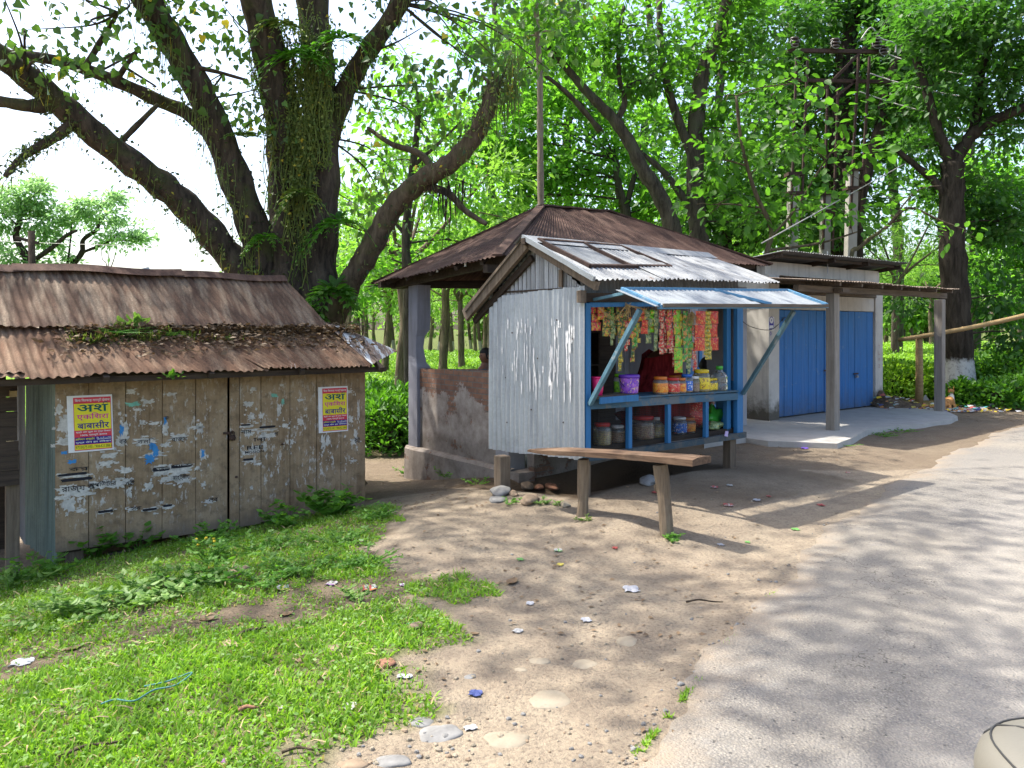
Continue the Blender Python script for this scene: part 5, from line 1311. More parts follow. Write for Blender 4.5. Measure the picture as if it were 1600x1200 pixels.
def shop_child():
    f = SH; fl = SI['zb'] + .03
    hd = f.hit(1103, 572, 1, .62); t = thing('person', 'small person with dark cropped hair standing in the shop behind the yellow jars', 'person', f.w(hd.x, hd.y, fl), f.th)
    H = hd.z - fl; s = .118; fwd = Vector((.75, .66, 0)).normalized(); lt = Vector((-fwd.y, fwd.x, 0)); k = H / .95
    hip = Vector((0, 0, .46 * k)); sh = Vector((0, 0, H - .25 * k)); nk = Vector((0, 0, H - .15 * k))
    V = [hip, hip.lerp(sh, .5), sh, nk, nk + Vector((0, 0, .08))]; E = [(0, 1), (1, 2), (2, 3), (3, 4)]; Rr = [(.105, .085), (.10, .08), (.10, .07), .042, .04]
    V2 = [hip + Vector((0, 0, -.03)), V[1], sh, nk - Vector((0, 0, .03))]; E2 = [(0, 1), (1, 2), (2, 3)]; R2 = [(.125, .10), (.115, .095), (.112, .085), .05]
    for sd in (-1, 1):
        a = sh + lt * sd * .12; el = a + Vector((0, 0, -.17 * k)) + lt * sd * .03; wr = el + fwd * .10 + Vector((0, 0, -.10)); b = len(V); V += [a, el, wr]; E += [(2, b), (b, b + 1), (b + 1, b + 2)]; Rr += [.042, .033, .024]
        b = len(V2); V2 += [a, a.lerp(el, .7)]; E2 += [(2, b), (b, b + 1)]; R2 += [.052, .048]
        b = len(V); V += [hip + lt * sd * .06, Vector((0, 0, .25 * k)) + lt * sd * .07, Vector((0, 0, .05)) + lt * sd * .07, Vector((0, 0, .025)) + lt * sd * .075 + fwd * .11]; E += [(0, b), (b, b + 1), (b + 1, b + 2), (b + 2, b + 3)]; Rr += [.066, .046, .03, .024]
        arm_hand(t, a, el, wr, .72, M['skin'])
    add_skin('body', V, E, Rr, M['skin'], t, 2); add_skin('shirt', V2, E2, R2, M['shirt_blue'], t, 2)
    head_mesh(Vector((0, 0, H)), s, math.atan2(fwd.y, fwd.x), (M['skin'], M['hair']), t)

# ================================================================== SHELTER behind the shop
SH_P = Frame(-.2, 9.4, 38.5, -.35)
def build_shelter():
    f = SH_P
    r = thing('waiting_shelter', 'open shelter with brown hipped tin roof, grey pillar and low crumbling brick wall', 'shelter', (f.o.x, f.o.y, f.z0), f.th); z0 = f.z0
    FL = Vector((0.02, 0, 2.63)); BL = f.hit(590, 443, 0, .1); BL = Vector((.1, 3.36, BL.z))
    ap = f.hit(846, 322, 1, 1.73); rg = f.hit(953, 331, 1, 1.78)
    FR = f.hit(1206, 414, 1, .05); BR = Vector((FR.x, 3.3, FR.z - .1))
    def sheet(A, B_, C, D, nm='roof_sheet', rows=8):
        mb = MB(); mb.corr(A, B_, C, D, .09, .010, rows, .012, 6, .015); mb.build(nm, M['rust_shelter'], r, True, z0)
    sheet(BL, FL, ap, ap); sheet(FL, FR, rg, ap); sheet(FR, BR, rg, rg); sheet(BR, BL, ap, rg)
    mb = MB()
    for a, b in ((ap, rg), (ap, BL), (ap, FL), (rg, FR), (rg, BR)):
        mb.bar(a + Vector((0, 0, .012)), b + Vector((0, 0, .012)), .13, .025, seg=8, jit=.006)
    mb.build('hip_cap', M['rust_shelter'], r, z0=z0)
    for a, b in ((BL, FL), (FL, FR), (FR, BR), (BR, BL)):
        o = Vector((0, 0, -.10)); c = (ap + rg) / 2; a2 = a.lerp(c, .10) + Vector((0, 0, -.05)); b2 = b.lerp(c, .10) + Vector((0, 0, -.05)); a2.z = a.z - .02; b2.z = b.z - .02
        MB().bar(a2, b2, .08, .11).build('eave_beam', M['timber_dark'], r, z0=z0)
    for t in (.12, .3, .5, .7, .88):
        a = BL.lerp(FL, t); b = ap; MB().bar(a + Vector((.05, 0, -.03)), a.lerp(b, .85) + Vector((0, 0, -.05)), .05, .06).build('rafter', M['timber_dark'], r, z0=z0)
    mb = MB(); mb.bar((.1, .35, 2.5), (FR.x - .3, .35, 2.6), .09, .1); mb.bar((.1, 3.1, 2.42), (FR.x - .3, 3.1, 2.55), .09, .1); mb.build('tie_beam', M['timber_dark'], r, z0=z0)
    # left rear pillar with its chipped edge
    xw = .42
    def Y(px, py): return f.hit(px, py, 0, xw).y
    ya = Y(640, 600); yb_ = Y(672, 600)
    x0, x1 = xw, xw + .30
    y0 = f.hit(652, 600, 0, xw).y; x1 = f.hit(673, 600, 1, y0).x      # left face from 638 to 652, front face to 673
    prof = [(-1.0, 0), (.55, 0), (.75, .0), (.98, .02), (1.15, .0), (1.22, .06), (1.45, .10), (1.62, .08), (1.72, .01), (1.85, .0), (2.6, 0)]
    zt = 2.40; vs = []; fs = []
    yy1 = f.hit(638, 600, 0, xw).y
    for (z, c) in prof:
        z = min(z + .0, zt); c *= 1.0
        vs += [(x0, yy1, z), (x1, yy1, z), (x1 - c * 1.1, y0 + c * .3, z), (x0 + c * .1, y0 + c * .5, z)]
    for i in range(len(prof) - 1):
        for k in range(4): fs.append((i * 4 + k, i * 4 + 4 + k, i * 4 + 4 + (k + 1) % 4, i * 4 + (k + 1) % 4))
    n = len(prof) * 4; fs.append((n - 4, n - 3, n - 2, n - 1))
    MB().mesh(vs, fs).build('pillar', M['pillar'], r, z0=z0, bevel=.008)
    for (x, y) in ((5.5, 3.0), (5.5, .4), (.42, .28), (2.9, 3.0)):
        MB().box(x, y, -.9, x + .28, y + .28, 2.45).build('pillar', M['plaster_grey'], r, z0=z0, bevel=.01)
    # low brick wall with broken coping, plinth below
    zw = f.hit(690, 580, 0, .47).z; zwr = f.hit(760, 574, 0, .47).z; zp = f.hit(690, 706, 0, .47).z
    yw1 = y0 + .03; yw0 = .30
    n = 26; vs = []; fs = []; rnd = random.Random(8)
    for i in range(n + 1):
        t = i / n; y = yw1 + (yw0 - yw1) * t; z = zw + (zwr - zw) * t + rnd.choice((0, 0, .012, -.02, -.035, .0))
        vs += [(.47, y, zp - .25), (.47, y, z), (.66, y, z), (.66, y, zp - .25)]
    for i in range(n):
        for k in range(3): fs.append((i * 4 + k, i * 4 + k + 1, i * 4 + 5 + k, i * 4 + 4 + k))
    fs.append((0, 3, 2, 1)); fs.append((n * 4, n * 4 + 1, n * 4 + 2, n * 4 + 3))
    MB().mesh(vs, fs).build('low_wall', M['brick'], r, z0=z0)
    # plinth
    pl = MB(); n = 18
    zg = [gz(*f.w(.38, y)[:2]) for y in lin(yy1 + .03, .2, n + 1)]
    vs = []; fs = []
    for i, y in enumerate(lin(yy1 + .03, .2, n + 1)):
        b = .012 * sin(7 * y) + rnd.uniform(-.008, .008)
        vs += [(.34 + b, y, zg[i] - .2), (.36 + b, y, zp - .04), (.40, y, zp), (.47, y, zp + .0)]
    for i in range(n):
        for k in range(3): fs.append((i * 4 + k, i * 4 + k + 1, i * 4 + 5 + k, i * 4 + 4 + k))
    pl.mesh(vs, fs); pl.box(.40, .05, -.9, .66, .21, zp - .02, .02); pl.build('plinth', M['brick'], r, z0=z0)
    MB().box(.67, .3, -.9, 5.6, 2.7, -.08).build('floor_slab', M['concrete'], r, z0=z0)
    MB().box(.70, .10, -.9, 2.9, .24, .35).build('front_dwarf_wall', M['brick'], r, z0=z0); MB().box(3.2, 3.05, -.9, 5.7, 3.2, 2.4).build('rear_wall', M['plaster_grey'], r, z0=z0); MB().box(5.6, .5, -.9, 5.72, 3.0, 2.4).build('side_wall', M['plaster_grey'], r, z0=z0)
    # small white porcelain cleats under the eave
    for (px, py) in ((683, 423), (727, 414)):
        q = f.hit(px, py, 0, .12); MB().lathe((q.x, q.y, q.z - .02), [(0, 0), (.018, .0), (.012, .02), (.018, .04), (0, .05)], 8).build('porcelain_cleat', M['paper'], r, z0=z0)
build_shelter()
seated_person(); shawl_person(); shop_child()

# ================================================================== STORE with blue doors
ST = Frame(4.87, 14.19, 38.5, .0)
def build_store():
    f = ST; r = thing('store_building', 'whitewashed store with tall blue plank doors, tin porch and two cement posts', 'store', (f.o.x, f.o.y, 0), f.th)
    zd0 = f.hit(1212, 659, 1, 0).z; zd1 = f.hit(1212, 484, 1, 0).z; X1 = f.hit(1364, 600, 1, 0).x; zdr = f.hit(1364, 640, 1, 0).z
    def B(name, m, *a, bev=.004, parent=r): return MB().box(*a).build(name, m, parent, bevel=bev)
    zs = .06
    # doors: two pairs of plank leaves
    jb0 = f.hit(1287, 600, 1, 0).x; jb1 = f.hit(1303, 600, 1, 0).x
    def planks(xa, xb, n, name='door'):
        mb = MB()
        for i in range(n):
            a = xa + (xb - xa) * i / n + .004; b = xa + (xb - xa) * (i + 1) / n - .004; d = random.uniform(-.005, .005)
            mb.box(a, .0 + d, zs + .03, b, .03 + d, zd1 + random.uniform(-.006, .006), .002)
        return mb.build(name, M['blue_door'], r, bevel=.003)
    d = planks(.0, jb0, 6); MB().box(jb0 + .004, -.02, zs + .02, jb0 + .07, .03, zd1).build('door_jamb', M['blue_door'], r, bevel=.004)
    planks(jb0 + .076, jb1 + .05, 1); planks(jb1 + .055, X1, 6)
    mb = MB(); c = f.hit(1222, 497, 1, -.01); mb.tube([(c.x, -.01, c.z - .06), (c.x, -.03, c.z - .01), (c.x + .02, -.03, c.z), (c.x + .09, -.02, c.z + .01)], .008, 6); mb.build('hook', M['rust_bar'], d)
    for px, py in ((1291, 580), (1337, 585)):
        c = f.hit(px, py, 1, -.02); MB().box(c.x - .09, -.035, c.z, c.x + .09, -.022, c.z + .03).build('hasp', M['rust_bar'], r); MB().lathe((c.x, -.05, c.z - .07), [(0, 0), (.03, .004), (.034, .04), (.02, .055), (0, .06)], 10).build('padlock', M['steel'], r)
    # pillars, lintel, walls
    xL = f.hit(1200, 600, 1, -.06).x
    B('pillar', M['plaster'], xL, -.08, -.1, -.004, .40, 2.72)
    B('side_wall', M['plaster'], xL + .06, .402, -.1, xL + .22, 3.2, 2.74)
    XR = f.hit(1378, 600, 1, -.03).x; B('pillar', M['plaster'], X1 + .012, -.05, -.1, XR, .30, 2.72)
    B('door_reveal', M['concrete'], X1 + .0015, .0, zs, X1 + .0115, .2, zd1)
    B('lintel', M['plaster'], .0, -.02, zd1 + .012, X1 + .01, .2, zd1 + .30); B('lintel_beam', M['timber'], -.3, -.07, zd1 + .305, X1 + .02, .2, zd1 + .40)
    B('upper_wall', M['plaster'], -.30, .02, 2.725, XR - .01, .2, f.hit(1300, 417, 1, 0).z)
    B('side_wall', M['plaster'], XR - .2, .302, -.1, XR - .01, 3.2, 2.9); B('back_wall', M['plaster'], xL + .22, 3.0, -.1, XR - .2, 3.2, 2.8)
    B('dark_backing', M['black'], .0, .2, zs, X1, .23, zd1 + .3, bev=0)  # near-black sheet standing in for the shade behind the doors
    # vertical faded letters stencilled on the right pillar
    mb = MB(); c = X1 + .012
    for k, ch in enumerate(('T', 'L', 'M', '2')):
        z = f.hit(1371, 541 + 10 * k, 1, -.055).z; put_text(mb, ch, ((c + XR) / 2 - .035, -.0525, z - .05), Vector((1, 0, 0)), Vector((0, 0, 1)), .06, .075, .0)
    mb.build('stencilled_letters', NTplain('faded_red_ink', (.35, .19, .16)), r)
    # upper mono-pitch roof, front edge high
    rl = f.hit(1225, 391, 1, -.55); rr = f.hit(1424, 411, 1, -.55)
    bl = f.hit(1186, 401, 1, .0); zbk = rl.z - .55
    mb = MB(); mb.corr((rl.x, -.55, rl.z), (rr.x, -.55, rr.z), (rr.x, 3.3, rr.z - .45), (rl.x, 3.3, rl.z - .45), .08, .010, 8, .004, 6, .01); mb.build('upper_roof_sheet', M['galv_dark'], r, True)
    for x in (rl.x + .1, 1.3, 2.6, rr.x - .25): MB().bar((x, -.45, rl.z - .06), (x, 3.2, rl.z - .49), .06, .08).build('rafter', M['timber_dark'], r)
    MB().bar((rl.x + .05, -.30, rl.z - .075), (rr.x - .1, -.30, rr.z - .075), .05, .05).build('purlin', M['timber_dark'], r); 
    q = f.hit(1296, 420, 1, -.1); MB().tube([(q.x, -.06, q.z - .1), (q.x, -.06, q.z + .35)], .012, 8).build('conduit', M['steel'], r)
    # porch roof, posts and beams
    zf = f.hit(1500, 453, 1, -1.8); xr_ = zf.x; xl = -2.0
    zfl = f.hit(1280, 437, 1, -1.8).z
    nsh = 4
    for k in range(nsh):
        a0, a1 = k / nsh, (k + 1) / nsh; xa = xl + (xr_ - xl) * a0 - (.03 if k else 0); xb = xl + (xr_ - xl) * a1; o = .012 * (k % 2)
        za = zfl + (zf.z - zfl) * a0 + o; zb2 = zfl + (zf.z - zfl) * a1 + o
        xa2, xb2 = xa, xb
        mb = MB(); mb.corr((xa, -1.8, za), (xb, -1.8, zb2), (xb2, -.09, zb2 + .13), (xa2, -.09, za + .13), .075, .009, 6, .005, 6, .02); mb.build('porch_roof_sheet', M['porch_tin'], r, True)
    p1 = f.loc(ground_hit(1302, 679)); p2 = f.loc(ground_hit(1469, 649))
    zb_ = zfl - .09
    mb = MB(); mb.bar((xl + .3, p1.y, zb_ - .02), (f.hit(1476, 466, 1, p1.y).x, p1.y, zf.z - .10), .09, .10, seg=8, jit=.004); mb.build('porch_beam', M['timber'], r)
    for x in lin(-.9, 3.3, 7): MB().bar((x, -1.74, zb_ + .055), (x, -.085, zb_ + .185), .05, .06).build('porch_rafter', M['timber'], r)
    for p in (p1, p2):
        w = .082
        MB().box(p.x - w, p.y - .07, -.1, p.x + w, p.y + .09, zb_ - .075 + (zf.z - zfl) * (p.x - xl) / (xr_ - xl), .004).build('porch_post', M['post'], r, bevel=.012)
    MB().box(p1.x - .10, p1.y - .22, zb_ - .065, p1.x + .12, p1.y - .06, zb_ - .0).build('beam_bracket', M['timber'], r)
    # concrete apron with a worn front edge
    top = [(1100, 690), (1165, 684), (1200, 689), (1260, 691), (1308, 693), (1332, 684), (1356, 671), (1400, 665), (1445, 662), (1485, 656), (1496, 650), (1478, 642), (1385, 634)]
    pts = []
    for (px, py) in top:
        g = W(px, py, 1.0); t = (CAMZ - zs) / (CAMZ - g.z); q = f.loc((g.x * t, t, zs)); pts.append(q)
    pts += [Vector((XR + .2, .5, zs)), Vector((-.9, .5, zs))]
    n = len(pts); vs = [(p.x, p.y, zs) for p in pts] + [(p.x + random.uniform(-.02, .02), p.y - .02, -.12) for p in pts]
    MB().mesh(vs, [tuple(range(n))] + [(i, n + i, n + (i + 1) % n, (i + 1) % n) for i in range(n)]).build('concrete_apron', M['concrete'], r)
    # enamel sign
    a = f.hit(1201, 495, 1, -.085); b = f.hit(1209.5, 516, 1, -.085)
    w = b.x - a.x; h = a.z - b.z
    mb = MB(); mb.cur = 0; mb.box(a.x, -.0865, b.z, b.x, -.081, a.z)
    def rect(m, u0, v0, u1, v1, o=.0006):
        mb.cur = m; mb.poly([(a.x + w * u0, -.0865 - o, b.z + h * v0), (a.x + w * u1, -.0865 - o, b.z + h * v0), (a.x + w * u1, -.0865 - o, b.z + h * v1), (a.x + w * u0, -.0865 - o, b.z + h * v1)])
    rect(1, .08, .36, .92, .66); rect(1, .08, .06, .92, .14); rect(1, .05, .2, .14, .36); rect(1, .86, .2, .95, .36); rect(0, .25, .5, .75, .56, .001)
    def disc(m, cu, cv, ru, o):
        mb.cur = m; mb.poly([(a.x + w * cu + w * ru * cos(t), -.0865 - o, b.z + h * cv + w * ru * sin(t)) for t in lin(0, 2 * pi, 19)[:-1]])
    disc(1, .5, .74, .40, .0010); disc(0, .5, .74, .32, .0014); mb.cur = 1; put_text(mb, '1', (a.x + w * .44, -.0883, b.z + h * .67), Vector((1, 0, 0)), Vector((0, 0, 1)), w * .14, h * .15)
    mb.build('door_sign', [M['paper'], NTplain('sign_violet', (.06, .05, .32))], r)
    c = f.hit(1204.5, 521, 1, -.085); mb = MB()
    P = [(0, -.045), (.033, 0), (0, .045), (-.033, 0)]; Q = [(x * .55, z * .55) for x, z in P]
    for i in range(4):
        j = (i + 1) % 4; mb.poly([(c.x + P[i][0], -.0835, c.z + P[i][1]), (c.x + P[j][0], -.0835, c.z + P[j][1]), (c.x + Q[j][0], -.0835, c.z + Q[j][1]), (c.x + Q[i][0], -.0835, c.z + Q[i][1])])
    mb.build('diamond_mark', NTplain('mark_violet', (.1, .09, .35)), r)
    t = tag(MB().tube(spline([f.w(*f.hit(1150, 492, 1, -.3)), f.w(*f.hit(1172, 510, 1, -.25)), f.w(*f.hit(1205, 515, 1, -.12)), f.w(*f.hit(1224, 497, 1, -.05))], 6), .006, 5).build('slack_cable', M['darkwire'], None, True), 'thin slack cable looping from the tin shop to the blue doors', 'cable')
build_store()
# ================================================================== STONES
def stone(px, py, wpx, hpx, mat, label, sink=.45, seed=1, tall=.5, group='stones'):
    p = ground_hit(px, py); s = p.y / F; rx = wpx / 2 * s; ry = max(rx * .55, hpx / 2 * s * p.y / (CAMZ - p.z) * .85); rz = rx * tall * (.72 if 'dirt' in group else 1)
    o = MB().blob((0, 0, 0), (rx, ry, rz), seed, 22, 14, .14).build('stone', mat, None, True)
    o.location = (p.x, p.y + ry * .2, p.z + rz * (1 - 2 * sink)); o.rotation_euler = (0, 0, random.uniform(-.3, .3))
    return tag(o, label, 'stone', group)
g = 'stones sunk in the dirt verge'
for a in [
    (793, 1157, 74, 34, M['stone'], 'smooth tan stone at the bottom edge, second nearest flat cobble in the dirt', .66, 3, .32),
    (688, 1150, 72, 36, M['stone_grey'], 'grey rounded stone sunk in dirt left of the smooth tan stone', .66, 4, .32),
    (853, 1096, 72, 42, M['stone'], 'large pale flat stone worn smooth in the middle of the dirt verge', .74, 5, .28),
    (842, 1034, 38, 15, M['stone'], 'small pale flat cobble above the large worn stone', .75, 6, .3),
    (813, 1047, 22, 9, M['stone'], 'tiny flat cobble touching the small pale one', .72, 7, .3),
    (915, 1040, 50, 20, M['stone'], 'pale flat cobble right of the small pale pair', .78, 8, .25),
    (982, 1003, 42, 20, M['stone'], 'pale cobble nearest the broken road edge', .72, 9, .3),
    (735, 1058, 18, 9, M['stone_grey'], 'small grey cobble left of the large worn stone', .6, 10, .4),
    (655, 1130, 40, 18, M['stone_grey'], 'grey stone at the grass edge above the bottom grey stone', .6, 11, .4),
    (610, 1192, 56, 24, M['stone_grey'], 'bluish grey stone half out of the bottom edge beside the grass', .6, 12, .4),
    (550, 1196, 46, 20, M['stone_tan'], 'brown stone at the very bottom edge left of the bluish grey one', .6, 13, .45),
    (602, 1040, 32, 16, M['brickbit'], 'reddish brick bit lying in the lawn near its right edge', .3, 14, .5),
    (648, 982, 22, 13, M['stone_tan'], 'tan rounded stone on the grass tip beside a teal wrapper', .2, 15, .6),
    (370, 899, 26, 22, M['stone_tan'], 'upright tan stone among the weeds before the kiosk', .2, 16, .8),
    (355, 1008, 22, 14, M['stone_tan'], 'brown stone on the bare strip between lawn and weeds', .3, 17, .5),
    (520, 1016, 24, 12, M['stone_tan'], 'dark brown clod in the lawn near its upper edge', .35, 18, .5)]:
    stone(*a, group=g)
g = 'stones by the shop stilts'
for a in [(783, 773, 30, 13, M['stone_grey'], 'rounded grey stone at the foot of the left shop stilt', .2, 21, .5), (777, 783, 28, 10, M['stone_grey'], 'flat grey stone just below the rounded one by the left stilt', .35, 22, .35),
          (828, 786, 24, 15, M['stone_tan'], 'slanted brown stone in front of the dark space under the shop', .2, 23, .6), (823, 764, 22, 11, M['stone_tan'], 'squarish sunlit stone deeper under the shop', .1, 24, .5),
          (842, 764, 14, 7, M['brickbit'], 'broken red brick bit beside the squarish stone under the shop', .2, 25, .5), (862, 764, 20, 9, M['brickbit'], 'dull brick lump at the right of the pile under the shop', .2, 26, .5),
          (883, 791, 15, 8, M['stone'], 'small pale stone left of the bench leg', .25, 27, .5), (1013, 755, 26, 14, M['stone_grey'], 'grey stone in shade behind the bench plank', .3, 28, .5), (803, 774, 12, 9, M['stone_tan'], 'dark brown stone wedged right of the rounded grey one', .2, 29, .6)]:
    stone(*a, group=g)
def pebbles():
    mb = MB(); rnd = random.Random(31)
    for k in range(300):
        px = rnd.uniform(480, 1320); py = rnd.uniform(770, 1195)
        if rnd.random() < .3: px = rnd.uniform(520, 1000); py = rnd.uniform(1120, 1196)
        p = ground_hit(px, py)
        d = road_d(p.x, p.y)
        if d < -.1 or grass_cover(p.x, p.y) > 0: continue
        r = rnd.uniform(.004, .013) * (1.7 if rnd.random() < .05 else 1)
        mb.cur = rnd.choice((0, 0, 1, 2)); mb.blob((p.x, p.y, p.z + r * .3), (r, r * rnd.uniform(.6, 1), r * .7), k, 7, 5, .2)
    o = mb.build('gravel', [M['stone'], M['stone_grey'], M['stone_tan']]); tag(o, kind='stuff')
pebbles()
def road_rubble():
    mb = MB(); rnd = random.Random(77)
    for k in range(110):
        t = rnd.random() ** 1.5; px = 985 + (1345 - 985) * t; py = 1195 + (788 - 1195) * t ** .8
        p = ground_hit(px + rnd.gauss(0, 11) - 6, py); r = rnd.uniform(.004, .009) * (2.2 if rnd.random() < .12 else 1)
        mb.cur = rnd.choice((0, 1)); mb.blob((p.x, p.y, p.z + r * .2), (r, r * .8, r * .6), k, 7, 5, .25)
    tag(mb.build('road_edge_rubble', [M['stone_grey'], M['asphalt']]), kind='stuff')
road_rubble()

# ================================================================== LITTER, LEAVES, TWIGS
LM = {k: plain('litter_' + k, c, .4, .15, 40, .5) for k, c in dict(white=(.38, .37, .35), purple=(.22, .09, .25), red=(.36, .07, .06), yellow=(.45, .37, .07), blue=(.04, .055, .17), teal=(.05, .24, .22), green=(.12, .28, .07), orange=(.42, .17, .05), violet=(.2, .1, .5), pale=(.36, .36, .38)).items()}
LM['flower'] = plain('yellow_flower', (.62, .45, .03), .7, .15, 40)
def scrap(px, py, wpx, hpx, mats, label, name='wrapper', cat='wrapper', lift=.006, seed=0, curl=.16):
    p = ground_hit(px, py); s = p.y / F; w = .88 * wpx * s; d = min(w * 1.2, hpx * s * p.y / (CAMZ - p.z)); rnd = random.Random(seed or int(px * 7 + py))
    nx, ny = 6, 5; vs = []; fs = []; ms = []
    for top in (1, 0):
        for j in range(ny + 1):
            for i in range(nx + 1):
                u = i / nx - .5; v = j / ny - .5
                z = lift + w * curl * (.35 * abs(sin(5 * u + seed)) + .5 * v * v + .18 * sin(9 * u + 7 * v)) + rnd.uniform(-.02, .02) * w
                if not top: z -= .0025
                vs.append((u * w * (1 + .12 * sin(9 * v)), v * d * (1 + .12 * sin(8 * u + 1)), z))
    m = nx + 1; h = m * (ny + 1)
    mb = MB()
    for j in range(ny):
        for i in range(nx):
            fs.append((j * m + i, j * m + i + 1, (j + 1) * m + i + 1, (j + 1) * m + i)); ms.append(0 if len(mats) == 1 else (1 if (i == 0 and len(mats) > 2) else (len(mats) - 1 if j == 0 else (1 if i == 3 else 0))))
    for j in range(ny):
        for i in range(nx): fs.append((h + j * m + i, h + (j + 1) * m + i, h + (j + 1) * m + i + 1, h + j * m + i + 1)); ms.append(0)
    mb.mesh(vs, fs); mb.m = [min(x, len(mats) - 1) for x in ms]
    o = mb.build(name, [LM[k] for k in mats]); o.location = p; o.rotation_euler = (0, 0, rnd.uniform(-.5, .5)); return tag(o, label, cat)
for a in [
    (577, 920, 24, 15, ['white', 'red', 'orange'], 'white snack wrapper with red band lying on the bare strip'), (518, 913, 17, 9, ['white', 'purple'], 'purple and white wrapper beside the weeds, left of the white snack wrapper'),
    (629, 915, 10, 6, ['pale', 'purple'], 'pale pinkish wrapper scrap left of the small grass tuft'), (440, 920, 22, 9, ['pale', 'yellow'], 'grey wrapper with yellow end in the weeds'),
    (643, 977, 16, 6, ['teal'], 'teal wrapper on the grass tip beside the tan stone'), (547, 1105, 22, 13, ['white'], 'white cup-like paper scrap on the lower right of the lawn'),
    (215, 1187, 16, 22, ['yellow', 'teal'], 'yellow and blue wrapper at the bottom of the lawn'), (353, 1192, 16, 10, ['purple', 'white'], 'purple wrapper at the bottom edge of the lawn'),
    (263, 1110, 10, 6, ['white'], 'tiny white scrap in the middle of the lawn'), (439, 1107, 8, 6, ['white'], 'tiny white scrap near the red stick on the lawn'),
    (743, 1085, 22, 9, ['blue', 'blue'], 'crumpled dark blue wrapper on the dirt above the grey patch'), (735, 1139, 22, 7, ['pale'], 'pale leaf-shaped scrap between the bottom stones'),
    (809, 987, 16, 6, ['white'], 'white scrap on the shaded dirt left of the cobbles'), (828, 944, 13, 5, ['pale'], 'grey scrap on the dirt above the white one'),
    (916, 970, 16, 7, ['pale'], 'thin translucent scrap in the middle of the dirt'), (872, 861, 14, 5, ['white', 'green'], 'white and green scrap on the dirt below the left bench leg'),
    (632, 1059, 26, 6, ['pale'], 'flattened grey plastic scrap at the right edge of the lawn'), (986, 922, 26, 12, ['pale'], 'crumpled clear plastic film on the dirt verge'),
    (961, 857, 9, 5, ['red'], 'small red scrap left of the right bench leg'), (875, 883, 11, 5, ['yellow'], 'yellow leaf-like scrap on the dirt left of the bench'), (813, 875, 11, 4, ['green'], 'bright green scrap on the dirt left of the yellow one'),
    (1168, 848, 8, 5, ['green'], 'green bottle-cap scrap on sunlit dirt right of the bench'), (1243, 828, 12, 5, ['green'], 'green leaf-like scrap near the road, right of the bench'),
    (1138, 790, 16, 5, ['red', 'white'], 'red and white wrapper on the shaded dirt right of the bench'), (1182, 782, 12, 4, ['pale'], 'pale bluish scrap in the shop shade near its sunlit edge'), (1201, 776, 7, 4, ['red'], 'tiny red scrap in the shop shade'),
    (1283, 790, 11, 4, ['red'], 'red scrap on the sunlit dirt at the road side'), (1257, 701, 12, 5, ['violet'], 'violet scrap before the concrete apron'), (1325, 739, 7, 3, ['red', 'white'], 'tiny pink scrap on the sunlit verge before the cement post'),
    (1023, 770, 10, 5, ['red'], 'red scrap in shade behind the right bench leg'), (1116, 762, 12, 4, ['red', 'white'], 'reddish scrap in the gravel line before the shop'), (1140, 759, 10, 4, ['white'], 'whitish scrap in the gravel line before the shop'),
    (1126, 852, 10, 5, ['pale'], 'pale scrap just past the bench shadow'), (276, 889, 16, 8, ['white', 'red'], 'white and red wrapper in the bright weeds'), (330, 888, 14, 7, ['orange', 'red'], 'orange wrapper beside the upright tan stone'), (34, 1037, 34, 12, ['pale'], 'pale folded paper at the left edge of the lawn')]:
    scrap(a[0], a[1], a[2], a[3], a[4], a[5])
def twig(px0, py0, px1, py1, r, mat, label, name='twig', cat='twig'):
    a, b = ground_hit(px0, py0), ground_hit(px1, py1); o = a.lerp(b, .5); d = (b - a); n = Vector((-d.y, d.x, 0)) * .08
    z = Vector((0, 0, r + .008)); pts = spline([a - o + z, (a.lerp(b, .35) - o) + n + z * 1.6, (a.lerp(b, .7) - o) - n * .6 + z * 1.5, b - o + z], 5)
    t = MB().tube(pts, [r * (1.1 - .6 * i / len(pts)) for i in range(len(pts))], 6, True, .1).build(name, mat, None, True); t.location = o; return tag(t, label, cat)
twig(92, 1190, 205, 1158, .007, M['bark_limb'], 'long curved dry twig near the bottom of the lawn'); twig(373, 1117, 404, 1112, .010, M['brickbit'], 'short reddish stick lying on the lawn')
twig(370, 1000, 415, 985, .010, M['bark_limb'], 'brown stick on the bare strip above the lawn'); twig(440, 1181, 510, 1176, .006, M['bark_limb'], 'thin straight twig at the lower right of the lawn')
twig(1072, 944, 1130, 944, .006, M['bark_dark'], 'dark twig lying on the dirt near the road edge'); twig(1195, 1120, 1222, 1122, .005, M['bark_limb'], 'thin pale twig on the road near its broken edge', 'twig'); twig(1447, 870, 1466, 872, .006, M['bark_dark'], 'short dark twig on the sunlit road')
t = MB(); pts = [ground_hit(*p) + Vector((0, 0, .03)) for p in ((158, 1110), (180, 1103), (210, 1105), (240, 1088), (275, 1080), (300, 1060), (262, 1074), (225, 1082))]
o = pts[3].copy(); tag(t.tube([p - o for p in spline(pts, 6)], .004, 6).build('blue_cord', plain('teal_cord', (.07, .20, .19), .6, .2, 40), None, True), 'loop of faded teal cord lying in the shaded part of the lawn', 'cord').location = o
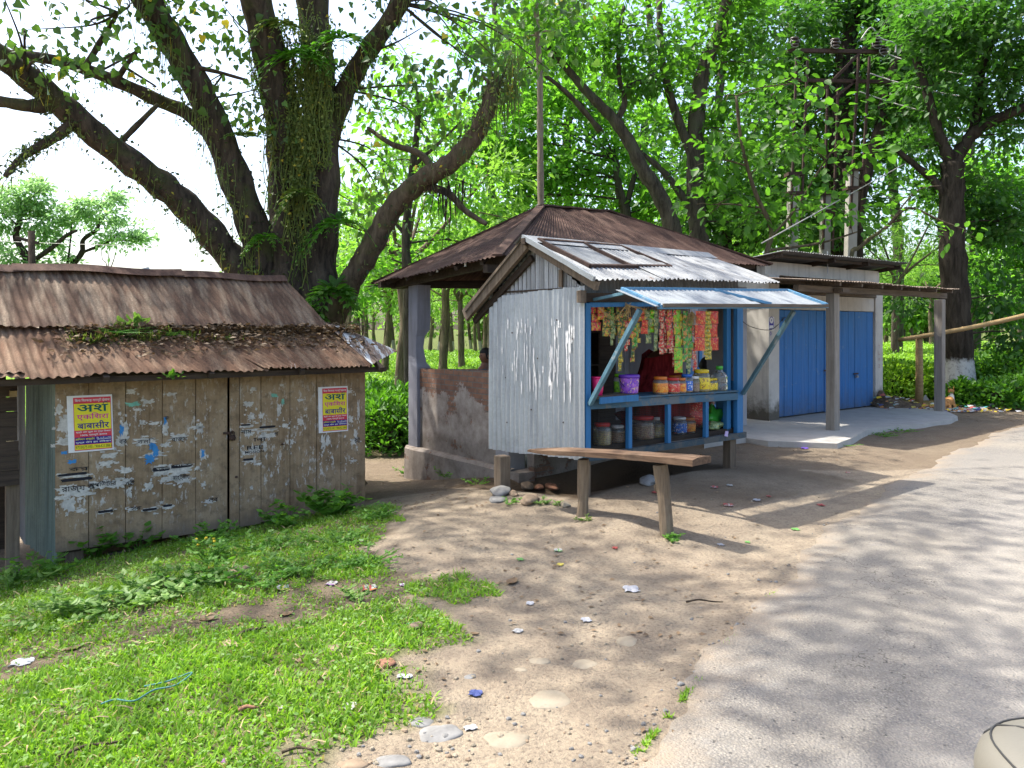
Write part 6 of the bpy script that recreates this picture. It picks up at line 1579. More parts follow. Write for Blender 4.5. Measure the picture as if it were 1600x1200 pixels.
def dry_leaf(px, py, wpx, mat, label, seed):
    p = ground_hit(px, py); L = wpx * p.y / F; rnd = random.Random(seed); n = 7; vs = []; fs = []
    for i in range(n + 1):
        t = i / n; w = L * .28 * sin(pi * min(1, t * .92 + .06)) ** .8
        for k, sx in enumerate((-1, 0, 1)): vs.append(((t - .5) * L, sx * w, .006 + L * (.08 * abs(sx) + .06 * (t - .5) ** 2 * 4 * rnd.uniform(.7, 1.2))))
    for i in range(n):
        for k in range(2): fs.append((i * 3 + k, i * 3 + 3 + k, i * 3 + 4 + k, i * 3 + 1 + k))
    m = len(vs); vs += [(x, y, z - .002) for x, y, z in vs]; fs += [tuple(m + i for i in q[::-1]) for q in list(fs)]
    o = MB().mesh(vs, fs).build('dry_leaf', mat, None, True); o.location = p; o.rotation_euler = (0, 0, rnd.uniform(0, 6.2)); return tag(o, label, 'leaf', 'dry leaves on the verge')
for i, a in enumerate([(165, 1000, 28, 'curled brown leaf left of the bare strip'), (75, 1068, 24, 'brown leaf at the left edge of the lawn'), (447, 962, 24, 'broad tan leaf on the bare strip under the weeds'), (690, 966, 22, 'yellowish curled leaf at the lawn tip on the dirt'), (115, 1015, 26, 'dark curled leaf among the bright weeds at left'),
                       (270, 960, 20, 'dark leaf at the top of the bare strip'), (325, 970, 26, 'grey fallen leaf at the middle of the bare strip'), (742, 992, 14, 'greenish leaf on the dirt right of the yellowish curled one'), (800, 911, 30, 'dark crumbled leaf heap on the dirt beside the grass tuft'), (520, 1013, 22, 'dark brown leaf in the upper lawn'), (300, 1003, 20, 'dark leaf between bare strip and lawn'), (1180, 952, 10, 'small leaf on the dirt by the road edge')]):
    dry_leaf(a[0], a[1], a[2], M['lf_dry'], a[3], i + 3)
def leaf_litter():
    rng = np.random.default_rng(9); P = []
    def add(pxr, pyr, n):
        for _ in range(n):
            p = ground_hit(rng.uniform(*pxr), rng.uniform(*pyr)); P.append((p.x, p.y, p.z + .006))
    add((560, 760), (735, 800), 420); add((100, 700), (850, 1100), 260); add((640, 1200), (740, 1000), 240)
    add((1050, 1340), (680, 730), 160); add((1380, 1600), (625, 660), 500); add((1000, 1590), (700, 1190), 70)
    P = np.array(P); n = len(P); a = rng.uniform(0, 6.3, n); A = np.stack([np.cos(a), np.sin(a), rng.uniform(0, .25, n)], -1); N = np.tile((0, 0, 1.), (n, 1)) + rng.normal(size=(n, 3)) * .25
    L = rng.uniform(.015, .05, n); tag(leaves('leaf_litter', P, A, N, L, L * .55, 'diamond', M['lf_dry']), kind='stuff')
leaf_litter()

# ================================================================== DEBRIS ON THE KIOSK ROOF
M['lf_roof'] = leaf_mat('roof_tuft', (.07, .12, .025), (.19, .25, .05), (.26, .4, .05), .35, 3, (.4, .34, .12))
def roof_debris():
    f = HUT; rng = np.random.default_rng(21); P = []; A = []
    for k in range(3400):
        px = rng.uniform(110, 560); py = 526 + rng.normal() * 12 + (6 * sin(px / 40)) + (px < 330) * 2 - (px > 480) * 5
        if rng.random() < .25: px = rng.uniform(330, 540); py = rng.uniform(500, 560)
        if rng.random() < .10: px = rng.uniform(60, 580); py = rng.uniform(525, 568)
        q = f.hit(px, py, 1, .33)
        # slide onto the roof surface
        y = .24 if py < 532 else max(-.38, .24 - (py - 532) / 52 * .62); q = f.hit(px, py, 1, y); zsurf = 1.31 + (y + .4) * .575
        w = f.w(q.x, q.y); P.append((w.x, w.y, zsurf + .02 + abs(rng.normal()) * .035)); a = rng.uniform(0, 6.3); A.append((cos(a), sin(a), rng.uniform(-.3, .5)))
    P = np.array(P); A = np.array(A); n = len(P); L = rng.uniform(.03, .09, n)
    tag(leaves('roof_leaf_litter', P, A, np.tile((0, 0, 1.), (n, 1)) + rng.normal(size=(n, 3)) * .5, L, L * .5, 'diamond', M['lf_dry']), kind='stuff')
    mb = MB(); rnd = random.Random(6)
    for k in range(150):
        px = rnd.uniform(110, 570); py = 530 + rnd.gauss(0, 14); y = max(-.3, min(.38, .36 - (py - 530) / 52 * .72)); q = f.hit(px, py, 1, y); zs = 1.31 + (y + .4) * .575 + .02
        a = f.w(q.x, q.y, zs); d = Vector((rnd.uniform(-1, 1), rnd.uniform(-.6, .6), 0)).normalized() * rnd.uniform(.08, .35); b = a + d; qb = f.loc(b); b.z = 1.31 + (max(-.4, min(.4, qb.y)) + .4) * .575 + .03
        mb.tube([a, a.lerp(b, .5) + Vector((0, 0, .03)), b], [.005, .004, .002], 4)
    tag(mb.build('roof_twigs', M['bark_limb']), kind='stuff')
    # green tufts: broad clump and small sprouts
    def tuft(px, py, y, n, r, h, L, label, mat, kind='blade', wd=.16):
        q = f.hit(px, py, 1, y); w = f.w(q.x, q.y, q.z); t = thing('roof_plant', label, 'plant', w, 0, 'plants growing on the kiosk roof')
        rg = np.random.default_rng(int(px)); a = rg.uniform(0, 6.3, n); rr = r * np.sqrt(rg.uniform(0, 1, n)); P = np.stack([rr * np.cos(a) * 1.0, rr * np.sin(a) * .4, rg.uniform(0, h * .4, n)], -1)
        u = np.array(f.u); P = np.stack([P[:, 0] * u[0], P[:, 0] * u[1], P[:, 2]], -1) + np.stack([P[:, 1] * 0, P[:, 1], P[:, 1] * .5], -1)
        A = np.stack([np.cos(a * 3), np.sin(a * 3), rg.uniform(-.1, 1.3, n)], -1); S = L * rg.uniform(.6, 1.2, n)
        leaves('foliage', P, A, np.stack([np.cos(a * 3), np.sin(a * 3), np.full(n, .5)], -1), S, S * wd, kind, mat, t)
        st = MB()
        for k in range(max(3, n // 12)): st.tube([(0, 0, -.02), (random.uniform(-r, r) * .5 * u[0], random.uniform(-r, r) * .5 * u[1], h * .5), (random.uniform(-r, r) * u[0], random.uniform(-r, r) * u[1], h * random.uniform(.5, 1))], [.004, .003, .002], 4)
        st.build('stem', M['lf_weed'], t)
    tuft(190, 530, .22, 680, .46, .13, .12, 'broad tangled green clump on the left of the rusty roof step', M['lf_roof']); tuft(262, 533, .22, 420, .30, .12, .12, 'yellowish straggly tuft in the middle of the rusty roof step', M['lf_vine'])
    tuft(345, 538, .20, 360, .30, .10, .12, 'dark grassy tuft on the right of the rusty roof step', M['lf_roof']); tuft(212, 508, .25, 26, .14, .14, .09, 'small sprout of round leaves above the green roof clump', M['lf_weedpale'], 'oval', .7)
    tuft(270, 590, -.43, 40, .10, .06, .07, 'small drooping plant hanging from the kiosk eave', M['lf_weed'], 'oval', .45)
roof_debris()

# ================================================================== WEEDS
def weeds():
    g = 'leafy weeds along the kiosk foot'
    L = [(515, 808, 130, .34, .30, .095, 'lf_weed', 'dark broad-leaved weed clump at the right foot of the plank kiosk', 'oval', .75), (440, 826, 70, .26, .22, .075, 'lf_weed', 'low dark weed left of the broad-leaved clump', 'oval', .7), (585, 812, 110, .26, .12, .05, 'lf_weed', 'fine mossy weed cushion past the kiosk right corner', 'oval', .5),
         (150, 872, 80, .28, .30, .085, 'lf_weed', 'tall dark nettle-like weed under the left door leaf', 'oval', .6), (215, 862, 40, .2, .24, .085, 'lf_weed', 'dark weed with few leaves below the left poster', 'oval', .65), (330, 850, 90, .34, .16, .06, 'lf_weed', 'low dark weeds under the middle of the kiosk', 'oval', .6),
         (60, 905, 70, .32, .22, .085, 'lf_weed', 'pointed-leaf weed at the foot of the green tin flank', 'oval', .45), (15, 925, 50, .3, .20, .085, 'lf_weedpale', 'pale pointed weed at the left picture edge', 'oval', .45), (245, 930, 150, .42, .15, .065, 'lf_weedpale', 'bright pale weed mat, widest one in full sun', 'oval', .6), (170, 955, 130, .42, .13, .06, 'lf_weedpale', 'bright pale weed mat left of the widest one', 'oval', .6), (80, 970, 110, .4, .12, .055, 'lf_weedpale', 'bright low weed mat near the left edge in sun', 'oval', .6),
         (310, 915, 110, .3, .17, .06, 'lf_weed', 'mid green weed right of the widest pale mat', 'oval', .6), (325, 880, 80, .24, .26, .065, 'lf_weed', 'tallest sunlit weed with yellow flower heads', 'oval', .45), (410, 910, 120, .34, .10, .045, 'lf_weed', 'fine low weed beside the grey and yellow wrapper', 'oval', .5), (480, 890, 120, .34, .10, .045, 'lf_weed', 'fine low weed left of the purple wrapper', 'oval', .5), (420, 860, 120, .4, .10, .05, 'lf_weed', 'low sunlit weed behind the upright tan stone', 'oval', .6), (575, 880, 120, .28, .09, .04, 'lf_weed', 'dark low weed patch at the dirt edge above the white wrapper', 'oval', .5), (530, 850, 130, .4, .09, .045, 'lf_weed', 'low sunlit weed patch below the broad-leaved clump', 'oval', .6), (556, 936, 36, .12, .07, .05, 'lf_weedpale', 'small pale rosette below the white snack wrapper', 'oval', .35)]
    for (px, py, n, r, h, s, m, lab, k, asp) in L:
        p = ground_hit(px, py); q = 1.35 if py < 875 else 1.1; t = plant('weed', lab, 'weed', p.x, p.y, int(n * 2.1), r * 1.12, h * q, s, M[m], k, g, True, asp)
        if 'flower' in lab:
            for q in range(7):
                a = random.uniform(0, 6.3); rr = random.uniform(.02, .14); MB().blob((rr * cos(a), rr * sin(a), h * random.uniform(.5, .8)), (.013, .013, .009), q, 9, 6, .2).build('flower_head', LM['flower'], t)
    g = 'small plants on the dirt'
    for (px, py, n, r, h, s, m, lab) in [(848, 787, 34, .11, .08, .05, 'lf_weedpale', 'small green plant beside the slanted brown stone'), (873, 790, 16, .07, .06, .045, 'lf_weedpale', 'tiny plant left of the small pale stone'), (795, 787, 50, .16, .07, .04, 'lf_weed', 'low green weed under the left shop stilt'), (1048, 845, 90, .13, .07, .035, 'lf_weed', 'weedy tuft round the foot of the right bench leg'), (918, 812, 60, .14, .04, .03, 'lf_vine', 'dry grassy tuft round the foot of the left bench leg'),
                                        (700, 748, 120, .35, .22, .06, 'lf_weed', 'dark weeds growing against the shelter plinth'), (640, 742, 90, .3, .16, .06, 'lf_weed', 'weed at the left corner of the shelter plinth'), (745, 757, 50, .2, .12, .05, 'lf_weed', 'sparse weed at the crumbling plinth end'), (1165, 688, 30, .15, .06, .04, 'lf_weed', 'small weed between shop corner and concrete apron'), (1375, 681, 160, .45, .07, .04, 'lf_weed', 'long green weed patch at the edge of the concrete apron'), (1310, 696, 80, .35, .05, .035, 'lf_weed', 'thin weed strip before the near cement post'), (1410, 675, 90, .35, .06, .04, 'lf_weed', 'right end of the weeds at the concrete apron')]:
        p = ground_hit(px, py); plant('weed', lab, 'weed', p.x, p.y, n, r, h, s, M[m], 'oval', g, True, .55)
    # mossy grass tufts along the broken road edge
    rng = np.random.default_rng(4); P = []
    for k in range(800):
        t = rng.uniform(.02, .40) if rng.random() < .8 else rng.uniform(0, .9); px = 1000 + 240 * t + rng.normal() * 3 - 6; py = 1180 - 290 * t
        if sin(t * 23) + sin(t * 61 + 1) + .8 * sin(t * 131) < .35: continue
        p = ground_hit(px, py); P.append((p.x, p.y, p.z))
    P = np.array(P); n = len(P); a = rng.uniform(0, 6.3, n)
    tag(leaves('road_edge_grass', P, np.stack([np.cos(a), np.sin(a), rng.uniform(.3, 1.5, n)], -1), np.stack([np.cos(a), np.sin(a), np.full(n, -.5)], -1), rng.uniform(.012, .04, n), rng.uniform(.004, .009, n), 'blade', M['lf_grass']), kind='stuff')
weeds()

# ================================================================== DOG
def dog():
    p = ground_hit(1480, 640); f = Frame(p.x, p.y, 32, p.z)
    t = thing('dog', 'tan and white dog lying by the far cement post, head turned away', 'dog', p, f.th)
    m = NT('tan_white_fur'); s = m.sep(); n = m.noise(9, 5)
    w = m.ramp(m.math('ADD', s[0], m.math('MULTIPLY', n, .06)), [(.155, 0), (.185, 1)]); w2 = m.ramp(m.math('ADD', s[2], m.math('MULTIPLY', n, .08)), [(.36, 1), (.39, 0)]); lo = m.ramp(m.math('ADD', s[2], m.math('MULTIPLY', n, .03)), [(.05, 1), (.075, 0)])
    c = m.mix(m.math('MULTIPLY', w, w2), m.mix(n, (.36, .16, .05), (.50, .26, .10)), (.72, .66, .58)); c = m.mix(lo, c, (.6, .5, .4)); m.bump(m.noise(90, 3), .5, .006); fur = m.fin(c, .9, 0, .1)
    # lying trunk with raised neck; x = towards the head
    V = [(-.26, .0, .10), (-.14, .0, .145), (.02, .0, .14), (.14, .01, .155), (.20, .02, .25), (.225, .03, .335)]; E = [(i, i + 1) for i in range(5)]; R = [.085, .115, .105, .095, .068, .055]
    def chain(i0, pts, rs):
        b = len(V); V.extend(pts); R.extend(rs); E.append((i0, b)); E.extend((b + k, b + k + 1) for k in range(len(pts) - 1))
    chain(0, [(-.12, -.12, .10), (-.22, -.17, .045), (-.10, -.19, .03)], [.06, .035, .026]); chain(0, [(-.12, .11, .10), (-.22, .15, .045), (-.10, .17, .03)], [.06, .035, .026])
    chain(3, [(.10, -.10, .07), (.14, -.11, .03), (.33, -.10, .028)], [.045, .034, .024]); chain(3, [(.12, .10, .07), (.16, .11, .03), (.34, .12, .028)], [.045, .034, .024])
    chain(0, [(-.34, -.05, .06), (-.36, -.16, .03), (-.28, -.25, .022)], [.03, .022, .012])
    add_skin('body', [Vector(v) for v in V], E, R, fur, t, 2, 2)
    h = MB(); h.blob((.25, .05, .375), (.075, .068, .066), 2, 16, 12, .04); h.tube([(.28, .085, .365), (.32, .125, .35), (.345, .15, .345)], [.042, .033, .022], 10)
    for (x, y) in ((.215, .085), (.265, .0)): h.mesh([(x - .025, y - .02, .415), (x + .025, y + .02, .415), (x + .02, y + .03, .41), (x - .002, y + .005, .505)], [(0, 1, 3), (1, 2, 3), (2, 0, 3), (0, 2, 1)])
    hd = h.build('head', fur, t, True)
    e = MB(); e.blob((.347, .152, .35), (.012, .012, .01), 1, 8, 6, 0); e.blob((.275, .115, .395), (.009, .009, .009), 1, 8, 6, 0); e.blob((.315, .085, .395), (.009, .009, .009), 1, 8, 6, 0); e.build('eyes_and_nose', M['hair'], hd, True)
dog()

# ================================================================== RUBBISH HEAP, BAMBOO RAIL
def heap():
    c = ground_hit(1415, 640); mb = MB(); nx, ny = 34, 16; vs = []; fs = []; rnd = random.Random(3)
    a = ground_hit(1378, 648); b = ground_hit(1600, 643)
    for j in range(ny + 1):
        for i in range(nx + 1):
            u = i / nx; v = j / ny; px = 1384 + 270 * u
            p0 = ground_hit(px, 645 - 1 * u); d = v * 2.2; x = p0.x - .2 * d; y = p0.y + .98 * d
            hh = (.42 * math.exp(-((u - .06) / .07) ** 2) + .20 * math.exp(-((u - .22) / .10) ** 2) + .05) * sin(pi * min(1, v * 1.25)) ** .8 if v < .8 else 0
            vs.append((x, y, gz(x, y) + hh * (1 + .25 * rnd.uniform(-1, 1)) - (.05 if v in (0, 1) or u in (0, 1) else 0)))
    for j in range(ny):
        for i in range(nx): fs.append((j * (nx + 1) + i, j * (nx + 1) + i + 1, (j + 1) * (nx + 1) + i + 1, (j + 1) * (nx + 1) + i))
    mb.mesh(vs, fs); m = NT('heap_soil'); cc = m.mix(m.ramp(m.noise(6, 7, .75), [(.35, 0), (.7, 1)]), (.05, .036, .026), (.2, .15, .105)); m.bump(m.noise(22, 6), .8, .05)
    tag(mb.build('rubbish_heap', m.fin(cc, .95, 0, .1), None, True), kind='stuff')
    mb = MB(); cols = list(LM.values())
    for k in range(240):
        px = rnd.uniform(1380, 1600) if rnd.random() < .65 else rnd.uniform(1480, 1560); v = rnd.random() ** 1.6; p0 = ground_hit(px, 646 - 1 * (px - 1380) / 220); d = v * 1.4; x = p0.x - .2 * d; y = p0.y + .98 * d; u = (px - 1384) / 270
        hh = (.42 * math.exp(-((u - .06) / .07) ** 2) + .20 * math.exp(-((u - .22) / .10) ** 2) + .05) * sin(pi * min(1, d / 2.2 * 1.25)) ** .8
        s = rnd.uniform(.02, .06); z = gz(x, y) + hh + .02; mb.cur = rnd.choice((0, 0, 0, 9, 9, 2, 3, 4, 7, 5, 10, 10, 10))
        q = [(x - s, y - s * .6, z), (x + s, y - s * .5, z + rnd.uniform(0, s)), (x + s * .8, y + s * .6, z + s * rnd.uniform(.3, 1)), (x - s * .8, y + s * .6, z + s * rnd.uniform(.2, .9))]; mb.poly(q)
    tag(mb.build('scattered_rubbish', cols + [M['lf_dry']]), kind='stuff')
    o = MB(); s = .10; o.mesh([(-s, 0, 0), (s * .9, .02, 0), (.0, .03, s * 1.4), (.02, .1, .0)], [(0, 1, 2), (1, 3, 2), (3, 0, 2), (0, 3, 1)]); w = o.build('paper_scrap', LM['white']); p = ground_hit(1447, 634); w.location = (p.x, p.y, p.z + .12); tag(w, 'white peaked paper scrap on the rubbish heap left of the far cement post', 'paper')
heap()
def bamboo_rail():
    p = ground_hit(1437, 626); D = 17.2
    t = thing('bamboo_barrier', 'long bamboo pole resting on a short upright post at the right', 'barrier', (p.x, D, gz(p.x, D)), 0); o = t.location.copy()
    a = W(1404, 531, 17.0); b = W(1650, 481, 16.4); pts = [a.lerp(b, i / 12) + Vector((0, 0, -.05 * sin(pi * i / 12))) - o for i in range(13)]
    mb = MB(); mb.tube(pts, [.045 + .010 * i / 12 for i in range(13)], 10)
    for i in range(1, 12): mb.tube([pts[i] - (pts[1] - pts[0]) * .02, pts[i] + (pts[1] - pts[0]) * .02], .056, 10)
    mb.build('bamboo_pole', M['bamboo'], t, True)
    q = W(1436, 524, 17.0) - o; MB().tube([(q.x, q.y, -.2), (q.x + .01, q.y, .6), (q.x, q.y, q.z - .05)], [.085, .08, .075], 10, True, .04).build('upright_post', M['bamboo'], t, True)
    q = W(1640, 483, 16.4) - o; MB().tube([(q.x, q.y, -.3), (q.x, q.y, q.z - .05)], [.085, .075], 10, True, .04).build('upright_post', M['bamboo'], t, True)
bamboo_rail()

# ================================================================== POLES AND CABLES
def pole_structure():
    D = 20.0; base = W(1290, 560, D)
    t = thing('utility_pole', 'rusty steel and concrete three-legged electric pole frame behind the store roof', 'electric pole', (base.x, D, -.3)); o = t.location.copy()
    def P(px, py, d=D): return W(px, py, d) - o
    for (px0, px1, px2, d, ys) in ((1231, 1240, 1250, 20, 270), (1285, 1290, 1298, 21.2, 300), (1322, 1332, 1346, 20, 262)):
        b = W(px0, 420, d) - o; b.z = -.2; k = W(px1, ys, d) - o; top = W(px2, (92 if px0 != 1285 else 140), d) - o
        mb = MB(); mb.bar(b, k, .26 if px0 != 1285 else .24, .24); mb.build('concrete_pole', M['pole_conc'], t, bevel=.02)
        for s in (-1, 1):
            sd = Vector((.13 * s + .0, 0, 0)); MB().bar(k + sd + Vector((0, -.14, -1.6)), top + sd * 1.1 + Vector((0, -.14, 0)), .07, .05).build('steel_channel', M['rust_bar'], t)
        for yy in (0, -.5): q = k + Vector((0, 0, yy - .1)); mb = MB(); mb.box(q.x - .2, q.y - .19, q.z, q.x + .2, q.y + .16, q.z + .09); mb.build('clamp', M['rust_bar'], t)
    MB().bar(P(1230, 79), P(1372, 81), .09, .10).build('cross_arm', M['rust_bar'], t); MB().bar(P(1226, 125), P(1390, 128), .07, .09).build('cross_arm', M['rust_bar'], t)
    MB().bar(P(1258, 170), P(1352, 74), .08, .07).build('brace', M['rust_bar'], t); MB().bar(P(1270, 180), P(1345, 120), .07, .06).build('brace', M['rust_bar'], t)
    for (px, py) in ((1239, 68), (1302, 70), (1366, 70), (1377, 81)):
        q = P(px, py); mb = MB()
        for k in range(3): mb.lathe((q.x, q.y - .1, q.z - .12 + .085 * k), [(.05, 0), (.12, .02), (.115, .05), (.05, .075)], 14)
        mb.build('insulator', M['darkporc'], t, True); MB().tube([q + Vector((.12 * cos(a), -.16, .12 * sin(a) - .03)) for a in lin(0, 5.4, 18)], .012, 5).build('wire_coil', M['wire'], t, True)
    MB().tube(spline([P(1345, 62), P(1361, 43), P(1376, 60), P(1398, 68), P(1399, 83)], 5), .02, 6).build('jumper_wire', M['wire'], t, True)
M['darkporc'] = plain('dark_porcelain', (.06, .04, .035), .35, .2, 20, .5)
pole_structure()
def cable(pts, r, label, sag=.3, mat='wire'):
    a, b = pts; P = [a.lerp(b, i / 16) + Vector((0, 0, -sag * 4 * (i / 16) * (1 - i / 16))) for i in range(17)]; o = a.copy()
    t = MB().tube([p - o for p in P], r, 5).build('cable', M[mat], None, True); t.location = o; tag(t, label, 'cable', 'overhead cables')
cable((W(1380, 82, 20), W(1700, 122, 17)), .017, 'uppermost wire running right from the pole frame'); cable((W(1355, 113, 20), W(1700, 156, 17)), .017, 'middle wire running right from the pole frame'); cable((W(1343, 143, 20), W(1700, 195, 17)), .017, 'lowest of three wires running right from the pole frame')
cable((W(1190, 380, 14.5), W(1640, 130, 24)), .012, 'pale guy wire slanting up from the store roof past the poles', .0); cable((W(1362, 70, 20), W(1440, -60, 16)), .010, 'wire leaving the frame top up to the right', 0); cable((W(-80, 373, 30), W(520, 388, 30)), .012, 'faint horizontal wire across the sky behind the fig trunk', .1)
def far_pole():
    p = W(54, 440, 24); t = thing('utility_pole', 'short dark pole with one crossarm rising behind the kiosk roof', 'electric pole', (p.x, p.y, -.6)); o = t.location.copy()
    MB().tube([(0, 0, 0), W(49, 361, 24) - o], [.12, .10], 8).build('pole', M['bark_dark'], t, True); MB().bar(W(25, 371, 24) - o, W(60, 380, 24) - o, .09, .10).build('cross_arm', M['timber_dark'], t)
far_pole()

# ================================================================== PARKED SCOOTER at the lower right corner
def scooter():
    t = thing('parked_scooter', 'padded pale grey scooter seat with dark seams at the lower right corner', 'scooter', (1.435, 1.69, 0), radians(-9)); o = t.location.copy()
    
    seat = NT('seat_vinyl'); cc = seat.mix(seat.noise(6, 5), (.115, .108, .09), (.155, .146, .122)); seat.bump(seat.noise(120, 3), .25, .002); sm = seat.fin(cc, .55, 0, .4)
    # cushion: superellipse pad, front-left corner in view
    def pad(u, v):
        a = 2 * pi * u; ex = .72
        c, s = cos(a), sin(a); x = .36 * abs(c) ** ex * (1 if c > 0 else -1); y = .23 * abs(s) ** ex * (1 if s > 0 else -1)
        return x, y
    vs = []; fs = []; n = 56; prof = [(.80, -.10), (.92, -.08), (1.0, -.03), (1.0, .02), (.97, .055), (.90, .08), (.78, .094), (.5, .104), (.0, .106)]
    zt = .70
    for (k, z) in prof:
        for i in range(n): x, y = pad(i / n, 0); vs.append((x * k, y * k, zt + z))
    for j in range(len(prof) - 1):
        for i in range(n): fs.append((j * n + i, j * n + (i + 1) % n, (j + 1) * n + (i + 1) % n, (j + 1) * n + i))
    fs.append(tuple(range(n - 1, -1, -1)))
    st = MB().mesh(vs, fs).build('seat', sm, t, True)
    mb = MB(); pts = [Vector((pad(i / n, 0)[0] * .905, pad(i / n, 0)[1] * .905, zt + .081)) for i in range(n + 1)]; mb.tube(pts, .0026, 6, False)
    for u in (.40, .88):
        e = pad(u, 0); mb.tube([(e[0] * k * 1.003, e[1] * k * 1.003, zt + z + .001) for k, z in prof[::-1][3:] if k >= .9 or z > 0], .0024, 6); mb.tube([(e[0] * q, e[1] * q - .10 * (.905 - q), zt + zz) for q, zz in ((.905, .081), (.78, .096), (.5, .106), (.2, .107))], .0026, 6)
    mb.build('seam', M['darkwire'], st, True)
    b = MB(); b.blob((0, 0, .42), (.40, .17, .20), 5, 24, 14, .05); b.blob((-.25, 0, .32), (.16, .12, .16), 6, 16, 10, .05); b.build('body_panel', plain('grey_panel', (.16, .16, .17), .35, .1, 8, .5), t, True)
    for x in (-.34, .85):
        w = MB(); w.tube([(x + .17 * cos(a), 0, .215 + .17 * sin(a)) for a in lin(0, 2 * pi, 25)], .045, 10, False); wh = w.build('wheel', M['hair'], t, True)
        MB().tube([(x, -.04, .215), (x, .04, .215)], .11, 16).build('rim', M['steel'], wh)
    MB().box(.35, -.14, .17, .75, .14, .22, .004).build('footboard', plain('grey_panel_dark', (.07, .07, .075), .5, .1, 8), t, bevel=.02); MB().bar((.85, 0, .25), (.66, 0, .95), .09, .24).build('leg_shield', plain('grey_panel_front', (.16, .16, .17), .35, .1, 8, .5), t, bevel=.03); MB().tube([(.62, -.30, .98), (.66, 0, .96), (.62, .30, .98)], .018, 8).build('handlebar', M['hair'], t, True)
scooter()
# ================================================================== TREES
DENSE = 2.1
def BL(px, py, D, rpx, rpy, rd=None):
    c = W(px, py, D); return (c.x, c.y, c.z, rpx * D / F, rd if rd else .8 * rpx * D / F, rpy * D / F)
def tree(name, label, base, limbs, blobs, lmat, bmat, cat='tree', group=None, per=40, sig=.35, clumps=10, size=.13, asp=.55, kind='diamond', seed=1, twigs=3, tr=.035, droop=.25, smooth_limb=5, extra=None):
    """limbs: (points, r0, r1) in world; blobs: world ellipsoids; crown leaves hang in clumps that branches reach"""
    base = Vector(base); t = thing(name, label, cat, base, 0, group); rnd = random.Random(seed); rng = np.random.default_rng(seed)
    mb = MB(); samples = []
    for pts, r0, r1 in limbs:
        P = spline(pts, smooth_limb); n = len(P)
        R = [(r0 + (r1 - r0) * (i / (n - 1))) * (1 + .07 * sin(1.7 * i + r0 * 9)) for i in range(n)]
        mb.tube([p - base for p in P], R, 12 if r0 > .15 else 8, True, .07); samples += [(p, r) for p, r in zip(P, R)][n // 4:]
    for b in blobs:
        c = Vector(b[:3])
        s, r = min(samples, key=lambda q: (q[0] - c).length + max(0, q[0].z - c.z) * 1.5)
        d = (c - s).length
        r0 = min(r * .6, tr * (.6 + .14 * d)); m = s.lerp(c, .5) + Vector((rnd.uniform(-1, 1), rnd.uniform(-1, 1), rnd.uniform(.0, 1))) * d * .12
        P = spline([s, m, c], 5); mb.tube([p - base for p in P], lin(r0, r0 * .4, len(P)), 6)
        for k in range(twigs):
            e = c + Vector((rnd.uniform(-1, 1) * b[3], rnd.uniform(-1, 1) * b[4], rnd.uniform(-.9, .9) * b[5])) * .9; q = P[rnd.randint(len(P) // 2, len(P) - 1)]
            mb.tube([q - base, q.lerp(e, .5) - base + Vector((0, 0, .06 * d * rnd.random())), e - base], [r0 * .45, r0 * .3, .006], 5)
    mb.build('trunk', bmat, t, True)
    if blobs:
        if kind == 'diamond': per = int(per * DENSE); size *= 1.22
        P, O = crown_pts(blobs, per, sig, rng, clumps); n = len(P)
        A = unit(O) + rng.normal(size=(n, 3)) * .55 + np.array((0, 0, -droop)); N = np.tile((0, 0, 1.), (n, 1)) + rng.normal(size=(n, 3)) * .5
        L = size * rng.uniform(.45, 1.4, n)
        leaves('crown', P - np.array(base), A, N, L, L * asp, kind, lmat, t)
    return t
M['lf_creeper'] = leaf_mat('creeper_green', (.02, .04, .014), (.055, .085, .025), (.08, .15, .03), .25, 1.5)
